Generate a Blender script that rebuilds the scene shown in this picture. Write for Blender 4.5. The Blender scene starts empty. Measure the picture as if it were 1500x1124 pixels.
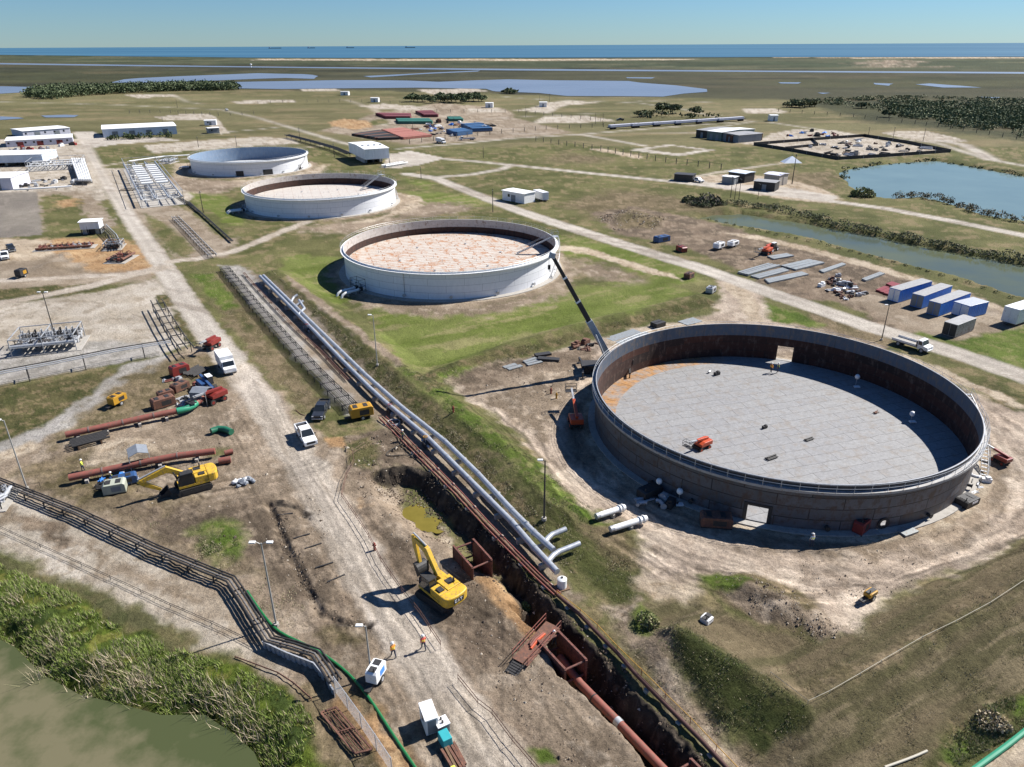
import bpy, math, random
import numpy as np
from mathutils import Matrix, Vector
random.seed(7)
R = math.radians
PI = math.pi
scene = bpy.context.scene
COL = scene.collection

# ------------------------------------------------------------------ camera
W0, H0 = 1500.0, 1124.0
F0 = 1060.0
CAMH = 51.0
ROLL = math.atan(7.5 / 1500)
PITCH = math.atan((H0 / 2 - 66.3) * math.cos(ROLL) / F0)
cp, sp = math.cos(PITCH), math.sin(PITCH)
ca, sa = math.cos(ROLL), math.sin(ROLL)
cam_d = bpy.data.cameras.new('camera')
cam = bpy.data.objects.new('camera', cam_d)
COL.objects.link(cam)
cam_d.sensor_width = 36.0
cam_d.lens = 36.0 * F0 / W0
cam_d.clip_start = 0.5
cam_d.clip_end = 200000
cam.matrix_world = Matrix(((ca, sa, 0, 0), (-sa * sp, ca * sp, -cp, 0), (-sa * cp, ca * cp, sp, CAMH), (0, 0, 0, 1)))
scene.camera = cam


def ray(px, py):
    u = px - W0 / 2
    v = H0 / 2 - py
    u2 = u * ca + v * sa
    v2 = -u * sa + v * ca
    return u2, F0 * cp + v2 * sp, -F0 * sp + v2 * cp


def P(px, py, z=0.0):
    """place in the world (metres) of a point measured on the survey photo, at height z"""
    x, y, w = ray(px, py)
    t = (z - CAMH) / w
    return x * t, y * t


# ------------------------------------------------------------------ light
SUN_EL, SUN_AZ = R(44), R(27)          # azimuth from +X towards +Y
wd = bpy.data.worlds.new('World')
scene.world = wd
wd.use_nodes = True
nt = wd.node_tree
nt.nodes.clear()
sky = nt.nodes.new('ShaderNodeTexSky')
sky.sky_type = 'NISHITA'
sky.sun_disc = False
sky.sun_elevation = SUN_EL
sky.sun_rotation = PI / 2 - SUN_AZ
sky.altitude = 0
sky.air_density = 1.0
sky.dust_density = 0.0
sky.ozone_density = 5.0
bg = nt.nodes.new('ShaderNodeBackground')
bg.inputs['Strength'].default_value = 0.05
wo = nt.nodes.new('ShaderNodeOutputWorld')
mul = nt.nodes.new('ShaderNodeMix')
mul.data_type = 'RGBA'
mul.blend_type = 'MULTIPLY'
mul.inputs['Factor'].default_value = 1.0
mul.inputs['B'].default_value = (0.56, 0.80, 1.08, 1)
nt.links.new(sky.outputs[0], mul.inputs['A'])
nt.links.new(mul.outputs['Result'], bg.inputs[0])
nt.links.new(bg.outputs[0], wo.inputs[0])
sun_d = bpy.data.lights.new('sun', 'SUN')
sun_d.energy = 5.0
sun_d.angle = R(0.53)
sun_d.color = (1.0, 0.965, 0.92)
sun = bpy.data.objects.new('sun', sun_d)
COL.objects.link(sun)
sv = Vector((math.cos(SUN_EL) * math.cos(SUN_AZ), math.cos(SUN_EL) * math.sin(SUN_AZ), math.sin(SUN_EL)))
sun.rotation_euler = sv.to_track_quat('Z', 'Y').to_euler()
sun.location = (100, 100, 150)
scene.view_settings.view_transform = 'Standard'
scene.view_settings.look = 'None'
scene.view_settings.gamma = 1
scene.view_settings.exposure = 0.86
KEXP = 1.55


def lin(c):
    c = c / 255.0
    return c / 12.92 if c <= 0.04045 else ((c + 0.055) / 1.055) ** 2.4


def C(r, g, b, k=None):
    """base colour of a thing that reads as r, g, b when the sun falls on it flat"""
    k = k or KEXP
    return (min(lin(r) / k, .85), min(lin(g) / k, .85), min(lin(b) / k, .85))


# ------------------------------------------------------------------ noise
def _h(ix, iy, s):
    n = (ix * 374761393 + iy * 668265263 + s * 1442695041) & 0xffffffff
    n = ((n ^ (n >> 13)) * 1274126177) & 0xffffffff
    return ((n ^ (n >> 16)) & 0xffff) / 65535.0


def vn(x, y, s=0):
    x0 = np.floor(x)
    y0 = np.floor(y)
    fx = x - x0
    fy = y - y0
    fx = fx * fx * (3 - 2 * fx)
    fy = fy * fy * (3 - 2 * fy)
    ix = x0.astype(np.int64)
    iy = y0.astype(np.int64)
    a = _h(ix, iy, s)
    b = _h(ix + 1, iy, s)
    c = _h(ix, iy + 1, s)
    d = _h(ix + 1, iy + 1, s)
    return (a + (b - a) * fx) * (1 - fy) + (c + (d - c) * fx) * fy


def fbm(x, y, s=0, o=4, g=0.5):
    t = 0
    a = 1.0
    n = 0.0
    for i in range(o):
        t = t + a * vn(x * 2 ** i + 17.3 * i, y * 2 ** i - 9.1 * i, s + i)
        n += a
        a *= g
    return t / n


def sstep(t):
    t = np.clip(t, 0, 1)
    return t * t * (3 - 2 * t)


def seg_dist(x, y, pts, closed=False):
    """distance to a polyline, and the length along it"""
    best = np.full(x.shape, 1e18)
    along = np.zeros(x.shape)
    n = len(pts)
    acc = 0.0
    for i in range(n if closed else n - 1):
        ax, ay = pts[i]
        bx, by = pts[(i + 1) % n]
        dx, dy = bx - ax, by - ay
        L2 = dx * dx + dy * dy + 1e-12
        t = np.clip(((x - ax) * dx + (y - ay) * dy) / L2, 0, 1)
        d = (x - ax - t * dx) ** 2 + (y - ay - t * dy) ** 2
        m = d < best
        best[m] = d[m]
        along[m] = acc + t[m] * math.sqrt(L2)
        acc += math.sqrt(L2)
    return np.sqrt(best), along


def inside(x, y, pts):
    c = np.zeros(x.shape, bool)
    n = len(pts)
    j = n - 1
    for i in range(n):
        xi, yi = pts[i]
        xj, yj = pts[j]
        if yi != yj:
            c ^= ((yi > y) != (yj > y)) & (x < (xj - xi) * (y - yi) / (yj - yi) + xi)
        j = i
    return c


def sdist(x, y, pts):
    """signed distance, positive inside"""
    d, _ = seg_dist(x, y, pts, True)
    return np.where(inside(x, y, pts), d, -d)


# ------------------------------------------------------------------ nodes / materials
def newmat(name):
    m = bpy.data.materials.new(name)
    m.use_nodes = True
    b = m.node_tree.nodes['Principled BSDF']
    return m, m.node_tree, b


def nnode(t, typ, **kw):
    n = t.nodes.new(typ)
    for k, v in kw.items():
        if k in n.inputs:
            n.inputs[k].default_value = v
        else:
            setattr(n, k, v)
    return n


MATS = {}


def paint(name, col, rough=0.5, metal=0.0, vary=0.25, scale=1.5, dirt=None, dirt_amt=0.0, bump=0.0, streak=False, spec=0.5):
    """painted / plain surface with uneven tone and optional patches of dirt or rust"""
    if name in MATS:
        return MATS[name]
    m, t, b = newmat(name)
    tc = t.nodes.new('ShaderNodeTexCoord')
    src = tc.outputs['Object']
    if streak:
        mp = nnode(t, 'ShaderNodeMapping')
        mp.inputs['Scale'].default_value = (1, 1, 0.15)
        t.links.new(src, mp.inputs[0])
        src = mp.outputs[0]
    n = nnode(t, 'ShaderNodeTexNoise', Scale=scale, Detail=6.0, Roughness=0.65)
    t.links.new(src, n.inputs['Vector'])
    rmp = t.nodes.new('ShaderNodeMapRange')
    rmp.inputs[1].default_value = 0.3
    rmp.inputs[2].default_value = 0.7
    rmp.inputs[3].default_value = 1 - vary
    rmp.inputs[4].default_value = 1 + vary * 0.7
    t.links.new(n.outputs[0], rmp.inputs[0])
    mx = nnode(t, 'ShaderNodeMix', data_type='RGBA', blend_type='MULTIPLY')
    mx.inputs['Factor'].default_value = 1
    mx.inputs['A'].default_value = (*col, 1)
    t.links.new(rmp.outputs[0], mx.inputs['B'])
    out = mx.outputs['Result']
    if dirt is not None:
        n2 = nnode(t, 'ShaderNodeTexNoise', Scale=scale * 2.3, Detail=8.0, Roughness=0.75)
        t.links.new(src, n2.inputs['Vector'])
        r2 = t.nodes.new('ShaderNodeMapRange')
        r2.inputs[1].default_value = 0.62 - dirt_amt * 0.4
        r2.inputs[2].default_value = 0.72 - dirt_amt * 0.3
        t.links.new(n2.outputs[0], r2.inputs[0])
        m2 = nnode(t, 'ShaderNodeMix', data_type='RGBA')
        m2.inputs['B'].default_value = (*dirt, 1)
        t.links.new(out, m2.inputs['A'])
        t.links.new(r2.outputs[0], m2.inputs['Factor'])
        out = m2.outputs['Result']
    t.links.new(out, b.inputs['Base Color'])
    b.inputs['Roughness'].default_value = rough
    b.inputs['Metallic'].default_value = metal
    b.inputs['Specular IOR Level'].default_value = spec
    if bump:
        bp = nnode(t, 'ShaderNodeBump', Strength=bump, Distance=0.05)
        t.links.new(n.outputs[0], bp.inputs['Height'])
        t.links.new(bp.outputs[0], b.inputs['Normal'])
    MATS[name] = m
    return m


# ------------------------------------------------------------------ mesh builder
class MB:
    def __init__(s):
        s.v = []
        s.f = []
        s.mi = []
        s.cur = 0

    def add(s, vs, fs):
        o = len(s.v)
        s.v += [tuple(p) for p in vs]
        s.f += [tuple(i + o for i in f) for f in fs]
        s.mi += [s.cur] * len(fs)
        return s

    def box(s, c, d, rz=0.0, ry=0.0, taper=1.0, rx=0.0):
        """box centred at c with sizes d, turned; taper scales the top"""
        x, y, z = d[0] / 2, d[1] / 2, d[2] / 2
        k = taper
        vs = [(-x, -y, -z), (x, -y, -z), (x, y, -z), (-x, y, -z), (-x * k, -y * k, z), (x * k, -y * k, z), (x * k, y * k, z), (-x * k, y * k, z)]
        M = Matrix.Rotation(rz, 3, 'Z') @ Matrix.Rotation(ry, 3, 'Y') @ Matrix.Rotation(rx, 3, 'X')
        return s.add([M @ Vector(p) + Vector(c) for p in vs], [(0, 3, 2, 1), (4, 5, 6, 7), (0, 1, 5, 4), (1, 2, 6, 5), (2, 3, 7, 6), (3, 0, 4, 7)])

    def bx(s, x0, x1, y0, y1, z0, z1):
        return s.box(((x0 + x1) / 2, (y0 + y1) / 2, (z0 + z1) / 2), (x1 - x0, y1 - y0, z1 - z0))

    def bar(s, a, b, w, h=None):
        """square bar from a to b"""
        a = Vector(a)
        b = Vector(b)
        h = h or w
        d = b - a
        q = d.to_track_quat('X', 'Z').to_matrix()
        L = d.length
        vs = []
        for X in (0, L):
            for (yy, zz) in ((-w / 2, -h / 2), (w / 2, -h / 2), (w / 2, h / 2), (-w / 2, h / 2)):
                vs.append(q @ Vector((X, yy, zz)) + a)
        return s.add(vs, [(0, 1, 2, 3), (7, 6, 5, 4), (0, 4, 5, 1), (1, 5, 6, 2), (2, 6, 7, 3), (3, 7, 4, 0)])

    def tube(s, path, r, n=8, cap=True):
        """round tube along a path; r a number or one per point"""
        path = [Vector(p) for p in path]
        m = len(path)
        rs = r if isinstance(r, (list, tuple)) else [r] * m
        vs = []
        q0 = None
        for i, p in enumerate(path):
            if i == 0:
                d = path[1] - path[0]
            elif i == m - 1:
                d = path[-1] - path[-2]
            else:
                d = (path[i + 1] - p).normalized() + (p - path[i - 1]).normalized()
            if d.length < 1e-9:
                d = Vector((0, 0, 1))
            d.normalize()
            if q0 is None:
                up = Vector((0, 0, 1)) if abs(d.z) < 0.95 else Vector((1, 0, 0))
                e1 = d.cross(up).normalized()
            else:
                e1 = (q0 - d * q0.dot(d))
                if e1.length < 1e-6:
                    e1 = d.orthogonal()
                e1.normalize()
            q0 = e1
            e2 = d.cross(e1)
            for k in range(n):
                a = 2 * PI * k / n
                vs.append(p + (e1 * math.cos(a) + e2 * math.sin(a)) * rs[i])
        fs = []
        for i in range(m - 1):
            for k in range(n):
                k2 = (k + 1) % n
                fs.append((i * n + k, i * n + k2, (i + 1) * n + k2, (i + 1) * n + k))
        if cap:
            fs.append(tuple(range(n - 1, -1, -1)))
            fs.append(tuple((m - 1) * n + k for k in range(n)))
        return s.add(vs, fs)

    def cyl(s, a, b, r, n=12, r2=None):
        return s.tube([a, b], [r, r if r2 is None else r2], n)

    def ring(s, c, r0, r1, z0, z1, n=96, a0=0.0, a1=2 * PI):
        """hollow ring / arc with a rectangular section"""
        full = abs(a1 - a0 - 2 * PI) < 1e-6
        m = n if full else n + 1
        vs = []
        for i in range(m):
            a = a0 + (a1 - a0) * i / n
            cx, sy = math.cos(a), math.sin(a)
            for (r, z) in ((r0, z0), (r1, z0), (r1, z1), (r0, z1)):
                vs.append((c[0] + r * cx, c[1] + r * sy, z))
        fs = []
        for i in range(n):
            j = (i + 1) % m
            for k in range(4):
                k2 = (k + 1) % 4
                fs.append((i * 4 + k, j * 4 + k, j * 4 + k2, i * 4 + k2))
        if not full:
            fs.append((0, 1, 2, 3))
            fs.append((n * 4 + 3, n * 4 + 2, n * 4 + 1, n * 4))
        return s.add(vs, fs)

    def prism(s, pts, z0, z1):
        n = len(pts)
        vs = [(p[0], p[1], z0) for p in pts] + [(p[0], p[1], z1) for p in pts]
        fs = [tuple(range(n - 1, -1, -1)), tuple(range(n, 2 * n))]
        for i in range(n):
            j = (i + 1) % n
            fs.append((i, j, j + n, i + n))
        return s.add(vs, fs)

    def xprism(s, pts, x0, x1):
        """profile in (y, z) extruded along x"""
        n = len(pts)
        vs = [(x0, p[0], p[1]) for p in pts] + [(x1, p[0], p[1]) for p in pts]
        fs = [tuple(range(n - 1, -1, -1)), tuple(range(n, 2 * n))]
        for i in range(n):
            j = (i + 1) % n
            fs.append((i, j, j + n, i + n))
        return s.add(vs, fs)

    def yprism(s, pts, y0, y1):
        """profile in (x, z) extruded along y"""
        n = len(pts)
        vs = [(p[0], y0, p[1]) for p in pts] + [(p[0], y1, p[1]) for p in pts]
        fs = [tuple(range(n)), tuple(range(2 * n - 1, n - 1, -1))]
        for i in range(n):
            j = (i + 1) % n
            fs.append((j, i, i + n, j + n))
        return s.add(vs, fs)

    def blob(s, c, r, n=10, m=6, seed=0, rough=0.2):
        """lumpy ellipsoid"""
        rnd = random.Random(seed)
        vs = [(c[0], c[1], c[2] - r[2])]
        for i in range(1, m):
            t = PI * i / m
            for k in range(n):
                a = 2 * PI * k / n
                q = 1 + rnd.uniform(-rough, rough)
                vs.append((c[0] + r[0] * math.sin(t) * math.cos(a) * q, c[1] + r[1] * math.sin(t) * math.sin(a) * q, c[2] - r[2] * math.cos(t) * q))
        vs.append((c[0], c[1], c[2] + r[2]))
        fs = []
        for k in range(n):
            k2 = (k + 1) % n
            fs.append((0, 1 + k2, 1 + k))
            for i in range(m - 2):
                o = 1 + i * n
                fs.append((o + k, o + k2, o + n + k2, o + n + k))
            o = 1 + (m - 2) * n
            fs.append((o + k, o + k2, len(vs) - 1))
        return s.add(vs, fs)

    def build(s, name, mat, parent=None, smooth=False, loc=None, rz=0.0, bevel=0.0):
        me = bpy.data.meshes.new(name)
        me.from_pydata(s.v, [], s.f)
        for m in (mat if isinstance(mat, (list, tuple)) else [mat]):
            me.materials.append(m)
        if isinstance(mat, (list, tuple)):
            me.polygons.foreach_set('material_index', s.mi)
        if smooth:
            me.polygons.foreach_set('use_smooth', [True] * len(me.polygons))
            try:
                me.set_sharp_from_angle(angle=R(40))
            except Exception:
                pass
        me.update()
        o = bpy.data.objects.new(name, me)
        COL.objects.link(o)
        if parent is not None:
            o.parent = parent
        if loc is not None:
            o.location = loc
        o.rotation_euler = (0, 0, rz)
        if bevel:
            b = o.modifiers.new('bevel', 'BEVEL')
            b.width = bevel
            b.segments = 2
            b.limit_method = 'ANGLE'
            b.angle_limit = R(40)
        return o


def tag(o, label=None, cat=None, group=None, kind=None):
    if label:
        o['label'] = label
    if cat:
        o['category'] = cat
    if group:
        o['group'] = group
    if kind:
        o['kind'] = kind
    return o


def thing(name, label, cat, loc=(0, 0, 0), rz=0.0, group=None):
    o = bpy.data.objects.new(name, None)
    o.empty_display_size = 0.3
    COL.objects.link(o)
    o.location = loc
    o.rotation_euler = (0, 0, rz)
    return tag(o, label, cat, group)


def dup(root, loc, rz=None, label=None, group=None, scale=None):
    """a copy of a thing, of each of its parts and of their sub-parts"""
    r = root.copy()
    COL.objects.link(r)
    r.location = loc
    if rz is not None:
        r.rotation_euler = (0, 0, rz)
    if scale is not None:
        r.scale = scale
    if label:
        r['label'] = label
    if group:
        r['group'] = group
    for ch in list(root.children):
        c = ch.copy()
        COL.objects.link(c)
        c.parent = r
        for g in list(ch.children):
            d = g.copy()
            COL.objects.link(d)
            d.parent = c
    return r
# ------------------------------------------------------------------ terrain heights
def wl(pts, z=0.0):
    return [P(a, b, z) for a, b in pts]


LEVEES = [
    # crest line, height, half width of the top, width of each slope
    (wl([(395, 392), (442, 424), (515, 478), (560, 516), (615, 563), (662, 595), (712, 634), (760, 676), (800, 716), (835, 760)], 1.7), 1.7, 1.0, 4.6),
    (wl([(612, 556), (690, 524), (760, 500), (880, 466), (960, 448), (1038, 430)], 1.1), 1.1, 0.5, 3.2),
    (wl([(955, 895), (1040, 950), (1183, 1030), (1260, 985), (1350, 934), (1500, 852), (1640, 775)], 2.7), 2.7, 0.3, 6.0),
    (wl([(1050, 300), (1130, 316), (1240, 342), (1330, 362), (1420, 380), (1500, 396), (1700, 440)], 1.0), 1.0, 1.0, 5.0),
]
MOUNDS = [  # px, py, radius, height
    (1120, 875, 3.6, 1.1), (1085, 865, 2.4, .6), (1200, 915, 2.6, .9), (1150, 895, 2.4, .7),
    (925, 322, 9, 1.6), (965, 326, 6, 1.1), (75, 392, 4.5, 1.1), (100, 374, 3.5, .9), (215, 660, 3.0, .5), (190, 652, 2.2, .4),
    (505, 172, 14, 3), (530, 176, 12, 2.2), (500, 660, 4, .5), (560, 640, 3, .5), (545, 742, 2.2, .6), (1450, 1052, 1.5, .7),
    (330, 790, 4, .5), (940, 905, 2.0, .5), (603, 733, 1.5, -.7), (620, 750, 1.6, -.7), (640, 762, 1.0, -.4)]
MOUNDS = [(*P(a, b, 0), r, h) for a, b, r, h in MOUNDS]
TR_E = wl([(560, 688), (590, 684), (627, 692), (672, 737), (712, 775), (765, 835), (800, 876), (840, 918), (885, 962), (925, 1008), (972, 1058), (1020, 1104), (1060, 1150), (1110, 1215)])
TR_W = wl([(528, 702), (556, 748), (600, 786), (645, 802), (672, 835), (712, 850), (742, 885), (795, 940), (815, 990), (860, 1025), (900, 1064), (948, 1130), (1000, 1210)])
TR = TR_E + TR_W[::-1]
DITCH = [
    (wl([(392, 738), (405, 765), (418, 800), (432, 828), (455, 872), (470, 900), (500, 912), (538, 918)]), 0.4, 0.7),
    (wl([(395, 738), (430, 742), (450, 760)]), 0.25, 0.7),
    (wl([(1010, 890), (960, 940), (1000, 1000), (1040, 1060)]), 0.3, 1.5),
]
POND_FG = [(-260, 820), (-60, 905), (20, 945), (60, 985), (115, 1015), (180, 1030), (235, 1045), (300, 1045), (345, 1075), (372, 1100), (385, 1130), (400, 1190), (-260, 1400)]
POND_R = [(1232, 254), (1247, 249), (1265, 246), (1325, 239), (1375, 237), (1425, 246), (1500, 260), (1620, 285), (1700, 350), (1560, 332), (1500, 325), (1450, 318), (1400, 301), (1350, 289), (1300, 292), (1275, 288), (1252, 275)]
CANAL = [(1028, 321), (1045, 317), (1085, 315), (1125, 321), (1175, 328), (1225, 338), (1270, 346), (1315, 356), (1375, 368), (1440, 379), (1500, 391), (1640, 420), (1660, 480), (1497, 437), (1430, 414), (1375, 399), (1320, 386), (1275, 374), (1200, 353), (1125, 338), (1070, 330)]
WATERS = [(wl(POND_FG, -.9), -1.1, 4.0), (wl(POND_R, -1.0), -1.0, 4.0), (wl(CANAL, -1.0), -1.0, 3.0)]


def macro(x, y):
    """height of the land without its fine roughness"""
    z = np.zeros(x.shape)
    d0 = np.hypot(x, y)
    near = d0 < 420
    if not near.any():
        return z
    X = x[near]
    Y = y[near]
    Z = (fbm(X / 23, Y / 23, 3, 3) - .5) * .25 * np.clip(1 - np.hypot(X, Y) / 400, 0, 1)
    wob = (fbm(X / 3.1, Y / 3.1, 41, 3) - .5)
    for pts, h, tw, sw in LEVEES:
        xs = [p[0] for p in pts]
        ys = [p[1] for p in pts]
        m = (X > min(xs) - 14) & (X < max(xs) + 14) & (Y > min(ys) - 14) & (Y < max(ys) + 14)
        if m.any():
            d, al = seg_dist(X[m], Y[m], pts)
            L = sum(math.dist(pts[i], pts[i + 1]) for i in range(len(pts) - 1))
            end = np.clip(np.minimum(al, L - al) / 3.0 + .15, 0, 1)
            Z[m] = np.maximum(Z[m], h * end * np.clip(1 - (d - tw + wob[m] * .35) / sw, 0, 1) ** 1.15)
    for mx, my, r, h in MOUNDS:
        d = np.hypot(X - mx, Y - my) / r * (1 + wob * .5)
        Z += h * np.exp(-d * d * 1.6)
    for pts, dep, w in DITCH:
        d, _ = seg_dist(X, Y, pts)
        Z -= dep * sstep(1 - (d + wob * .6) / w)
    # the pipe trench: a steep east face, a long west side
    m = inside(X, Y, TR)
    if m.any():
        de, _ = seg_dist(X[m], Y[m], TR_E)
        dw, _ = seg_dist(X[m], Y[m], TR_W)
        w2 = fbm(X[m] / 1.2, Y[m] / 1.2, 77, 3) - .5
        wlw = np.where(Y[m] > 57, 3.6, 1.0)
        dep = np.where(Y[m] > 62, 1.9, 2.9)
        Z[m] -= dep * sstep((de + w2 * .9) / 1.7) * sstep((dw + w2 * .8) / wlw)
    for pts, wz, bank in WATERS:
        xs = [p[0] for p in pts]
        ys = [p[1] for p in pts]
        m = (X > min(xs) - 12) & (X < max(xs) + 12) & (Y > min(ys) - 12) & (Y < max(ys) + 12)
        if m.any():
            sd = sdist(X[m], Y[m], pts) + wob[m] * 2.6
            t = sstep((sd + bank) / (bank * 1.25))
            Z[m] = Z[m] * (1 - t) + (wz - .9) * t
    # the dug ramp beside the road
    z[near] = Z
    return z


def H1(x, y):
    return float(macro(np.array([x], float), np.array([y], float))[0])


_gc = {}


def G(px, py, up=0.0):
    """the ground point seen at a photo pixel"""
    k = (px, py, up)
    if k not in _gc:
        z = 0.0
        x, y = P(px, py, up)
        if math.hypot(x, y) < 430:
            for i in range(5):
                z = .5 * z + .5 * H1(x, y) if i > 2 else H1(x, y)
                x, y = P(px, py, z + up)
        _gc[k] = (x, y, z)
    return _gc[k]


def G2(pts):
    return [G(a, b)[:2] for a, b in pts]


# ------------------------------------------------------------------ land cover
def _dir(a, b):
    p, q = P(*a), P(*b)
    return math.atan2(q[1] - p[1], q[0] - p[0])


DIR1 = _dir((955, 895), (1183, 1030))
DIR2 = _dir((1183, 1030), (1500, 852))
KINDS = {  # two tones, patch size (m), third tone in spots, fine relief (m), (angle, stretch) of its grain
    'grass':   ((120, 117, 77), (97, 99, 60), 9, (150, 134, 102), .10, None),
    'grassfar': ((126, 120, 86), (106, 103, 70), 45, (146, 132, 100), .10, (0.1, 3)),
    'lush':    ((104, 116, 54), (124, 132, 72), 6, (156, 148, 104), .08, (0.52, 4)),
    'lush2':   ((88, 106, 44), (108, 122, 58), 4, (140, 136, 90), .10, None),
    'slope':   ((104, 99, 66), (84, 86, 52), 2.5, (146, 128, 98), .13, None),
    'slopegreen': ((84, 87, 50), (70, 76, 42), 1.3, (108, 104, 70), .05, (DIR1, 9)),
    'slopebrown': ((122, 109, 85), (98, 92, 66), 1.5, (140, 126, 100), .05, (DIR2, 10)),
    'marsh':   ((86, 85, 64), (58, 60, 47), 90, (96, 90, 70), 0, (0.02, 6)),
    'marshgreen': ((88, 88, 62), (72, 74, 53), 120, (104, 96, 72), 0, (0.02, 5)),
    'dune':    ((88, 92, 68), (72, 80, 58), 120, (112, 110, 84), 0, (0.02, 7)),
    'sand':    ((209, 192, 168), (190, 172, 148), 3.0, (160, 140, 114), .05, None),
    'pad':     ((212, 195, 175), (192, 174, 155), 5, (160, 143, 125), .09, None),
    'dirt':    ((168, 150, 129), (142, 126, 107), 5, (192, 175, 154), .09, None),
    'dirtdark': ((138, 121, 103), (110, 97, 82), 4, (166, 148, 127), .13, None),
    'dirtbrown': ((134, 119, 93), (110, 100, 73), 3.5, (156, 138, 111), .13, None),
    'yard':    ((178, 163, 143), (156, 140, 120), 7, (138, 122, 102), .04, None),
    'orange':  ((200, 168, 128), (184, 148, 108), 3, (150, 116, 84), .08, None),
    'road':    ((212, 199, 183), (200, 187, 170), 6, (182, 168, 150), .025, (2.1, 5)),
    'roadgrey': ((212, 202, 188), (200, 190, 176), 9, (168, 156, 142), .01, (2.7, 6)),
    'pale':    ((205, 194, 178), (188, 176, 158), 5, (160, 146, 126), .03, None),
    'gravel':  ((184, 178, 170), (164, 158, 148), 2.0, (200, 194, 184), .04, None),
    'asphalt': ((150, 142, 130), (138, 130, 120), 8, (160, 150, 138), .01, (2.1, 4)),
    'clay':    ((80, 73, 65), (58, 53, 48), 1.2, (112, 101, 88), .2, None),
    'reed':    ((92, 106, 40), (72, 86, 30), 2.2, (130, 128, 66), .14, None),
    'mud':     ((120, 112, 78), (98, 96, 66), 2.5, (80, 84, 52), .03, None),
}
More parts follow.
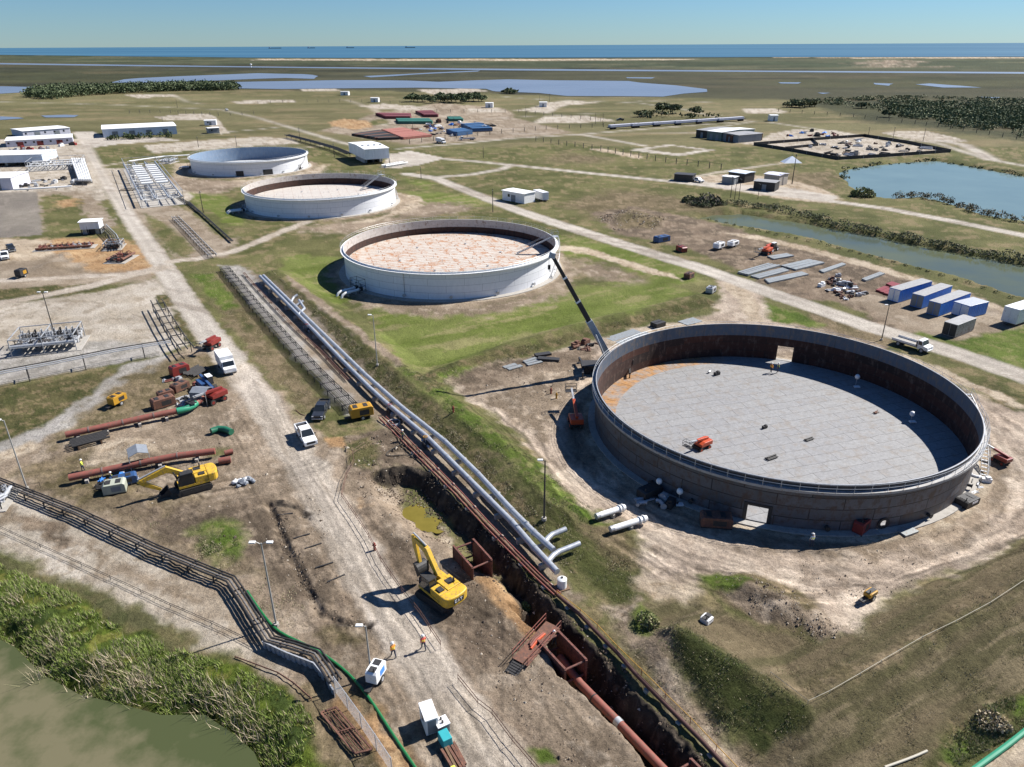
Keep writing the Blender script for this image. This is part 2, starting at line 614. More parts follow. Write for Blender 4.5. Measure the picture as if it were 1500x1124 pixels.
OPS = [  # kind, outline on the photo, feather (m), raggedness (m)
    ('grassfar', [(-900, 139), (200, 133), (400, 132), (720, 136), (800, 142), (1000, 143), (1150, 147), (1300, 155), (1500, 170), (2400, 220), (2400, 420), (-900, 420)], 12, 20),
    ('grass', [(-900, 215), (2400, 215), (2400, 1800), (-900, 1800)], 8, 8),
    # far bands
    ('dune', [(-1500, 84), (0, 81), (375, 84), (750, 84.5), (1500, 83), (2500, 80), (2500, 106), (1500, 104), (1125, 102), (750, 99), (375, 95), (0, 91), (-1500, 88)], 40, 60),
    ('sand', [(375, 86.5), (560, 86.7), (900, 86.5), (1010, 86.6), (1010, 88.2), (800, 89), (560, 89.2), (375, 88.6)], 30, 50),
    ('sand', [(1120, 84.4), (1500, 83.7), (2300, 82), (2300, 84), (1500, 85.4), (1290, 86)], 10, 15),
    ('dirt', [(1265, 93), (1300, 87.5), (1340, 90), (1320, 95), (1380, 99), (1290, 98)], 60, 90),
    ('dune', [(20, 85), (60, 81), (110, 83), (160, 87), (60, 88)], 40, 40),
    ('marshgreen', [(0, 104), (200, 103), (500, 107), (330, 113), (120, 122), (0, 122), (-400, 118)], 60, 80),
    ('marshgreen', [(1100, 118), (1300, 112), (1500, 114), (1900, 120), (1900, 140), (1500, 132), (1200, 130)], 60, 80),
    ('marshgreen', [(1180, 145), (1290, 140), (1500, 148), (2000, 170), (2000, 215), (1500, 206), (1400, 195), (1290, 180), (1200, 160)], 15, 25),
    # far pads and yards
    ('pale', [(212, 213), (300, 206), (375, 201), (422, 202), (440, 211), (375, 214), (225, 225)], 1, 2),
    ('roadgrey', [(107, 194), (137, 193), (160, 203), (240, 202), (262, 206), (175, 211), (140, 216), (118, 214)], 1, 1),
    ('pale', [(225, 172), (270, 167), (305, 167), (318, 172), (335, 195), (322, 197), (300, 176), (240, 177)], 1, 2),
    ('pale', [(180, 139), (250, 138), (262, 141), (200, 144)], 2, 3),
    ('pale', [(336, 149), (372, 147), (430, 147), (432, 150), (345, 152)], 2, 3),
    ('pale', [(440, 131), (490, 130), (500, 133), (445, 134)], 2, 3),
    ('pale', [(375, 148), (430, 146), (436, 149), (375, 152)], 2, 3),
    ('pale', [(-60, 205), (118, 204), (135, 235), (146, 262), (158, 292), (100, 300), (60, 282), (-60, 284)], 1, 2),
    ('yard', [(-60, 283), (70, 281), (130, 280), (172, 330), (120, 345), (66, 340), (-60, 352)], 1, 3),
    ('asphalt', [(-60, 282), (54, 281), (62, 344), (-60, 354)], .4, .6),
    ('grass', [(58, 288), (86, 284), (118, 292), (125, 318), (160, 350), (150, 358), (75, 350), (64, 340)], 1, 3),
    ('orange', [(84, 296), (112, 290), (112, 302), (88, 304)], 2, 3),
    # working yard far
    ('yard', [(520, 178), (545, 168), (590, 160), (640, 151), (735, 158), (760, 175), (840, 195), (700, 207), (600, 213), (560, 206), (470, 192)], 3, 5),
    ('pale', [(528, 156), (560, 152), (620, 157), (640, 161), (600, 162), (560, 160)], 3, 4),
    ('grass', [(545, 176), (575, 174), (570, 183), (535, 184)], 2, 3),
    ('orange', [(482, 179), (505, 174), (540, 178), (545, 186), (520, 190), (486, 185)], 2, 3),
    ('pale', [(684, 160), (730, 158), (738, 164), (690, 166)], 3, 4),
    ('pale', [(610, 132), (700, 129), (712, 134), (640, 140)], 3, 5),
    ('pale', [(750, 162), (784, 158), (800, 150), (850, 148), (880, 151), (830, 154), (806, 166)], 3, 4),
    ('pale', [(800, 171), (862, 170), (905, 177), (830, 181), (780, 181), (785, 176)], 2, 3),
    ('pale', [(1085, 160), (1130, 159), (1158, 165), (1095, 167)], 2, 3),
    ('pale', [(1018, 199), (1060, 195), (1120, 202), (1125, 208), (1100, 212), (1050, 206)], 1, 2),
    ('pale', [(1100, 212), (1130, 196), (1165, 190), (1225, 192), (1266, 200), (1392, 223), (1300, 230), (1230, 234), (1160, 222)], 1, 2),
    ('pale', [(1128, 196), (1180, 190), (1240, 196), (1255, 201), (1220, 203), (1160, 203)], 1, 2),
    ('pale', [(1287, 194), (1355, 192), (1392, 200), (1420, 207), (1362, 209), (1310, 200)], 1, 2),
    ('grassfar', [(1400, 211), (1436, 220), (1438, 227), (1412, 223)], 1, 2),
    ('roadgrey', [(920, 220), (980, 212), (1047, 220), (995, 229)], 1, 1),
    ('grassfar', [(945, 219), (985, 214), (1028, 220), (992, 225)], 1, 2),
    ('roadgrey', [(571, 227), (600, 221), (652, 232), (610, 243), (578, 247), (560, 244)], .6, 1),
    ('grass', [(755, 215), (830, 208), (960, 232), (1060, 245), (960, 262), (860, 254), (760, 240)], 4, 6),
    ('dirtbrown', [(830, 225), (900, 232), (880, 240), (800, 238)], 9, 9),
    ('dirtbrown', [(1140, 255), (1220, 252), (1230, 275), (1190, 285), (1150, 272)], 5, 5),
    ('sand', [(865, 219), (880, 217), (945, 230), (935, 233)], 1, 2),
    ('sand', [(1000, 262), (1060, 255), (1130, 258), (1200, 275), (1232, 290), (1215, 298), (1150, 292), (1080, 280), (1000, 268)], 1, 2),
    ('roadgrey', [(980, 263), (1060, 268), (1160, 276), (1228, 288), (1218, 297), (1120, 284), (1000, 268)], .6, 1),
    ('grass', [(-60, 316), (20, 300), (60, 350), (-60, 352)], 1, 1),
    ('asphalt', [(-60, 282), (54, 281), (62, 344), (-60, 354)], .4, .6),
    # middle, right of the canal road
    ('dirtbrown', [(820, 300), (900, 278), (1000, 290), (1050, 300), (1040, 320), (960, 310), (880, 318)], 6, 6),
    ('dirtdark', [(868, 312), (925, 303), (1000, 316), (1045, 326), (1110, 345), (1200, 366), (1320, 402), (1400, 425), (1520, 468), (1520, 486), (1450, 492), (1380, 510), (1310, 490), (1190, 446), (1110, 416), (1030, 388), (960, 364), (900, 342)], 1.5, 2.5),
    ('dirtbrown', [(895, 315), (925, 306), (970, 318), (960, 334), (910, 334)], 2, 3),
    ('grass', [(880, 342), (950, 350), (1030, 372), (1080, 395), (1120, 400), (1100, 416), (1020, 386), (940, 360)], 1.5, 2),
    ('yard', [(1220, 420), (1310, 440), (1330, 420), (1420, 430), (1520, 470), (1520, 485), (1440, 490), (1380, 505), (1330, 490), (1270, 455)], 1.5, 3),
    ('sand', [(1050, 340), (1110, 352), (1200, 373), (1290, 398), (1400, 432), (1520, 474), (1500, 462), (1400, 424), (1290, 390), (1200, 366), (1110, 345)], .6, 1),
    ('grass', [(1175, 440), (1215, 440), (1262, 456), (1277, 466), (1250, 466), (1200, 452)], 1, 1.5),
    ('lush2', [(1335, 490), (1345, 487), (1400, 500), (1460, 485), (1540, 470), (1700, 520), (1700, 600), (1500, 545), (1400, 510)], 1, 1.5),
    # middle, tank farm lawn
    ('grass', [(330, 385), (400, 340), (520, 325), (560, 330), (660, 315), (640, 300), (700, 300), (830, 350), (960, 385), (1060, 430), (1030, 450), (760, 510), (600, 560), (430, 430)], 3, 3),
    ('lush', [(415, 372), (500, 378), (520, 420), (500, 450), (470, 440), (420, 400)], 2, 3),
    ('lush', [(540, 450), (620, 460), (720, 455), (800, 440), (850, 420), (960, 410), (1020, 430), (900, 462), (760, 498), (640, 540), (600, 540), (560, 500)], 2, 3),
    ('lush', [(815, 345), (850, 348), (920, 365), (990, 385), (1040, 415), (960, 415), (900, 385), (830, 375)], 2, 3),
    ('lush', [(255, 268), (280, 258), (345, 300), (360, 330), (330, 330), (280, 300)], 2, 3),
    ('lush', [(600, 280), (690, 285), (720, 300), (690, 304), (610, 300)], 3, 4),
    ('lush', [(590, 262), (640, 268), (625, 278)], 3, 3),
    ('dirt', [(500, 425), (560, 440), (640, 448), (730, 446), (800, 430), (830, 405), (850, 395), (815, 440), (720, 462), (600, 462), (530, 450)], 2, 4),
    ('dirt', [(840, 378), (900, 392), (940, 415), (880, 410), (840, 400)], 3, 4),
    ('dirt', [(600, 300), (660, 296), (700, 305), (640, 318), (580, 320)], 3, 5),
    ('dirt', [(420, 335), (560, 318), (620, 322), (500, 345)], 4, 6),
    ('sand', [(255, 240), (290, 238), (270, 258), (300, 268), (420, 258), (450, 250), (480, 240), (470, 256), (420, 268), (330, 276), (255, 262)], 2, 3),
    ('dirt', [(230, 258), (300, 262), (360, 268), (320, 285), (240, 282)], 3, 4),
    ('sand', [(800, 358), (860, 362), (930, 386), (985, 402), (1000, 412), (930, 395), (860, 372), (800, 365)], .6, 1.2),
    ('sand', [(560, 280), (615, 288), (620, 300), (592, 312), (540, 326), (500, 328), (560, 318), (590, 300)], 1, 2),
    # left strip between the road and the pipes
    ('yard', [(160, 292), (240, 300), (300, 310), (345, 350), (330, 378), (255, 382), (225, 340), (180, 305)], 1.5, 3),
    ('grass', [(210, 312), (250, 332), (285, 365), (272, 381), (246, 366), (222, 335)], 1, 1.5),
    ('grass', [(275, 292), (320, 318), (345, 348), (325, 352), (290, 320), (262, 300)], 1, 1.5),
    ('pale', [(130, 248), (190, 246), (240, 262), (285, 288), (268, 298), (185, 296)], 1, 1.5),
    ('gravel', [(325, 388), (360, 392), (450, 470), (520, 570), (545, 610), (520, 612), (470, 560), (400, 480), (345, 420)], 1, 2),
    ('yard', [(385, 405), (430, 430), (560, 560), (650, 650), (740, 750), (820, 840), (850, 880), (830, 880), (760, 820), (660, 715), (560, 625), (470, 540), (360, 390)], .8, 1.5),
    ('dirtbrown', [(280, 402), (320, 398), (350, 440), (400, 505), (450, 560), (480, 600), (440, 600), (390, 545), (330, 470)], 1.2, 2),
    ('lush2', [(278, 402), (312, 400), (330, 425), (350, 452), (330, 455), (300, 430)], 1, 1.5),
    ('slope', [(340, 450), (372, 478), (366, 492), (345, 472)], 1, 1.5),
    # levee slopes
    ('slope', [(385, 392), (440, 435), (520, 500), (570, 540), (640, 605), (700, 660), (760, 720), (800, 770), (850, 850), (825, 830), (740, 745), (640, 640), (540, 545), (430, 430)], .8, 1.6),
    ('lush2', [(560, 520), (600, 545), (640, 560), (700, 610), (780, 672), (850, 735), (890, 750), (880, 800), (830, 760), (760, 690), (690, 630), (620, 570)], 1, 1.5),
    ('slopegreen', [(770, 700), (830, 745), (890, 790), (940, 830), (935, 845), (930, 890), (870, 870), (830, 800)], 1, 1.6),
    ('dirtbrown', [(840, 760), (900, 770), (942, 800), (945, 828), (900, 830), (870, 800)], 1, 1.6),
    ('slope', [(600, 552), (640, 540), (760, 507), (900, 472), (1035, 437), (1060, 445), (1010, 458), (900, 484), (760, 522), (660, 556), (630, 575)], .6, 1.0),
    ('lush2', [(640, 560), (690, 548), (700, 535), (670, 535), (640, 548)], .6, 1.0),
    ('dirt', [(420, 402), (450, 424), (520, 478), (565, 512), (590, 535), (580, 537), (545, 510), (490, 468), (430, 420)], .5, 1.0),
    # near right
    ('slope', [(1440, 560), (1530, 590), (1700, 650), (1700, 700), (1500, 610), (1450, 588)], 1, 1.5),
    ('sand', [(1300, 515), (1340, 525), (1450, 570), (1520, 600), (1520, 608), (1440, 578), (1320, 530)], .5, 1.2),
    ('dirt', [(1090, 430), (1140, 455), (1200, 476), (1300, 508), (1290, 515), (1180, 485), (1090, 450)], .5, 1),
    ('dirtbrown', [(1180, 455), (1260, 480), (1310, 500), (1300, 508), (1200, 478)], .6, 1),
    ('lush2', [(1112, 440), (1160, 455), (1210, 476), (1190, 480), (1130, 470)], .6, 1.2),
    ('pad', [(655, 562), (700, 537), (800, 517), (870, 500), (940, 480), (1040, 462), (1060, 440), (1045, 410), (1075, 405), (1120, 440), (1130, 470), (1200, 490), (1300, 515), (1420, 575), (1480, 598), (1640, 660), (1640, 720), (1500, 792), (1400, 838), (1310, 870), (1290, 905), (1240, 935), (1190, 925), (1130, 880), (1060, 850), (1000, 862), (930, 850), (935, 822), (950, 795), (900, 762), (850, 735), (800, 690), (770, 650), (720, 605)], 1, 2),
    ('dirt', [(660, 560), (700, 540), (800, 520), (870, 508), (850, 550), (820, 600), (790, 650), (740, 605), (700, 580)], 1.2, 2.5),
    ('sand', [(890, 500), (950, 482), (1010, 468), (1060, 470), (950, 490), (900, 510)], .8, 1.2),
    ('dirtdark', [(660, 552), (700, 535), (820, 515), (880, 508), (870, 530), (780, 545), (690, 575)], 1.2, 2),
    ('sand', [(1055, 415), (1080, 410), (1110, 440), (1118, 470), (1095, 472), (1085, 445)], .6, 1),
    ('dirtbrown', [(1040, 850), (1110, 840), (1190, 880), (1210, 925), (1130, 912), (1060, 880)], .8, 1.4),
    ('lush2', [(1015, 842), (1060, 838), (1105, 850), (1095, 862), (1050, 862)], .6, 1),
    ('dirt', [(1065, 866), (1110, 856), (1165, 880), (1180, 905), (1160, 916), (1110, 905), (1085, 885)], .5, .8),
    ('dirt', [(1172, 900), (1200, 892), (1225, 915), (1225, 935), (1185, 932)], .4, .6),
    ('sand', [(935, 842), (1010, 850), (1030, 868), (1020, 890), (960, 885), (930, 868)], .8, 1.4),
    # levee bottom right
    ('slopebrown', [(935, 885), (990, 880), (1040, 895), (1190, 935), (1260, 930), (1310, 880), (1420, 838), (1560, 770), (1560, 840), (1350, 945), (1190, 1040), (1100, 990), (1000, 930)], .8, 1.2),
    ('dirtbrown', [(1180, 1000), (1300, 950), (1440, 865), (1480, 862), (1340, 945), (1190, 1032), (1130, 1000)], .8, 1.4),
    ('slopebrown', [(1190, 1036), (1350, 950), (1520, 850), (1700, 760), (1700, 1100), (1500, 1040), (1400, 1075), (1340, 1124), (1280, 1200), (1000, 1200), (1080, 1110), (1130, 1070)], .8, 1.4),
    ('slopegreen', [(1000, 920), (1080, 965), (1186, 1038), (1175, 1070), (1120, 1090), (1060, 1060), (1000, 1000), (960, 945)], .8, 1.4),
    ('dirt', [(880, 890), (930, 880), (960, 920), (990, 985), (1060, 1080), (1100, 1124), (1110, 1160), (1060, 1124), (1000, 1050), (930, 965)], .8, 1.4),
    ('lush2', [(920, 900), (940, 885), (965, 905), (945, 935), (925, 925)], .6, 1),
    ('slope', [(1390, 1060), (1430, 1035), (1560, 990), (1560, 1060), (1480, 1090), (1400, 1124), (1330, 1140), (1370, 1085)], .6, 1.2),
    ('lush2', [(1385, 1095), (1420, 1080), (1430, 1100), (1395, 1120), (1375, 1116)], .5, .8),
    ('lush2', [(1478, 1030), (1520, 1015), (1520, 1045), (1485, 1046)], .5, .8),
    ('sand', [(1440, 1124), (1500, 1075), (1580, 1050), (1580, 1200), (1420, 1200)], .4, .8),
    # left working area
    ('dirt', [(-200, 640), (200, 535), (330, 495), (420, 590), (560, 720), (800, 940), (960, 1124), (980, 1220), (520, 1220), (420, 1010), (250, 880), (-200, 700)], 1, 2),
    ('orange', [(-60, 352), (100, 350), (160, 348), (208, 358), (232, 400), (130, 412), (-60, 428)], 1.5, 3),
    ('yard', [(-60, 380), (80, 372), (120, 388), (230, 400), (225, 412), (-60, 430)], 1.5, 3),
    ('sand', [(-60, 352), (60, 350), (90, 365), (60, 380), (-60, 390)], 1.5, 3),
    ('orange', [(120, 378), (170, 370), (208, 384), (180, 398), (130, 398)], 1.5, 2),
    ('slope', [(-80, 430), (60, 420), (140, 416), (150, 424), (60, 440), (-80, 456)], .6, 1),
    ('pale', [(-80, 455), (60, 440), (150, 426), (232, 408), (258, 450), (262, 480), (280, 505), (240, 518), (100, 545), (-80, 580)], .8, 1.4),
    ('gravel', [(-80, 520), (60, 500), (180, 500), (240, 505), (240, 520), (100, 545), (-80, 578)], 1, 1.5),
    ('slope', [(226, 432), (248, 430), (258, 446), (232, 452)], .5, 1),
    ('slope', [(250, 450), (266, 462), (290, 500), (276, 506), (258, 478)], .5, 1),
    ('slope', [(-80, 585), (60, 560), (186, 538), (150, 570), (90, 610), (40, 650), (-80, 675)], .8, 1.4),
    ('gravel', [(180, 536), (245, 520), (235, 545), (170, 590), (100, 625), (40, 655), (-80, 705), (-80, 680), (60, 625), (130, 580)], .6, 1),
    ('sand', [(60, 655), (-80, 710), (-80, 690), (40, 648)], .6, 1),
    ('dirtbrown', [(170, 560), (250, 525), (330, 520), (350, 545), (320, 580), (240, 590), (150, 630), (60, 660)], 2, 3),
    ('dirtbrown', [(20, 690), (120, 660), (220, 720), (330, 740), (350, 800), (380, 860), (300, 830), (160, 760)], 2, 3),
    ('dirtdark', [(150, 735), (240, 742), (380, 730), (450, 790), (520, 900), (480, 940), (430, 880), (350, 830), (240, 790)], 2, 3),
    ('sand', [(140, 650), (200, 640), (225, 660), (190, 680), (130, 680)], .8, 1.4),
    ('lush2', [(285, 775), (310, 765), (345, 768), (350, 800), (330, 822), (300, 815)], 1.2, 2),
    ('grass', [(300, 660), (330, 655), (325, 672), (300, 668)], 1, 1),
    ('dirtbrown', [(460, 922), (520, 918), (535, 940), (480, 948)], 1, 1.5),
    ('pale', [(-80, 690), (60, 740), (200, 800), (300, 870), (390, 915), (440, 980), (400, 985), (300, 945), (160, 870), (-80, 770)], .8, 1.5),
    ('yard', [(-80, 720), (80, 770), (190, 820), (280, 860), (380, 905), (420, 960), (360, 940), (240, 880), (100, 800), (-80, 745)], 1.2, 3.5),
    ('dirtdark', [(20, 745), (60, 760), (110, 790), (90, 800), (40, 775)], .8, 1.6),
    ('mud', [(-80, 790), (60, 835), (200, 890), (330, 970), (420, 1010), (460, 1060), (440, 1060), (330, 1010), (200, 930), (60, 860), (-80, 820)], .8, 1.4),
    ('reed', [(-80, 800), (40, 845), (110, 870), (160, 910), (260, 950), (330, 970), (400, 1000), (440, 1030), (470, 1070), (490, 1140), (370, 1140), (350, 1080), (230, 1050), (100, 1015), (40, 975), (-80, 900)], .5, 1.0),
    ('orange', [(470, 1040), (500, 1010), (540, 1030), (600, 1100), (630, 1150), (560, 1150)], .6, 1),
    ('dirtbrown', [(500, 1010), (530, 1020), (550, 1050), (520, 1050)], .6, 1),
    ('dirtbrown', [(420, 1000), (470, 1000), (530, 1080), (560, 1124), (540, 1140), (480, 1130), (450, 1050)], .6, 1),
    # around the trench
    ('dirtdark', [(500, 640), (580, 625), (640, 680), (600, 690), (560, 690), (530, 720), (510, 690)], 1, 1.6),
    ('slope', [(505, 650), (545, 640), (560, 665), (545, 690), (515, 680)], .7, 1.2),
    ('orange', [(476, 640), (500, 640), (505, 655), (480, 655)], .4, .6),
    ('orange', [(528, 730), (555, 728), (552, 745), (530, 745)], .5, .8),
    ('dirt', [(525, 720), (580, 700), (600, 760), (660, 800), (620, 830), (570, 780)], 1, 1.5),
    ('dirtdark', [(660, 840), (720, 850), (770, 920), (800, 950), (790, 985), (720, 940), (640, 880)], 1, 1.5),
    ('dirtdark', [(512, 740), (540, 770), (580, 840), (612, 895), (655, 955), (700, 1020), (760, 1085), (800, 1124), (900, 1124), (860, 1040), (800, 990), (700, 900), (640, 830), (590, 790), (545, 750)], .8, 1.4),
    ('dirt', [(690, 960), (760, 1000), (850, 1060), (900, 1124), (820, 1124), (740, 1040)], 1, 1.6),
    ('orange', [(695, 850), (735, 855), (775, 905), (800, 935), (785, 945), (745, 900)], .5, .9),
    ('sand', [(640, 770), (668, 790), (660, 800), (640, 790)], .5, .8),
    ('lush2', [(770, 1095), (800, 1100), (815, 1118), (785, 1124)], .4, .7),
    ('dirt', [(800, 950), (860, 1025), (900, 1065), (950, 1130), (900, 1130), (790, 1060), (720, 985)], 1, 1.6),
]
ROADS = [  # name, kind, line on the photo, width (m), shade kind
    ('gravel_road', 'road', [(124, 206), (140, 240), (160, 275), (190, 320), (239, 390), (274, 445), (315, 500), (352, 545), (387, 595), (415, 640), (450, 690), (471, 730), (511, 790), (555, 869), (608, 950), (660, 1022), (706, 1094), (745, 1160), (790, 1240)], 5.6),
    ('gravel_road', 'roadgrey', [(124, 206), (140, 240), (160, 275), (190, 320), (239, 390), (274, 445), (315, 500), (340, 530)], 5.4),
    ('gravel_road', 'roadgrey', [(595, 255), (640, 262), (700, 286), (760, 309), (805, 324), (880, 348), (960, 373), (1030, 394), (1125, 428), (1275, 479), (1400, 517), (1500, 552), (1700, 625)], 6.6),
    ('gravel_road', 'road', [(252, 383), (290, 379), (340, 369), (378, 354), (430, 333), (450, 325)], 4.0),
    ('gravel_road', 'road', [(244, 392), (190, 404), (130, 420), (60, 434), (-80, 458)], 4.6),
    ('gravel_road', 'road', [(-80, 415), (80, 408), (180, 402), (240, 390)], 3.4),
    ('service_road', 'roadgrey', [(575, 226), (640, 232), (700, 237), (760, 243), (875, 255), (975, 265), (1060, 275), (1125, 284), (1220, 295), (1300, 306), (1400, 325), (1500, 345), (1700, 385)], 6.0),
    ('service_road', 'roadgrey', [(595, 255), (637, 260), (690, 256), (735, 248), (748, 242)], 5.5),
    ('service_road', 'roadgrey', [(-100, 146), (20, 150), (175, 154), (325, 161), (375, 172), (442, 192), (500, 209), (560, 222)], 6),
    ('service_road', 'roadgrey', [(300, 196), (375, 190), (412, 186)], 5),
    ('service_road', 'roadgrey', [(585, 218), (680, 210), (750, 203), (850, 197), (925, 191), (1037, 182), (1087, 179), (1125, 179), (1200, 190), (1250, 197), (1375, 210), (1410, 222), (1450, 234), (1500, 243), (1700, 275)], 6),
    ('service_road', 'roadgrey', [(850, 197), (945, 214)], 6),
    ('service_road', 'roadgrey', [(700, 176), (750, 172), (812, 169), (880, 166), (970, 165)], 5),
    ('service_road', 'roadgrey', [(740, 142), (775, 145), (935, 151), (1000, 160), (1050, 172), (1100, 178)], 6),
    ('service_road', 'roadgrey', [(930, 150), (940, 148), (1040, 150)], 5),
    ('service_road', 'roadgrey', [(1100, 179), (1040, 188), (1090, 197), (1140, 200)], 5),
    ('service_road', 'roadgrey', [(750, 196), (860, 197), (930, 196), (1020, 195)], 4),
    ('service_road', 'road', [(1018, 259), (1050, 253), (1125, 242), (1165, 237)], 4),
    ('service_road', 'road', [(150, 243), (200, 236), (300, 232), (400, 222), (470, 214)], 4),
    ('service_road', 'roadgrey', [(255, 140), (275, 150), (300, 153), (330, 152)], 5),
    ('service_road', 'roadgrey', [(1375, 206), (1412, 212), (1437, 225), (1452, 234)], 9),
    ('service_road', 'road', [(505, 146), (545, 158), (560, 170), (580, 180), (560, 183)], 7),
    ('service_road', 'road', [(640, 168), (680, 178), (700, 186), (760, 190)], 7),
]


def kind_col(k, x, y):
    a, b, sc, c3, rg, an = KINDS[k]
    X, Y = x, y
    if an:
        ang, st = an
        X = (x * math.cos(ang) + y * math.sin(ang)) / st
        Y = -x * math.sin(ang) + y * math.cos(ang)
    s = sum(map(ord, k))
    n1 = sstep((fbm(X / sc, Y / sc, s, 4) - .33) / .34)[:, None]
    n2 = sstep((fbm(X / (sc * .45), Y / (sc * .45), s + 9, 5, .65) - .52) / .16)[:, None]
    A, B, D = (np.array(C(*q)) for q in (a, b, c3))
    col = A * n1 + B * (1 - n1)
    return col * (1 - n2 * .75) + D * n2 * .75


fineX = np.arange(-60, 1560.1, 1.9)
colx = np.concatenate([np.linspace(-1500, -70, 46), fineX, np.linspace(1572, 3000, 46)])
rowy = np.concatenate([[66.6], np.array([66.9]), np.arange(67.3, 90, .8), np.arange(90, 1130, 1.8), np.linspace(1134, 1900, 40)])
gu = colx[None, :] - W0 / 2
gv = H0 / 2 - rowy[:, None]
# lattice of the land: rows of equal bearing spread, level with the horizon
dx_ = gu + 0 * gv
dy_ = F0 * cp + gv * sp + 0 * gu
dz_ = -F0 * sp + gv * cp + 0 * gu
tt = -CAMH / dz_
gx = (dx_ * tt).ravel()
gy = (dy_ * tt).ravel()
NR, NC = len(rowy), len(colx)
dist = np.hypot(gx, gy)
gz = macro(gx, gy)
col = kind_col('marsh', gx, gy)
rgh = np.full(gx.shape, 0.0)
w1 = fbm(gx / 2.2, gy / 2.2, 5, 4) - .5
w2 = fbm(gx / 2.2 + 40, gy / 2.2, 6, 4) - .5
w1f = fbm(gx / 30, gy / 30, 5, 3) - .5
w2f = fbm(gx / 30 + 40, gy / 30, 6, 3) - .5
far = np.clip((dist - 250) / 500, 0, 1)
wx = (w1 * (1 - far) + w1f * far) * 2
wy = (w2 * (1 - far) + w2f * far) * 2


def cover(kind, pts, fe, wp):
    xs = [p[0] for p in pts]
    ys = [p[1] for p in pts]
    pad = fe + wp + 1
    m = np.nonzero((gx > min(xs) - pad) & (gx < max(xs) + pad) & (gy > min(ys) - pad) & (gy < max(ys) + pad))[0]
    if len(m) == 0:
        return
    X, Y = gx[m], gy[m]
    sd = sdist(X + wx[m] * wp, Y + wy[m] * wp, pts)
    al = sstep(sd / (2 * fe) + .5)
    k = al > 0.002
    m = m[k]
    al = al[k][:, None]
    col[m] = col[m] * (1 - al) + kind_col(kind, gx[m], gy[m]) * al
    rgh[m] = rgh[m] * (1 - al[:, 0]) + KINDS[kind][4] * al[:, 0]


for kind, pts, fe, wp in OPS:
    cover(kind, G2(pts), fe, wp)
# sand rings round the tanks
TANKS = [(38.0, 94.0, 25.7, 6.25), (-15.2, 179.0, 26.3, 6.4), (-67.6, 262.6, 26.0, 6.4), (-120.5, 346.8, 25.6, 6.2)]
for i, (tx, ty, tr, th) in enumerate(TANKS):
    for kind, rr, fe, wp in (('dirt', tr + 4.5, 1.5, 3), ('sand', tr + 2.2, .5, .5)):
        cover(kind, [(tx + rr * math.cos(a * PI / 24), ty + rr * math.sin(a * PI / 24)) for a in range(48)], fe, wp)
cls = np.zeros(gx.shape, int)
for name, kind, line, w in ROADS:
    pts = G2(line)
    pad = w + 3
    xs = [p[0] for p in pts]
    ys = [p[1] for p in pts]
    m = np.nonzero((gx > min(xs) - pad) & (gx < max(xs) + pad) & (gy > min(ys) - pad) & (gy < max(ys) + pad))[0]
    if len(m) == 0:
        continue
    wq = .35 if kind == 'roadgrey' else .9
    d, al_ = seg_dist(gx[m] + wx[m] * wq, gy[m] + wy[m] * wq, pts)
    f_ = np.maximum(.65, dist[m] ** 2 / 51 * .0007)
    a = sstep((w / 2 + f_ * .55 - d) / (2 * f_)) * np.clip(w * 2.4 / f_, .5, 1)
    k = a > .003
    m, a, d = m[k], a[k], d[k]
    kc = kind_col(kind, gx[m], gy[m])
    # wheel paths worn paler, the crown and the edges a little darker
    tr = np.exp(-((np.abs(d - w * .22)) / (w * .11)) ** 2)
    kc = kc * (0.93 + .14 * tr)[:, None]
    col[m] = col[m] * (1 - a[:, None]) + kc * a[:, None]
    rgh[m] = rgh[m] * (1 - a) + KINDS[kind][4] * a
    cls[m[a > .5]] = 1 if name == 'gravel_road' else 2
# dark wet clay on the trench sides, pale tracks round the new tank, tyre marks
X, Y = gx, gy
m = np.nonzero(dist < 150)[0]
d, al_ = seg_dist(gx[m], gy[m], TR_E)
ins = inside(gx[m], gy[m], TR)
a = np.where(ins, sstep((np.where(gy[m] > 60, 2.1, 3.1) - d + wx[m] * .8) / .8), sstep((.35 - d + wx[m] * .5) / .4))
col[m] = col[m] * (1 - a[:, None]) + kind_col('clay', gx[m], gy[m]) * a[:, None]
rgh[m] = rgh[m] * (1 - a) + .25 * a
for pts, dep, w in DITCH[:2]:
    d, al_ = seg_dist(gx[m], gy[m], pts)
    a = sstep((.42 - d + wx[m] * 1.5) / .4) * np.clip(fbm(gx[m] / .7, gy[m] / .7, 33, 3) * 3 - .7, 0, 1)
    col[m] = col[m] * (1 - a[:, None]) + kind_col('clay', gx[m], gy[m]) * a[:, None] * 1.3
    rgh[m] = rgh[m] * (1 - a) + .2 * a
tx, ty, tr_, _ = TANKS[0]
rr = np.hypot(gx[m] - tx, gy[m] - ty)
an = np.arctan2(gy[m] - ty, gx[m] - tx)
st = fbm(rr * 1.5 + wx[m] * 1.2, an * 3, 61, 4)
st2 = fbm(gx[m] / 5, gy[m] / 5, 62, 3)
a = sstep((rr - 26) / 2) * sstep((42 - rr) / 6) * (col[m].sum(1) > .55)
col[m] *= (1 + a * ((st - .5) * 1.3 + (st2 - .5) * .4))[:, None]
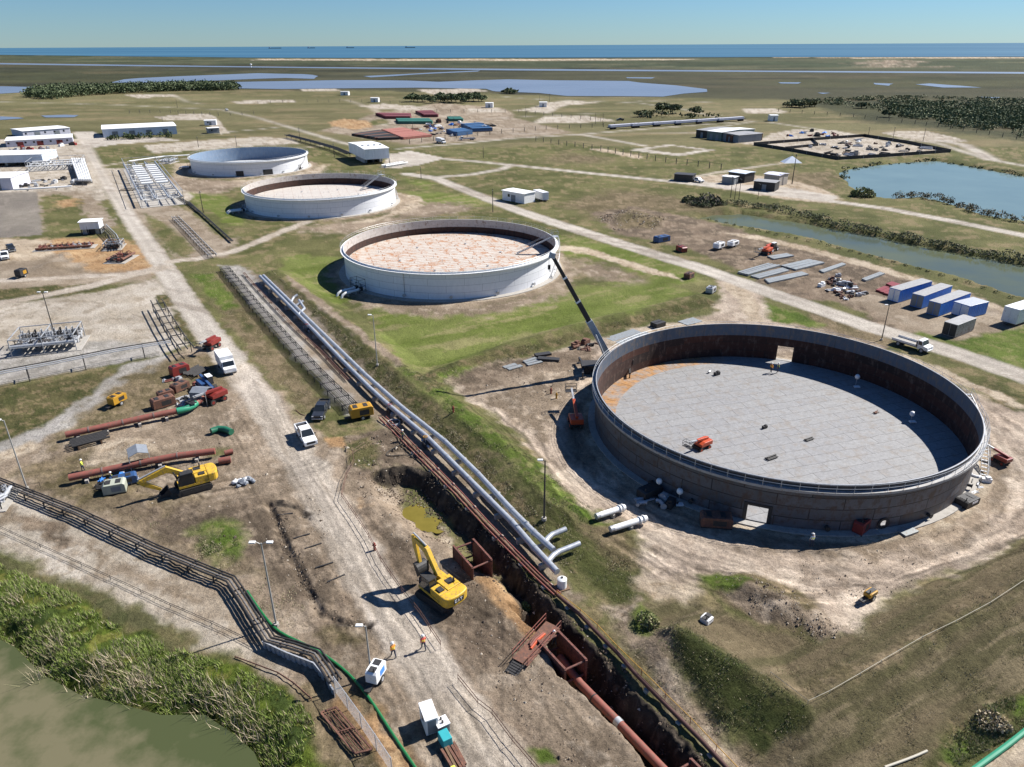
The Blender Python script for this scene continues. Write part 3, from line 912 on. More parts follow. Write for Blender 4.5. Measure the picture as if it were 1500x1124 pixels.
# tyre tracks along the works
def tracks(line, n, spread, width, amp, seed):
    rnd = random.Random(seed)
    pts0 = G2(line)
    for i in range(n):
        o = (rnd.uniform(-spread, spread), rnd.uniform(-spread, spread))
        pts = [(p[0] + o[0] + rnd.uniform(-.6, .6), p[1] + o[1] + rnd.uniform(-.6, .6)) for p in pts0]
        d, _ = seg_dist(gx[m] + wx[m] * .4, gy[m] + wy[m] * .4, pts)
        a = np.exp(-((np.abs(d - .95)) / width) ** 2) * amp * 1.7 * rnd.choice((1, -1, -1))
        col[m] *= (1 + a)[:, None]
tracks([(380, 560), (430, 660), (500, 775), (560, 880), (620, 970), (700, 1090), (740, 1160)], 9, 1.6, .22, .10, 1)
tracks([(60, 700), (150, 690), (250, 740), (360, 720), (430, 700)], 8, 5, .22, .12, 2)
tracks([(330, 600), (380, 700), (450, 830), (560, 960), (640, 1124)], 7, 2.5, .22, .10, 3)
tracks([(700, 590), (760, 640), (820, 720), (920, 790), (1010, 840), (1130, 860), (1300, 850), (1500, 780)], 9, 2.5, .2, .12, 4)
tracks([(560, 760), (620, 850), (700, 920), (800, 1010), (880, 1110)], 6, 2, .25, .12, 5)
tracks([(930, 320), (1010, 350), (1060, 350), (1200, 400), (1380, 470), (1480, 480)], 7, 4, .3, .10, 6)
# general mottling at every scale, so that no area is flat
mott = (fbm(gx / 1.1, gy / 1.1, 90, 4, .7) - .5) * np.clip(1.1 - dist / 260, .12, 1) + (fbm(gx / 14, gy / 14, 91, 4) - .5) * .45 + (fbm(gx / 160, gy / 160, 92, 4) - .5) * .6 * far + (fbm(gx / 90 + gy / 900, gy / 500, 93, 4) - .5) * .95 * np.clip((dist - 900) / 500, 0, 1)
col *= np.clip(1 + mott * .62, .4, 1.8)[:, None]
fr = np.clip(1.15 - dist / 330, 0, 1)
gz = gz + rgh * fr * 2.6 * ((fbm(gx / .75, gy / .75, 50, 3, .6) - .5) + .9 * (fbm(gx / 3.1, gy / 3.1, 55, 2) - .5))
gz = gz - np.clip((dist - 9500) / 4000, 0, 1) * 40 - np.clip((dist - 20000) / 60000, 0, 1) * 300
col = np.clip(col, .015, .8)

gm, t, b = newmat('ground_cover')
at = nnode(t, 'ShaderNodeAttribute', attribute_name='Col')
tc = t.nodes.new('ShaderNodeTexCoord')
out = at.outputs['Color']
hs = []
for sc_, lo, hi, dt, ro in ((9.0, .60, 1.34, 8.0, .8), (2.1, .74, 1.24, 8.0, .72), (.16, .86, 1.14, 6.0, .7)):
    n1 = nnode(t, 'ShaderNodeTexNoise', Scale=sc_, Detail=dt, Roughness=ro)
    t.links.new(tc.outputs['Object'], n1.inputs['Vector'])
    mr = t.nodes.new('ShaderNodeMapRange')
    mr.inputs[1].default_value = .32
    mr.inputs[2].default_value = .68
    mr.inputs[3].default_value = lo
    mr.inputs[4].default_value = hi
    t.links.new(n1.outputs[0], mr.inputs[0])
    mx = nnode(t, 'ShaderNodeMix', data_type='RGBA', blend_type='MULTIPLY')
    mx.inputs['Factor'].default_value = 1
    t.links.new(out, mx.inputs['A'])
    t.links.new(mr.outputs[0], mx.inputs['B'])
    out = mx.outputs['Result']
    hs.append(n1.outputs[0])
# scattered pebbles and clods, darker or paler than the soil
vo = nnode(t, 'ShaderNodeTexVoronoi', Scale=1.9)
t.links.new(tc.outputs['Object'], vo.inputs['Vector'])
mr = t.nodes.new('ShaderNodeMapRange')
mr.inputs[1].default_value = .10
mr.inputs[2].default_value = .17
mr.inputs[3].default_value = 1
mr.inputs[4].default_value = 0
t.links.new(vo.outputs['Distance'], mr.inputs[0])
cr_ = t.nodes.new('ShaderNodeMapRange')
cr_.inputs[3].default_value = .45
cr_.inputs[4].default_value = 1.45
t.links.new(vo.outputs['Color'], cr_.inputs[0])
mx = nnode(t, 'ShaderNodeMix', data_type='RGBA', blend_type='MULTIPLY')
t.links.new(mr.outputs[0], mx.inputs['Factor'])
t.links.new(out, mx.inputs['A'])
t.links.new(cr_.outputs[0], mx.inputs['B'])
out = mx.outputs['Result']
t.links.new(out, b.inputs['Base Color'])
bp = nnode(t, 'ShaderNodeBump', Strength=.7, Distance=0.10)
t.links.new(hs[0], bp.inputs['Height'])
bp2 = nnode(t, 'ShaderNodeBump', Strength=.7, Distance=0.35)
t.links.new(hs[1], bp2.inputs['Height'])
t.links.new(bp.outputs[0], bp2.inputs['Normal'])
t.links.new(bp2.outputs[0], b.inputs['Normal'])
b.inputs['Roughness'].default_value = .95
b.inputs['Specular IOR Level'].default_value = .08

ii = np.arange((NR - 1) * (NC - 1))
r0 = ii // (NC - 1)
c0 = ii % (NC - 1)
q = np.stack([r0 * NC + c0, (r0 + 1) * NC + c0, (r0 + 1) * NC + c0 + 1, r0 * NC + c0 + 1], 1)
fc = (cls[q].sum(1) > 0) * np.max(cls[q], 1) * ((cls[q] > 0).sum(1) >= 3)
for cid, nm in ((0, 'ground'), (1, 'gravel_road'), (2, 'service_road')):
    fq = q[fc == cid]
    used, inv = np.unique(fq.ravel(), return_inverse=True)
    me = bpy.data.meshes.new(nm)
    me.vertices.add(len(used))
    me.vertices.foreach_set('co', np.stack([gx[used], gy[used], gz[used]], 1).astype(np.float32).ravel())
    me.loops.add(len(inv))
    me.loops.foreach_set('vertex_index', inv.astype(np.int32))
    me.polygons.add(len(fq))
    me.polygons.foreach_set('loop_start', np.arange(0, len(inv), 4, dtype=np.int32))
    me.polygons.foreach_set('use_smooth', np.ones(len(fq), bool))
    ca_ = me.color_attributes.new('Col', 'FLOAT_COLOR', 'POINT')
    ca_.data.foreach_set('color', np.concatenate([col[used], np.ones((len(used), 1))], 1).astype(np.float32).ravel())
    me.materials.append(gm)
    me.update(calc_edges=True)
    me.validate()
    o = bpy.data.objects.new(nm, me)
    COL.objects.link(o)
    o['kind'] = 'structure'


# ------------------------------------------------------------------ water
def water_mat(name, c1, c2, scale, gloss, rough, ripple=.15, stretch=(1, 1, 1), bank=None):
    m, t, b = newmat(name)
    t.nodes.remove(b)
    out = t.nodes['Material Output']
    tc = t.nodes.new('ShaderNodeTexCoord')
    mp = nnode(t, 'ShaderNodeMapping')
    mp.inputs['Scale'].default_value = stretch
    t.links.new(tc.outputs['Object'], mp.inputs[0])
    n = nnode(t, 'ShaderNodeTexNoise', Scale=scale, Detail=5.0, Roughness=.6)
    t.links.new(mp.outputs[0], n.inputs['Vector'])
    r = t.nodes.new('ShaderNodeMapRange')
    r.inputs[1].default_value = .35
    r.inputs[2].default_value = .65
    src = n.outputs[0]
    if bank:      # weed beds thicken towards the bank
        dp = nnode(t, 'ShaderNodeVectorMath', operation='DOT_PRODUCT')
        dp.inputs[1].default_value = (bank[0], bank[1], 0)
        t.links.new(tc.outputs['Object'], dp.inputs[0])
        rb = t.nodes.new('ShaderNodeMapRange')
        rb.inputs[1].default_value = bank[2]
        rb.inputs[2].default_value = bank[3]
        rb.inputs[3].default_value = -.12
        rb.inputs[4].default_value = .26
        t.links.new(dp.outputs['Value'], rb.inputs[0])
        ad = nnode(t, 'ShaderNodeMath', operation='ADD')
        t.links.new(src, ad.inputs[0])
        t.links.new(rb.outputs[0], ad.inputs[1])
        src = ad.outputs[0]
    t.links.new(src, r.inputs[0])
    mx = nnode(t, 'ShaderNodeMix', data_type='RGBA')
    mx.inputs['A'].default_value = (*c1, 1)
    mx.inputs['B'].default_value = (*c2, 1)
    t.links.new(r.outputs[0], mx.inputs['Factor'])
    d = nnode(t, 'ShaderNodeBsdfDiffuse')
    t.links.new(mx.outputs['Result'], d.inputs[0])
    g = nnode(t, 'ShaderNodeBsdfGlossy', Roughness=rough)
    g.inputs[0].default_value = (1, 1, 1, 1)
    n2 = nnode(t, 'ShaderNodeTexNoise', Scale=2.5, Detail=3.0)
    t.links.new(tc.outputs['Object'], n2.inputs['Vector'])
    bp = nnode(t, 'ShaderNodeBump', Strength=ripple, Distance=.05)
    t.links.new(n2.outputs[0], bp.inputs['Height'])
    t.links.new(bp.outputs[0], g.inputs['Normal'])
    fr = nnode(t, 'ShaderNodeFresnel', IOR=1.33)
    cl = t.nodes.new('ShaderNodeMapRange')
    cl.inputs[1].default_value = 0.02
    cl.inputs[2].default_value = 0.8
    cl.inputs[3].default_value = .02
    cl.inputs[4].default_value = gloss
    t.links.new(fr.outputs[0], cl.inputs[0])
    ms = t.nodes.new('ShaderNodeMixShader')
    t.links.new(cl.outputs[0], ms.inputs[0])
    t.links.new(d.outputs[0], ms.inputs[1])
    t.links.new(g.outputs[0], ms.inputs[2])
    t.links.new(ms.outputs[0], out.inputs[0])
    return m


def sheet(name, pts, z, mat, wob=0.0, step=None, seed=0):
    """flat sheet of water with a ragged shoreline"""
    if step:
        rnd = random.Random(seed)
        o = []
        for i in range(len(pts)):
            a, b2 = pts[i], pts[(i + 1) % len(pts)]
            L = math.dist(a, b2)
            k = max(1, min(40, int(L / step)))
            for j in range(k):
                f = j / k
                o.append((a[0] + (b2[0] - a[0]) * f + rnd.uniform(-wob, wob), a[1] + (b2[1] - a[1]) * f + rnd.uniform(-wob, wob)))
        pts = o
    me = bpy.data.meshes.new(name)
    me.from_pydata([(x, y, z) for x, y in pts], [], [tuple(range(len(pts)))])
    me.materials.append(mat)
    if me.polygons[0].normal.z < 0:
        me.flip_normals()
    o = bpy.data.objects.new(name, me)
    COL.objects.link(o)
    o['kind'] = 'structure'
    return o


def grow(pts, d):
    cx = sum(p[0] for p in pts) / len(pts)
    cy = sum(p[1] for p in pts) / len(pts)
    return [(p[0] + (p[0] - cx) / max(math.hypot(p[0] - cx, p[1] - cy), 1) * d, p[1] + (p[1] - cy) / max(math.hypot(p[0] - cx, p[1] - cy), 1) * d) for p in pts]


BANK = (.50, .866, 18.3, 22.6)
m_pond = water_mat('pond_water', C(126, 120, 92), C(86, 93, 60), .35, .45, .04, bank=BANK)
m_lake = water_mat('lake_water', C(118, 140, 142), C(128, 150, 150), .03, .35, .12)
m_canal = water_mat('canal_water', C(92, 102, 90), C(110, 114, 80), .04, .45, .08)
m_bay = water_mat('bay_water', C(116, 128, 146), C(130, 141, 158), .004, .35, .25)
m_sea = water_mat('sea_water', C(46, 100, 132), C(84, 130, 154), .0006, .10, .35, stretch=(.12, 1, 1))
m_puddle = water_mat('puddle_water', C(142, 128, 58), C(128, 116, 50), .5, .3, .05)
sheet('pond_water', WATERS[0][0][:-1] + [P(-260, 1500, -1.1)], -1.1, m_pond)
sheet('lake_water', grow(WATERS[1][0], 8), -1.0, m_lake)
sheet('canal_water', [P(a, b, -1) for a, b in [(1010, 318), (1045, 306), (1125, 312), (1315, 348), (1500, 384), (1700, 425), (1720, 500), (1497, 446), (1375, 408), (1275, 383), (1125, 346), (1040, 332)]], -1.0, m_canal)
sheet('bay_water', wl([(320, 121.5), (375, 119.6), (430, 119), (550, 117.2), (637, 119.8), (750, 117), (910, 119), (945, 121.5), (1000, 125), (1037, 131), (1042, 134.5), (1010, 137.5), (975, 141), (900, 141.6), (825, 140.5), (775, 137.5), (737, 134), (715, 134), (700, 130.5), (600, 129.2), (500, 130), (400, 131.5), (350, 130)]), .25, m_bay, 12, 60, 1)
sheet('bay_water', wl([(168, 117), (260, 112), (375, 107.6), (445, 108.8), (472, 115.5), (420, 114.5), (375, 116.2), (300, 119), (220, 121), (170, 121)]), .25, m_bay, 12, 60, 2)
sheet('bay_water', wl([(-900, 127), (0, 127.2), (50, 127.6), (38, 135), (0, 137.5), (-900, 142)]), .25, m_bay, 8, 60, 3)
sheet('channel_water', wl([(-1500, 90.5), (0, 92.6), (365, 97.6), (560, 99.4), (750, 101), (1125, 104), (1500, 105.8), (2600, 109), (2600, 112), (1500, 108.6), (1125, 106), (750, 103.4), (560, 101), (365, 99.2), (0, 94.6), (-1500, 92)]), .25, m_bay, 10, 300, 4)
sheet('channel_water', wl([(530, 112), (640, 106.5), (700, 103.5), (700, 105), (640, 108), (540, 113.6)]), .26, m_bay, 8, 60, 5)
for k, q_ in enumerate([[(0, 171), (28, 172), (30, 174.5), (0, 176)], [(60, 170), (90, 168.6), (115, 169.4), (112, 172.4), (64, 173)], [(1140, 121), (1172, 121), (1172, 123), (1146, 122.8)],
                        [(1343, 124), (1362, 122.8), (1410, 126), (1435, 128.6), (1380, 128.6)], [(1438, 142.4), (1466, 143), (1460, 144.6)], [(1192, 136), (1214, 136.4), (1200, 137.8)],
                        [(918, 113.6), (960, 113.8), (955, 115.6), (920, 115)], [(1280, 122), (1305, 123), (1300, 126), (1284, 124)]]):
    sheet('marsh_pool', wl(q_), .25, m_bay, 3, 30, 10 + k)
sea_line = wl([(0, 80.8), (190, 83), (375, 85), (560, 85.6), (750, 85.2), (1125, 84.2), (1500, 83.6)])
sea_line = [(sea_line[0][0] - 9000, sea_line[0][1] + 1500)] + sea_line + [(sea_line[-1][0] + 9000, sea_line[-1][1] - 2500)]
sl = []
for i in range(len(sea_line) - 1):
    for j in range(12):
        f = j / 12
        a, b2 = sea_line[i], sea_line[i + 1]
        sl.append((a[0] + (b2[0] - a[0]) * f, a[1] + (b2[1] - a[1]) * f + random.uniform(-14, 14)))
sb = MB()
n_ = len(sl)
rad = [0, 7000, 11000, 20000, 45000, 160000]
vs = []
for q_ in rad:
    for x, y in sl:
        h_ = math.hypot(x, y)
        k = 1 if q_ == 0 else (h_ + q_) / h_
        vs.append((x * k, y * k, 1.2))
sb.add(vs, [(j * n_ + i, j * n_ + i + 1, (j + 1) * n_ + i + 1, (j + 1) * n_ + i) for i in range(n_ - 1) for j in range(5)])
so = sb.build('sea', m_sea)
so.data.update()
if so.data.polygons[0].normal.z < 0:
    so.data.flip_normals()
so['kind'] = 'structure'
# ------------------------------------------------------------------ shared materials
m_steel = paint('bare_steel', C(150, 146, 140), .55, .2, .3, 3, C(120, 86, 60), .25)
m_dark = paint('dark_steel', (.035, .033, .032), .6, .1, .4, 3)
m_black = paint('black_rubber', (.022, .021, .02), .85, 0, .3, 6, (.10, .085, .07), .3)
m_white = paint('white_paint', (.74, .74, .72), .45, 0, .08, .8, (.42, .36, .28), .12)
m_cleanwhite = paint('clean_white', (.76, .76, .75), .4, 0, .07, 1.0, (.50, .45, .38), .16)
m_galv = paint('galvanised', (.45, .46, .47), .42, .35, .22, 2.5)
m_silver = paint('pipe_silver', (.40, .42, .45), .36, .3, .22, 1.6, (.30, .27, .24), .18)
m_rust = paint('rusty_steel', (.17, .075, .045), .85, 0, .45, 2.2, (.09, .05, .038), .4)
m_redpipe = paint('red_oxide_pipe', C(160, 92, 78), .7, 0, .22, 1.2, C(130, 100, 84), .3)
m_conc = paint('concrete', C(196, 190, 180), .9, 0, .18, 1.4, C(150, 140, 126), .2)
m_wood = paint('old_timber', C(140, 112, 84), .85, 0, .3, 5, C(92, 74, 58), .3)
m_yellow = paint('machine_yellow', (.62, .38, .03), .45, 0, .2, 2.0, (.26, .18, .09), .3)
m_glass = paint('dark_glass', (.02, .025, .03), .08, 0, .1, 1)
m_orange = paint('orange_paint', C(222, 92, 48), .45, 0, .14, 2.0, C(130, 70, 50), .15)
m_blue2 = paint('faded_blue', C(52, 92, 146), .5, 0, .18, 1.2, C(90, 100, 112), .25)
m_red = paint('red_paint', C(158, 60, 52), .45, 0, .18, 2.0, C(110, 50, 44), .2)
m_bluec = paint('blue_paint', (.06, .24, .68), .5, 0, .16, 1.2, (.08, .14, .26), .15, streak=True)
m_greenp = paint('green_coating', C(58, 168, 128), .5, 0, .12, 1.5)
m_teal = paint('teal_tarp', C(52, 184, 190), .6, 0, .1, 2)
m_tarp = paint('grey_tarp', C(150, 156, 164), .6, 0, .18, 3)
m_yel2 = paint('yellow_rail', C(214, 160, 48), .5, 0, .15, 3)
m_greenh = paint('green_hose', C(36, 130, 72), .5, 0, .15, 3)
m_skin = paint('skin', (.42, .24, .16), .6, 0, .08, 8)
m_hiviz = paint('hi_vis_orange', (.80, .30, .05), .6, 0, .12, 8)
m_hipink = paint('hi_vis_red', (.75, .12, .10), .6, 0, .12, 8)
m_hiyel = paint('hi_vis_yellow', (.62, .68, .08), .6, 0, .12, 8)
m_denim = paint('dark_trousers', (.035, .045, .075), .8, 0, .2, 8)
m_hat = paint('hard_hat', (.75, .75, .72), .35, 0, .05, 4)
m_brownroof = paint('roof_metal', C(186, 184, 180), .5, .1, .15, 1.0, C(140, 126, 112), .18)
m_wall = paint('ribbed_wall', (.72, .74, .76), .5, 0, .1, .8, C(160, 156, 148), .12, streak=True)
m_greywall = paint('grey_wall', C(150, 156, 160), .6, 0, .14, .8, streak=True)


def polar_coords(t, rad):
    tc = t.nodes.new('ShaderNodeTexCoord')
    sx = t.nodes.new('ShaderNodeSeparateXYZ')
    t.links.new(tc.outputs['Object'], sx.inputs[0])
    at = nnode(t, 'ShaderNodeMath', operation='ARCTAN2')
    t.links.new(sx.outputs[1], at.inputs[0])
    t.links.new(sx.outputs[0], at.inputs[1])
    mu = nnode(t, 'ShaderNodeMath', operation='MULTIPLY')
    mu.inputs[1].default_value = rad
    t.links.new(at.outputs[0], mu.inputs[0])
    return tc, sx, mu


def shell_mat(name, a, b2, rust, rust_amt, line, bw, rh, rough=.6, lw=.012, metal=.15, vlo=.78, vhi=1.15):
    """rolled steel plates in courses, butt-welded: plate joints, uneven plates, rust"""
    m, t, b = newmat(name)
    tc, sx, mu = polar_coords(t, 26)
    cb = t.nodes.new('ShaderNodeCombineXYZ')
    t.links.new(mu.outputs[0], cb.inputs[0])
    t.links.new(sx.outputs[2], cb.inputs[1])
    br = nnode(t, 'ShaderNodeTexBrick', Scale=1.0)
    br.inputs['Color1'].default_value = (*a, 1)
    br.inputs['Color2'].default_value = (*b2, 1)
    br.inputs['Mortar'].default_value = (*line, 1)
    br.inputs['Mortar Size'].default_value = lw
    br.inputs['Brick Width'].default_value = bw
    br.inputs['Row Height'].default_value = rh
    t.links.new(cb.outputs[0], br.inputs['Vector'])
    mp = nnode(t, 'ShaderNodeMapping')
    mp.inputs['Scale'].default_value = (.5, .14, 1)
    t.links.new(cb.outputs[0], mp.inputs[0])
    n = nnode(t, 'ShaderNodeTexNoise', Scale=1.0, Detail=8.0, Roughness=.7)
    t.links.new(cb.outputs[0], n.inputs['Vector'])
    ns = nnode(t, 'ShaderNodeTexNoise', Scale=3.0, Detail=6.0, Roughness=.7)
    t.links.new(mp.outputs[0], ns.inputs['Vector'])
    ad = nnode(t, 'ShaderNodeMath', operation='ADD')
    t.links.new(n.outputs[0], ad.inputs[0])
    t.links.new(ns.outputs[0], ad.inputs[1])
    r = t.nodes.new('ShaderNodeMapRange')
    r.inputs[1].default_value = 1.25 - rust_amt * .6
    r.inputs[2].default_value = 1.40 - rust_amt * .45
    t.links.new(ad.outputs[0], r.inputs[0])
    mx = nnode(t, 'ShaderNodeMix', data_type='RGBA')
    t.links.new(r.outputs[0], mx.inputs['Factor'])
    t.links.new(br.outputs[0], mx.inputs['A'])
    mx.inputs['B'].default_value = (*rust, 1)
    mv = nnode(t, 'ShaderNodeMix', data_type='RGBA', blend_type='MULTIPLY')
    mv.inputs['Factor'].default_value = 1
    r2 = t.nodes.new('ShaderNodeMapRange')
    r2.inputs[1].default_value = .3
    r2.inputs[2].default_value = .7
    r2.inputs[3].default_value = vlo
    r2.inputs[4].default_value = vhi
    t.links.new(ns.outputs[0], r2.inputs[0])
    t.links.new(mx.outputs['Result'], mv.inputs['A'])
    t.links.new(r2.outputs[0], mv.inputs['B'])
    t.links.new(mv.outputs['Result'], b.inputs['Base Color'])
    b.inputs['Roughness'].default_value = rough
    b.inputs['Metallic'].default_value = metal
    return m


def plate_mat(name, base, alt, line, rust, rust_lo, rust_hi, bw, rh, ring=None, ringcol=None, lw=.02):
    """floor or roof of lapped plates: joints, rust in patches, an outer ring of sketch plates"""
    m, t, b = newmat(name)
    tc, sx, mu = polar_coords(t, 26)
    mp = nnode(t, 'ShaderNodeMapping')
    mp.inputs['Rotation'].default_value = (0, 0, -.3)
    t.links.new(tc.outputs['Object'], mp.inputs[0])
    br = nnode(t, 'ShaderNodeTexBrick', Scale=1.0)
    br.inputs['Color1'].default_value = (*base, 1)
    br.inputs['Color2'].default_value = (*alt, 1)
    br.inputs['Mortar'].default_value = (*line, 1)
    br.inputs['Mortar Size'].default_value = lw
    br.inputs['Brick Width'].default_value = bw
    br.inputs['Row Height'].default_value = rh
    nw = nnode(t, 'ShaderNodeTexNoise', Scale=.5, Detail=3.0)
    t.links.new(tc.outputs['Object'], nw.inputs['Vector'])
    va = nnode(t, 'ShaderNodeMix', data_type='RGBA', blend_type='LINEAR_LIGHT')
    va.inputs['Factor'].default_value = .3
    t.links.new(mp.outputs[0], va.inputs['A'])
    t.links.new(nw.outputs[1], va.inputs['B'])
    t.links.new(va.outputs['Result'], br.inputs['Vector'])
    out = br.outputs[0]
    n = nnode(t, 'ShaderNodeTexNoise', Scale=.55, Detail=8.0, Roughness=.72)
    t.links.new(mp.outputs[0], n.inputs['Vector'])
    r = t.nodes.new('ShaderNodeMapRange')
    r.inputs[1].default_value = rust_lo
    r.inputs[2].default_value = rust_hi
    t.links.new(n.outputs[0], r.inputs[0])
    mx = nnode(t, 'ShaderNodeMix', data_type='RGBA')
    t.links.new(r.outputs[0], mx.inputs['Factor'])
    t.links.new(out, mx.inputs['A'])
    mx.inputs['B'].default_value = (*rust, 1)
    out = mx.outputs['Result']
    if ring:
        ln = nnode(t, 'ShaderNodeVectorMath', operation='LENGTH')
        t.links.new(tc.outputs['Object'], ln.inputs[0])
        wv = nnode(t, 'ShaderNodeTexBrick', Scale=1.0)
        wv.inputs['Color1'].default_value = (*ringcol, 1)
        wv.inputs['Color2'].default_value = (*[c * .8 for c in ringcol], 1)
        wv.inputs['Mortar'].default_value = (.03, .02, .015, 1)
        wv.inputs['Mortar Size'].default_value = .05
        wv.inputs['Brick Width'].default_value = 1.45
        wv.inputs['Row Height'].default_value = 9.0
        wv.offset = 0
        cb = t.nodes.new('ShaderNodeCombineXYZ')
        t.links.new(mu.outputs[0], cb.inputs[0])
        cb.inputs[1].default_value = 4.0
        t.links.new(cb.outputs[0], wv.inputs['Vector'])
        # the ring of annular plates, rusty on the side away from the works
        gr = t.nodes.new('ShaderNodeMapRange')
        gr.inputs[1].default_value = ring - .1
        gr.inputs[2].default_value = ring + .1
        t.links.new(ln.outputs['Value'], gr.inputs[0])
        dp = nnode(t, 'ShaderNodeVectorMath', operation='DOT_PRODUCT')
        dp.inputs[1].default_value = (-.85, .53, 0)
        t.links.new(tc.outputs['Object'], dp.inputs[0])
        g2 = t.nodes.new('ShaderNodeMapRange')
        g2.inputs[1].default_value = 12
        g2.inputs[2].default_value = 17
        t.links.new(dp.outputs['Value'], g2.inputs[0])
        ml = nnode(t, 'ShaderNodeMath', operation='MULTIPLY')
        t.links.new(gr.outputs[0], ml.inputs[0])
        t.links.new(g2.outputs[0], ml.inputs[1])
        m3 = nnode(t, 'ShaderNodeMix', data_type='RGBA')
        n7 = nnode(t, 'ShaderNodeTexNoise', Scale=.45, Detail=6.0, Roughness=.7)
        t.links.new(tc.outputs['Object'], n7.inputs['Vector'])
        r7 = t.nodes.new('ShaderNodeMapRange')
        r7.inputs[1].default_value = .38
        r7.inputs[2].default_value = .58
        r7.inputs[3].default_value = .2
        t.links.new(n7.outputs[0], r7.inputs[0])
        m7 = nnode(t, 'ShaderNodeMath', operation='MULTIPLY')
        t.links.new(ml.outputs[0], m7.inputs[0])
        t.links.new(r7.outputs[0], m7.inputs[1])
        t.links.new(m7.outputs[0], m3.inputs['Factor'])
        t.links.new(out, m3.inputs['A'])
        t.links.new(wv.outputs[0], m3.inputs['B'])
        out = m3.outputs['Result']
    n4 = nnode(t, 'ShaderNodeTexNoise', Scale=2.6, Detail=8.0, Roughness=.75)
    t.links.new(tc.outputs['Object'], n4.inputs['Vector'])
    r4 = t.nodes.new('ShaderNodeMapRange')
    r4.inputs[1].default_value = .3
    r4.inputs[2].default_value = .7
    r4.inputs[3].default_value = .70
    r4.inputs[4].default_value = 1.16
    t.links.new(n4.outputs[0], r4.inputs[0])
    mv = nnode(t, 'ShaderNodeMix', data_type='RGBA', blend_type='MULTIPLY')
    mv.inputs['Factor'].default_value = 1
    t.links.new(out, mv.inputs['A'])
    t.links.new(r4.outputs[0], mv.inputs['B'])
    t.links.new(mv.outputs['Result'], b.inputs['Base Color'])
    b.inputs['Roughness'].default_value = .62
    b.inputs['Specular IOR Level'].default_value = .3
    return m


def shell(R_, top, th, doors=(), n=180, bands=()):
    """cylindrical wall; material slots: 0 outside, 1 inside, 2 inside top band. doors: (angle, half width rad, z0, z1)"""
    mb = MB()
    zs = sorted({0.0, top, *[b for b in bands], *[d[2] for d in doors], *[d[3] for d in doors]})
    cuts = sorted({2 * PI * i / n for i in range(n)} | {(d[0] + s * d[1]) % (2 * PI) for d in doors for s in (-1, 1)})
    m = len(cuts)

    def hole(a, z):
        for d in doors:
            if abs((a - d[0] + PI) % (2 * PI) - PI) < d[1] and d[2] < z < d[3]:
                return True
        return False
    nz = len(zs)
    vo = [[(r * math.cos(a), r * math.sin(a), z) for z in zs] for r in (R_, R_ - th) for a in cuts]
    flat = [p for c in vo for p in c]
    F, M = [], []

    def I(s, i, k):
        return (s * m + i % m) * nz + k
    for i in range(m):
        a2 = cuts[(i + 1) % m] + (2 * PI if i == m - 1 else 0)
        am = (cuts[i] + a2) / 2
        for k in range(nz - 1):
            zm = (zs[k] + zs[k + 1]) / 2
            if hole(am, zm):
                continue
            F.append((I(0, i, k), I(0, i + 1, k), I(0, i + 1, k + 1), I(0, i, k + 1)))
            M.append(0)
            F.append((I(1, i + 1, k), I(1, i, k), I(1, i, k + 1), I(1, i + 1, k + 1)))
            M.append(2 if bands and zm > bands[-1] else 1)
            # jambs and heads of openings
            aprev = (cuts[i] + (cuts[i - 1] - (2 * PI if i == 0 else 0))) / 2
            anext = (a2 + cuts[(i + 2) % m] + (2 * PI if i + 2 >= m else 0)) / 2
            if hole(aprev, zm):
                F.append((I(1, i, k), I(0, i, k), I(0, i, k + 1), I(1, i, k + 1)))
                M.append(0)
            if hole(anext, zm):
                F.append((I(0, i + 1, k), I(1, i + 1, k), I(1, i + 1, k + 1), I(0, i + 1, k + 1)))
                M.append(0)
            if k and hole(am, (zs[k - 1] + zs[k]) / 2):
                F.append((I(1, i, k), I(1, i + 1, k), I(0, i + 1, k), I(0, i, k)))
                M.append(0)
        F.append((I(0, i, nz - 1), I(0, i + 1, nz - 1), I(1, i + 1, nz - 1), I(1, i, nz - 1)))
        M.append(0)
    mb.v = flat
    mb.f = F
    mb.mi = M
    return mb


def handrail(R_, z, n, a0=0.0, a1=2 * PI, hh=1.05, r=.022, seg=120):
    mb = MB()
    full = abs(a1 - a0 - 2 * PI) < 1e-6
    for k in range(n + (0 if full else 1)):
        a = a0 + (a1 - a0) * k / n
        mb.cyl((R_ * math.cos(a), R_ * math.sin(a), z), (R_ * math.cos(a), R_ * math.sin(a), z + hh), r, 4)
    for q in (.55, 1.0):
        pts = [(R_ * math.cos(a0 + (a1 - a0) * k / seg), R_ * math.sin(a0 + (a1 - a0) * k / seg), z + hh * q) for k in range(seg + 1)]
        mb.tube(pts, r, 4, False)
    return mb


def disc(R_, z, n=120, skirt=.15):
    mb = MB()
    vs = [(R_ * math.cos(2 * PI * k / n), R_ * math.sin(2 * PI * k / n), z) for k in range(n)]
    lo = [(x, y, z - skirt) for x, y, _ in vs]
    mb.add(vs + lo, [tuple(range(n))] + [(k, n + k, n + (k + 1) % n, (k + 1) % n) for k in range(n)])
    return mb


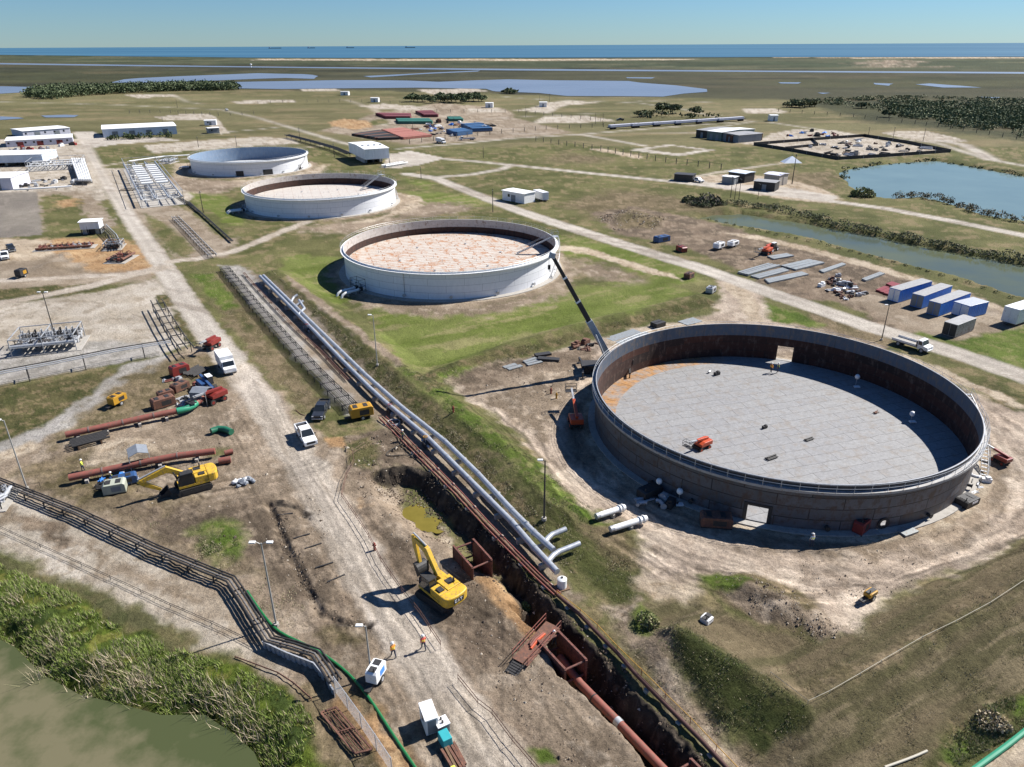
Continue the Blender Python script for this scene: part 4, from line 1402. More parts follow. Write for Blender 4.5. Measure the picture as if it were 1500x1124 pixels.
def stair(R_, z1, a0, a1, n=26):
    """helical stairway up the outside of a tank: treads, stringers and rail"""
    t1, t2 = MB(), MB()
    pin, pout, rl, rl2 = [], [], [], []
    for k in range(n + 1):
        f = k / n
        a = a0 + (a1 - a0) * f
        z = z1 * f
        c, s_ = math.cos(a), math.sin(a)
        pin.append(((R_ + .25) * c, (R_ + .25) * s_, z))
        pout.append(((R_ + 1.05) * c, (R_ + 1.05) * s_, z))
        rl.append(((R_ + 1.05) * c, (R_ + 1.05) * s_, z + 1.0))
        rl2.append(((R_ + 1.05) * c, (R_ + 1.05) * s_, z + .5))
        t1.box(((R_ + .65) * c, (R_ + .65) * s_, z), (.8, .26, .04), a)
        if k % 3 == 0:
            t2.cyl(pout[-1], rl[-1], .025, 4)
    for p in (pin, pout):
        for i in range(n):
            t1.bar(p[i], p[i + 1], .04, .2)
    t2.tube(rl, .025, 4)
    t2.tube(rl2, .02, 4)
    return t1, t2


def angle_to(T, px, py, z=0):
    x, y = P(px, py, z)
    return math.atan2(y - T[1], x - T[0])


def on_shell(T, a, extra=0.0):
    return ((T[2] + extra) * math.cos(a), (T[2] + extra) * math.sin(a))


# ------------------------------------------------------------------ the open steel tank in front
T1 = TANKS[0]
tk = thing('storage_tank', 'large roofless dark steel tank with rust streaked inside and bare grey plate floor', 'storage tank', (T1[0], T1[1], H1(T1[0], T1[1])))
top1 = 6.45
a_door = angle_to(T1, 1106, 771) % (2 * PI)
a_far = (angle_to(T1, 1146, 537.5) + 0) % (2 * PI)
a_man = angle_to(T1, 1288, 772) % (2 * PI)
m_sh_out = shell_mat('tank_steel_outside', C(128, 128, 133), C(94, 95, 101), C(100, 84, 76), .5, (.022, .022, .024), 7.5, 1.5, .6, .06)
m_sh_in = shell_mat('tank_rust_inside', C(92, 52, 36), C(50, 36, 31), C(108, 88, 76), .38, (.02, .013, .01), 7.5, 1.55, .85, .05, metal=0)
m_sh_band = shell_mat('tank_primer_band', C(102, 115, 132), C(86, 98, 114), C(128, 116, 106), .45, (.06, .06, .06), 7.5, 4.0, .6, .05, metal=0)
shell(T1[2], top1, .07, [(a_door, 1.15 / T1[2], .25, 2.3), (a_far, 1.3 / T1[2], .25, 2.9), (a_man, .38 / T1[2], .5, 1.25)], 180, (top1 - 2.1,)).build('shell', [m_sh_out, m_sh_in, m_sh_band], tk, True)
m_fl = plate_mat('tank_floor_plates', C(174, 173, 171), C(169, 168, 167), C(96, 92, 90), C(160, 148, 134), .50, .74, 5.6, 1.9, 22.6, C(206, 154, 98), .028)
disc(T1[2] - .05, .22).build('floor', m_fl, tk)
MB().ring((0, 0), T1[2] - .1, T1[2] + 1.0, .0, .16, 120).build('foundation_ring', m_conc, tk)
g = MB().ring((0, 0), T1[2] + .004, T1[2] + .62, top1 - .92, top1 - .86, 144)
g.ring((0, 0), T1[2] + .59, T1[2] + .65, top1 - 1.12, top1 - .80, 144)
g.build('wind_girder', paint('girder_primer', C(190, 189, 187), .55, .1, .2, 1.2, C(150, 118, 92), .2), tk, True)
MB().ring((0, 0), T1[2] - .004, T1[2] + .10, top1 - .08, top1 + .004, 144).build('top_angle', m_galv, tk)
handrail(T1[2] + .6, top1 - .84, 84, r=.026).build('handrail', m_galv, tk)
for a, hw, z0, z1, nm in ((a_door, 1.15, .25, 2.3, 'door_frame'), (a_far, 1.3, .25, 2.9, 'door_frame')):
    f = MB()
    for s in (-1, 1):
        x, y = on_shell(T1, a + s * (hw + .22) / T1[2], .03)
        f.box((x, y, (z0 + z1) / 2), (.09, .44, z1 - z0), a)
    x, y = on_shell(T1, a, .03)
    f.box((x, y, z1 + .19), (.09, 2 * hw + .88, .36), a)
    f.build(nm, m_dark, tk)
x, y = on_shell(T1, a_man, .05)
f = MB()
q = Vector((math.cos(a_man), math.sin(a_man), 0))
rim = []
for k in range(24):
    b_ = 2 * PI * k / 24
    e = Vector((-math.sin(a_man), math.cos(a_man), 0)) * math.cos(b_) + Vector((0, 0, 1)) * math.sin(b_)
    rim.append(e)
vs = []
for (r_, o_) in ((.42, 0), (.75, 0), (.75, .08), (.42, .08)):
    vs += [Vector((x, y, .9)) + e * r_ + q * o_ for e in rim]
fs = []
for s_ in range(4):
    for k in range(24):
        fs.append((s_ * 24 + k, s_ * 24 + (k + 1) % 24, ((s_ + 1) % 4) * 24 + (k + 1) % 24, ((s_ + 1) % 4) * 24 + k))
f.add(vs, fs)
f.build('manhole_neck', m_dark, tk)
a_st = angle_to(T1, 1447, 660)
s1, s2 = stair(T1[2] + .75, top1 - .85, a_st - .30, a_st + .22, 24)
s1.build('stairway', m_galv, tk)
s2.build('stair_rail', m_galv, tk)
# nozzles low on the wall
for px, py in ((955, 712), (1010, 742), (1215, 790), (1360, 762), (1410, 715)):
    nz = MB()
    a = angle_to(T1, px, py)
    x, y = on_shell(T1, a)
    x2, y2 = on_shell(T1, a, .5)
    nz.cyl((x, y, .7), (x2, y2, .7), .2, 12)
    x3, y3 = on_shell(T1, a, .56)
    nz.cyl((x2, y2, .7), (x3, y3, .7), .32, 12)
    nz.build('nozzle', m_dark, tk)

# ------------------------------------------------------------------ the three white tanks
m_w_out = shell_mat('white_shell', (.76, .77, .78), (.72, .73, .745), (.58, .55, .50), .14, (.50, .51, .53), 8, 1.6, .42, .05, 0, .92, 1.05)
m_w_band = shell_mat('white_inside_band', C(226, 218, 210), C(220, 212, 204), C(160, 140, 124), .4, (.3, .28, .26), 8, 5, .6, metal=0)
m_w_in = shell_mat('seal_stained_wall', C(96, 62, 48), C(84, 56, 44), C(50, 36, 32), .5, (.06, .04, .03), 8, 5, .8, metal=0)
m_w_blue = shell_mat('blueish_inside', C(150, 172, 196), C(140, 164, 190), C(160, 168, 178), .4, (.2, .22, .24), 8, 1.6, .6, metal=0)
m_roof2 = plate_mat('rusty_floating_roof', C(236, 226, 212), C(228, 218, 204), C(178, 130, 96), C(206, 150, 108), .50, .62, 6.5, 1.6, lw=.11)
m_roof3 = plate_mat('pale_floating_roof', C(238, 230, 218), C(230, 222, 212), C(190, 160, 140), C(178, 140, 118), .58, .70, 6.5, 1.6, lw=.08)
m_roof4 = plate_mat('white_tank_floor', C(226, 228, 230), C(218, 222, 226), C(170, 176, 184), C(196, 196, 196), .66, .80, 6.5, 1.9)


def white_tank(T, label, roof_z, roof_m, inner, band_m, a_lad, rusty):
    t = thing('storage_tank', label, 'storage tank', (T[0], T[1], 0), 0)
    R_, h = T[2], T[3]
    shell(R_, h, .07, [], 160, (h - inner,)).build('shell', [m_w_out, m_w_in if rusty else m_w_blue, band_m], t, True)
    g = MB().ring((0, 0), R_ + .004, R_ + .75, h - .42, h - .36, 128)
    g.ring((0, 0), R_ + .70, R_ + .76, h - .56, h - .34, 128)
    g.build('wind_girder', m_white, t, True)
    MB().ring((0, 0), R_ - .004, R_ + .10, h - .07, h + .004, 128).build('top_angle', m_white, t)
    handrail(R_ + .7, h - .34, 72, r=.02).build('handrail', m_galv, t)
    MB().ring((0, 0), R_ - .1, R_ + 1.6, -.06, .14, 128).build('foundation_ring', m_conc, t)
    disc(R_ - .35, roof_z).build('floating_roof' if rusty else 'floor', roof_m, t)
    if rusty:
        MB().ring((0, 0), R_ - .36, R_ - .08, roof_z - .2, roof_z + .03, 128).build('rim_seal', m_black, t)
        rnd = random.Random(int(T[1]))
        for k in range(22):
            a, r = rnd.uniform(0, 2 * PI), rnd.uniform(4, R_ - 2)
            MB().cyl((r * math.cos(a), r * math.sin(a), roof_z), (r * math.cos(a), r * math.sin(a), roof_z + rnd.uniform(.3, .8)), .05, 6).build('roof_leg', m_galv, t)
        for k in range(6):
            a = 2 * PI * k / 6 + .3
            MB().cyl((13 * math.cos(a), 13 * math.sin(a), roof_z), (13 * math.cos(a), 13 * math.sin(a), roof_z + .25), .3, 10).build('roof_hatch', m_galv, t)
        # rolling ladder from the gantry on the rim down to the roof
        l = MB()
        gx_, gy_ = (R_ - .3) * math.cos(a_lad), (R_ - .3) * math.sin(a_lad)
        ex, ey = (R_ - 9.5) * math.cos(a_lad), (R_ - 9.5) * math.sin(a_lad)
        nx, ny = -math.sin(a_lad) * .42, math.cos(a_lad) * .42
        for s in (-1, 1):
            l.bar((gx_ + nx * s, gy_ + ny * s, h + .5), (ex + nx * s, ey + ny * s, roof_z + .25), .07, .22)
            l.bar((gx_ + nx * s, gy_ + ny * s, h + 1.5), (ex + nx * s, ey + ny * s, roof_z + 1.25), .05)
        for k in range(25):
            f = k / 24
            px_, py_, pz_ = gx_ + (ex - gx_) * f, gy_ + (ey - gy_) * f, h + .5 + (roof_z + .25 - h - .5) * f
            l.box((px_, py_, pz_ + .05), (.22, .84, .04), a_lad)
        l.build('rolling_ladder', m_galv, t)
        gm_ = MB()
        gm_.box(((R_ + .2) * math.cos(a_lad), (R_ + .2) * math.sin(a_lad), h + .55), (1.6, 2.0, .1), a_lad)
        for sx_ in (-.75, .75):
            for sy_ in (-.95, .95):
                x0 = (R_ + .2 + sx_) * math.cos(a_lad) - sy_ * math.sin(a_lad)
                y0 = (R_ + .2 + sx_) * math.sin(a_lad) + sy_ * math.cos(a_lad)
                gm_.cyl((x0, y0, h - .35), (x0, y0, h + 2.0), .05, 6)
        for sy_ in (-.95, .95):
            c0, s0 = math.cos(a_lad), math.sin(a_lad)
            gm_.bar(((R_ - .55) * c0 - sy_ * s0, (R_ - .55) * s0 + sy_ * c0, h + 1.95), ((R_ + .95) * c0 - sy_ * s0, (R_ + .95) * s0 + sy_ * c0, h + 1.95), .06)
        gm_.build('gantry', m_galv, t)
    s1, s2 = stair(R_, h - .4, a_lad - .55, a_lad - .03, 24)
    s1.build('stairway', m_galv, t)
    s2.build('stair_rail', m_galv, t)
    for a in (-2.6, -2.4, -1.9, -1.5, -1.1, -.7, -.2, .3):
        nz = MB()
        x, y = on_shell(T, a)
        x2, y2 = on_shell(T, a, .5)
        x3, y3 = on_shell(T, a, .57)
        nz.cyl((x, y, .8), (x2, y2, .8), .25, 10)
        nz.cyl((x2, y2, .8), (x3, y3, .8), .38, 10)
        nz.build('nozzle', m_galv, t)
    return t


t2 = white_tank(TANKS[1], 'white tank with rust stained floating roof beside the crane boom tip', 2.7, m_roof2, 2.1, m_w_band, angle_to(TANKS[1], 806, 352, 6), True)
t3 = white_tank(TANKS[2], 'white tank with pale floating roof between the rusty roofed tank and the open white tank', 2.3, m_roof3, 1.9, m_w_band, angle_to(TANKS[2], 570, 258, 6), True)
t4 = white_tank(TANKS[3], 'farthest white tank, open topped and bluish inside with no roof in it', .3, m_roof4, 1.0, m_w_blue, angle_to(TANKS[3], 452, 225, 6), False)
for px, py, w in ((357, 251, 3.2), (387, 250, 4.2), (438, 245, 2.2)):
    a = angle_to(TANKS[3], px, py + 4)
    x, y = on_shell(TANKS[3], a, .03)
    MB().box((x, y, 1.3), (.1, w, 2.2), a).build('door_sheet', m_dark, t4)
mb = MB()
for i, a in enumerate((-1.9,)):
    x, y = on_shell(TANKS[1], a, .12)
    mb.cyl((x, y, .4), (x, y, 6.0), .07, 6)
mb.build('foam_riser', m_galv, t2)


def valve_cluster(a0, T, label):
    """short suction lines leaving a tank through a valve each"""
    t = thing('tank_outlet', label, 'pipework', (T[0] + (T[2] + .6) * math.cos(a0), T[1] + (T[2] + .6) * math.sin(a0), .0), a0)
    for y in (-.9, .9):
        m = MB()
        m.tube([(0, y, .8), (5.2, y, .8), (6.0, y, .5), (6.4, y, -.2)], .30, 10)
        for x in (.5, 1.6, 4.0):
            m.cyl((x, y, .8), (x + .14, y, .8), .42, 10)
        m.build('outlet_pipe', m_white, t, True)
        v = MB()
        v.box((1.1, y, .85), (.7, .75, .8))
        v.cyl((1.1, y, 1.2), (1.1, y, 2.1), .07, 6)
        v.cyl((1.1, y - .35, 2.05), (1.1, y + .35, 2.05), .05, 6)
        v.build('valve', m_dark, t)
    for x in (2.6, 4.6):
        MB().bx(x, x + .3, -1.4, 1.4, 0, .48).build('sleeper', m_conc, t)
    f = MB()
    for (x, y) in ((.3, -1.7), (2.0, -1.7), (.3, 1.7), (2.0, 1.7)):
        f.cyl((x, y, 0), (x, y, 3.2), .05, 6)
    for z in (1.6, 3.1):
        f.bar((.3, -1.7, z), (2.0, -1.7, z), .06)
        f.bar((.3, 1.7, z), (2.0, 1.7, z), .06)
        f.bar((.3, -1.7, z), (.3, 1.7, z), .06)
        f.bar((2.0, -1.7, z), (2.0, 1.7, z), .06)
    f.build('access_frame', m_dark, t)
    return t


valve_cluster(angle_to(TANKS[1], 512, 431), TANKS[1], 'pair of white outlet pipes with valves at the foot of the rusty roofed white tank')
valve_cluster(angle_to(TANKS[2], 362, 310), TANKS[2], 'pair of white outlet pipes at the foot of the white tank with pale roof')
valve_cluster(angle_to(TANKS[3], 282, 247), TANKS[3], 'pair of white outlet pipes at the left foot of the farthest white tank')

# ------------------------------------------------------------------ crane behind the open tank
S_ = P(648, 577)
tip = Vector((6.45, 112.0, 20.9))
fx, fy = P(891, 521, 2.9)
foot = Vector((fx, fy, 2.9))
cr = thing('crane', 'mobile crane with long black telescopic boom raised behind the open steel tank', 'crane', (fx + .6, fy, H1(fx, fy)), 0)
inv = Vector(cr.location)


def L_(p):
    return Vector(p) - inv


d = (tip - foot)
m_boomw = paint('boom_pale', C(196, 202, 208), .45, .1, .12, 1.5, C(140, 130, 120), .15)
m_boomb = paint('boom_black', (.018, .018, .02), .5, 0, .3, 2)
secs = [(0.0, .36, .95, m_boomw), (.36, .56, .72, m_boomb), (.56, .79, .60, m_boomb), (.79, 1.0, .50, m_boomb)]
for i, (f0, f1, w, m) in enumerate(secs):
    MB().bar(L_(foot + d * f0), L_(foot + d * f1), w, w * 1.12).build('boom_section', m, cr, bevel=.05)
for f0, w in ((.36, .84), (.56, .70), (.79, .60)):
    MB().bar(L_(foot + d * (f0 - .006)), L_(foot + d * (f0 + .008)), w + .06, w * 1.12 + .05).build('boom_collar', m_cleanwhite, cr)
MB().box(L_(tip), (.8, .8, .9), .4, .3).build('boom_head', m_boomw, cr, bevel=.05)
mb = MB()
mb.cyl(L_(foot + d * .02 + Vector((-.1, -1.4, -1.2))), L_(foot + d * .25 + Vector((0, -.5, -.2))), .16, 8)
mb.build('luffing_ram', m_galv, cr)
hk = MB()
hp = tip + Vector((-.45, 0, -.3))
for o_ in (-.09, .09):
    hk.cyl(L_(hp + Vector((o_, 0, 0))), L_(hp + Vector((o_, 0, -1.3))), .018, 4)
hk.build('hoist_rope', m_dark, cr)
hb = MB()
hb.box(L_(hp + Vector((0, 0, -1.6))), (.42, .30, .7))
hb.tube([L_(hp + Vector((.0, 0, -1.95))), L_(hp + Vector((0.02, 0, -2.2))), L_(hp + Vector((.2, 0, -2.3))), L_(hp + Vector((.26, 0, -2.1)))], .06, 6)
hb.build('hook_block', m_black, cr)
b_ = MB()
b_.bx(-5.2, 3.2, -1.3, 1.3, .95, 1.5)
b_.bx(2.4, 3.4, -1.25, 1.25, 1.2, 1.9)
b_.build('carrier', m_dark, cr, bevel=.05)
b_ = MB()
b_.bx(-1.2, 3.3, -1.25, 1.25, 1.62, 2.9)
b_.build('upper_works', m_boomw, cr, bevel=.08)
b_ = MB()
b_.yprism([(-2.2, 1.6), (-.9, 1.6), (-.9, 3.1), (-1.7, 3.1), (-2.2, 2.5)], -1.3, -.35)
b_.build('cab', m_glass, cr, bevel=.04)
MB().bx(2.5, 3.6, -1.3, 1.3, 1.7, 2.6).build('counterweight', m_dark, cr, bevel=.08)
for wx_ in (-4.3, -2.6, .9, 2.4):
    for wy_ in (-1.25, 1.25):
        w = MB()
        w.cyl((wx_, wy_ - .2, .62), (wx_, wy_ + .2, .62), .62, 16)
        w.build('wheel', m_black, cr, True)
for wx_ in (-4.9, 3.0):
    for s in (-1, 1):
        o_ = MB()
        o_.bar((wx_, s * 1.2, 1.05), (wx_ - .3, s * 3.5, 1.05), .3, .3)
        o_.cyl((wx_ - .3, s * 3.4, 0.05), (wx_ - .3, s * 3.4, 1.1), .1, 8)
        o_.cyl((wx_ - .3, s * 3.4, 0), (wx_ - .3, s * 3.4, .1), .38, 10)
        o_.build('outrigger', m_dark, cr)
# ------------------------------------------------------------------ placing helpers
def between(pa, pb, z=0.0):
    """middle point on the ground and heading from photo pixel pb (rear) to pa (front)"""
    a, b = G(*pa), G(*pb)
    return ((a[0] + b[0]) / 2, (a[1] + b[1]) / 2, (a[2] + b[2]) / 2 + z), math.atan2(a[1] - b[1], a[0] - b[0])


def top_height(base, px, py):
    """height of a plumb pole at base whose head is seen at the pixel"""
    u, v, w = ray(px, py)
    return CAMH + w * math.hypot(base[0], base[1]) / math.hypot(u, v) - base[2]


def on_plane(A, hd, px, py):
    """where the sight line meets the upright plane through A with heading hd, as (forward, height)"""
    u, v, w = ray(px, py)
    nx, ny = -math.sin(hd), math.cos(hd)
    t = (A[0] * nx + A[1] * ny) / (u * nx + v * ny)
    x, y, z = u * t, v * t, CAMH + w * t
    return (x - A[0]) * math.cos(hd) + (y - A[1]) * math.sin(hd), z


def path3(pts, z):
    """points on the photo to world points at height z over the ground below"""
    o = []
    for a, b in pts:
        x, y, g = G(a, b, z)
        o.append(Vector((x, y, g + z)))
    return o


def resample(pts, step):
    o = [pts[0]]
    for i in range(len(pts) - 1):
        L = (pts[i + 1] - pts[i]).length
        k = max(1, int(round(L / step)))
        for j in range(1, k + 1):
            o.append(pts[i].lerp(pts[i + 1], j / k))
    return o


def loc_of(pts):
    c = sum(pts, Vector()) / len(pts)
    return Vector((c.x, c.y, H1(c.x, c.y)))


# ------------------------------------------------------------------ vehicles (x forward, origin on the ground)
def wheel(x, y, r, w, t, rimm=None):
    s = 1 if y > 0 else -1
    o = MB().cyl((x, y - w / 2, r), (x, y + w / 2, r), r, 18).build('wheel', m_black, t, True)
    h = MB()
    h.cyl((x, y + s * (w / 2 - .02), r), (x, y + s * (w / 2 + .015), r), r * .58, 12)
    h.build('rim', rimm or m_galv, o)
    return o


def lamp_pair(t, x, y, z, m, name='headlight', d=(.06, .34, .16)):
    for s in (-1, 1):
        MB().box((x, s * y, z), d).build(name, m, t)


m_lamp = paint('lamp_glass', (.75, .76, .78), .15, 0, .05, 3)
m_tail = paint('tail_lamp', (.45, .03, .02), .3, 0, .1, 3)


def pickup(label, paintm, front, rear, group=None, L=5.7, bedfill=None):
    loc, hd = between(front, rear)
    t = thing('pickup_truck', label, 'pickup truck', loc, hd, group)
    k = L / 5.7
    h = MB()
    # sills, bonnet and bed walls
    h.yprism([(-2.8, .5), (2.75, .45), (2.85, .75), (2.75, 1.08), (1.35, 1.22), (-2.8, 1.22)], -.93, .93)
    ob = h.build('body', paintm, t, bevel=.07)
    c = MB()
    z0, z1 = 1.2, 1.88
    vs = [(1.45, -.9, z0), (1.45, .9, z0), (-1.0, .9, z0), (-1.0, -.9, z0), (.62, -.74, z1), (.62, .74, z1), (-.82, .74, z1), (-.82, -.74, z1)]
    c.add(vs, [(0, 1, 5, 4), (1, 2, 6, 5), (2, 3, 7, 6), (3, 0, 4, 7)])
    c.build('windows', m_glass, t)
    r = MB()
    r.box((-.1, 0, 1.9), (1.5, 1.5, .07))
    for s in (-1, 1):
        r.bar((1.44, s * .9, 1.22), (.62, s * .74, 1.88), .07)
        r.bar((-1.0, s * .9, 1.22), (-.82, s * .74, 1.88), .1)
        r.bar((.2, s * .9, 1.22), (.05, s * .74, 1.88), .07)
    r.build('roof', paintm, t, bevel=.02)
    b = MB()
    b.bx(-2.72, -1.12, -.78, .78, 1.222, 1.235)
    b.build('bed_floor', bedfill or m_dark, t)
    w = MB()
    for s in (-1, 1):
        w.bx(-2.8, -1.05, s * .86 - .07, s * .86 + .07, 1.21, 1.46)
    w.bx(-2.82, -2.72, -.9, .9, 1.21, 1.46)
    w.build('bed_wall', paintm, t, bevel=.02)
    g = MB()
    g.box((2.83, 0, .82), (.06, 1.2, .3))
    g.build('grille', m_dark, t)
    MB().box((2.86, 0, .52), (.16, 1.8, .2)).build('bumper', m_galv, t, bevel=.03)
    lamp_pair(t, 2.80, .74, .92, m_lamp)
    lamp_pair(t, -2.81, .82, 1.0, m_tail, 'tail_light', (.05, .16, .34))
    for s in (-1, 1):
        MB().box((1.15, s * 1.06, 1.32), (.12, .2, .2)).build('mirror', m_dark, t)
    for x in (1.85, -1.75):
        for s in (-1, 1):
            wheel(x, s * .84, .4, .28, t)
    t.scale = (k, k, k)
    return t


def cab_truck(label, front, rear, L=7.0, kind='box', cabm=None, bodym=None, name='box_truck', cat='truck', group=None):
    """two-axle lorry: cab in front, a box, a flat bed or a tank behind"""
    cabm = cabm or m_cleanwhite
    loc, hd = between(front, rear)
    t = thing(name, label, cat, loc, hd, group)
    f, r = L / 2, -L / 2
    MB().bx(r, f - .2, -.5, .5, .55, .8).build('chassis', m_dark, t)
    c = MB()
    c.yprism([(f - 1.9, .6), (f, .6), (f, 1.25), (f - .85, 1.4), (f - 1.15, 2.25), (f - 1.9, 2.3)], -1.05, 1.05)
    c.build('cab', cabm, t, bevel=.06)
    g = MB()
    vs = [(f - .84, -.95, 1.43), (f - .84, .95, 1.43), (f - 1.12, .88, 2.2), (f - 1.12, -.88, 2.2)]
    vs = [(x + .03, y, z + .01) for x, y, z in vs]
    g.add(vs, [(0, 1, 2, 3)])
    for s in (-1, 1):
        y = s * 1.056
        q = [(f - 1.0, y, 1.45), (f - 1.75, y, 1.45), (f - 1.75, y, 2.1), (f - 1.2, y, 2.1)]
        g.add(q, [(0, 1, 2, 3) if s < 0 else (3, 2, 1, 0)])
    g.build('windows', m_glass, t)
    MB().box((f + .03, 0, .62), (.14, 2.0, .22)).build('bumper', m_galv, t, bevel=.03)
    lamp_pair(t, f + .0, .82, .95, m_lamp)
    if kind == 'box':
        MB().bx(r, f - 1.98, -1.15, 1.15, .9, 2.85).build('cargo_box', bodym or m_cleanwhite, t, bevel=.05)
    elif kind == 'flat':
        MB().bx(r, f - 2.0, -1.15, 1.15, .85, 1.0).build('bed', bodym or m_wood, t)
        MB().bx(f - 2.1, f - 2.0, -1.1, 1.1, 1.0, 2.0).build('headboard', m_dark, t)
        for s in (-1, 1):
            MB().bx(r, f - 2.1, s * 1.15 - .03, s * 1.15 + .03, 1.0, 1.35).build('bed_side', cabm, t)
    elif kind == 'tank':
        m = MB()
        m.tube([(r, 0, 1.75), (r + .12, 0, 1.75), (f - 2.2, 0, 1.75), (f - 2.05, 0, 1.75)], [.7, .92, .92, .7], 16)
        m.build('tank', bodym or m_cleanwhite, t, True)
    for s in (-1, 1):
        wheel(f - 1.0, s * .92, .46, .3, t)
        wheel(r + 1.3, s * .92, .46, .36, t)
        if L > 7.4:
            wheel(r + 2.4, s * .92, .46, .36, t)
    return t


def box_van(label, a, b, L, w, h, m, name, cat, wheels=True, group=None, roofm=None, doorm=None, z0=.55):
    """trailer, container or cabin: ribbed box with a door, on wheels or on skids"""
    loc, hd = between(a, b)
    t = thing(name, label, cat, loc, hd, group)
    x0, x1 = -L / 2, L / 2
    base = z0 if wheels else .12
    bb = MB()
    bb.bx(x0, x1, -w / 2, w / 2, base, base + h)
    n = int(L / .6)
    for i in range(n + 1):
        x = x0 + .1 + (L - .2) * i / n
        for s in (-1, 1):
            bb.box((x, s * w / 2, base + h / 2), (.12, .06, h - .3))
    bb.build('body', m, t)
    MB().bx(x0 - .04, x1 + .04, -w / 2 - .045, w / 2 + .045, base + h, base + h + .06).build('roof', roofm or m, t, bevel=.02)
    for s in (-1, 1):
        MB().bx(x1, x1 + .05, s * w / 4 - w / 4 + .06, s * w / 4 + w / 4 - .06, base + .12, base + h - .12).build('door', doorm or m, t)
    if wheels:
        MB().bx(x0 + .2, x1 + 1.0, -.35, .35, base - .16, base - .01).build('chassis', m_dark, t)
        for x in (x0 + L * .38, x0 + L * .38 + .9):
            for s in (-1, 1):
                wheel(x, s * (w / 2 - .2), .36, .26, t)
    else:
        for s in (-1, 1):
            MB().bx(x0, x1, s * w * .4 - .08, s * w * .4 + .08, 0, .118).build('skid', m_dark, t)
    return t


# ------------------------------------------------------------------ excavators
def profile_arm(pts, widths, y0, y1):
    """plate arm along a line in the (forward, height) plane"""
    L, Rr = [], []
    n = len(pts)
    for i, p in enumerate(pts):
        a = pts[max(0, i - 1)]
        b = pts[min(n - 1, i + 1)]
        dx, dz = b[0] - a[0], b[1] - a[1]
        q = math.hypot(dx, dz)
        nx, nz = -dz / q, dx / q
        L.append((p[0] + nx * widths[i] / 2, p[1] + nz * widths[i] / 2))
        Rr.append((p[0] - nx * widths[i] / 2, p[1] - nz * widths[i] / 2))
    m = MB()
    for i in range(n - 1):
        m.yprism([L[i], L[i + 1], Rr[i + 1], Rr[i]][::-1], y0, y1)
    return m


def word_cat(t, x, y0, z0, h, face=-1):
    """the three letters on the counterweight: C, A with its triangle, T, as raised strokes"""
    w = h * .8
    s = h * .2
    g = h * .16
    m = MB()
    X0, X1 = (x - .012, x) if face < 0 else (x, x + .012)
    sg = -1 if face < 0 else 1

    def q(ya, yb, za, zb):
        a, b = y0 + sg * ya, y0 + sg * yb
        m.bx(X0, X1, min(a, b), max(a, b), z0 + za, z0 + zb)
    # C
    q(0, s, s, h - s)
    q(0, w * .9, h - s, h)
    q(0, w * .9, 0, s)
    # A
    o = w + g - .05 * h
    for k in (0, 1):
        a = (o + w * .1, 0) if k == 0 else (o + w * .95, 0)
        b = (o + w * .45, h) if k == 0 else (o + w * .6, h)
        m.xprism([(y0 + sg * a[0], z0), (y0 + sg * (a[0] + (s if k == 0 else -s)), z0), (y0 + sg * (b[0] + (s * .6 if k == 0 else -s * .6)), z0 + h), (y0 + sg * b[0], z0 + h)], X0, X1)
    q(o + w * .3, o + w * .75, h * .22, h * .36)
    # T
    o = 2 * w + 2 * g - .02 * h
    q(o, o + w, h - s, h)
    q(o + w / 2 - s / 2, o + w / 2 + s / 2, 0, h - s)
    m.build('lettering', m_cleanwhite, t)
    tr = MB()
    ya, yb, yc = y0 + sg * (w + g + w * .18), y0 + sg * (w + g + w * .82), y0 + sg * (w + g + w * .5)
    e = .008 * sg
    tr.xprism([(ya, z0 - .02), (yb, z0 - .02), (yc, z0 + h * .42)], X0 + e, X1 + e)
    tr.build('logo_triangle', m_yellow, t)


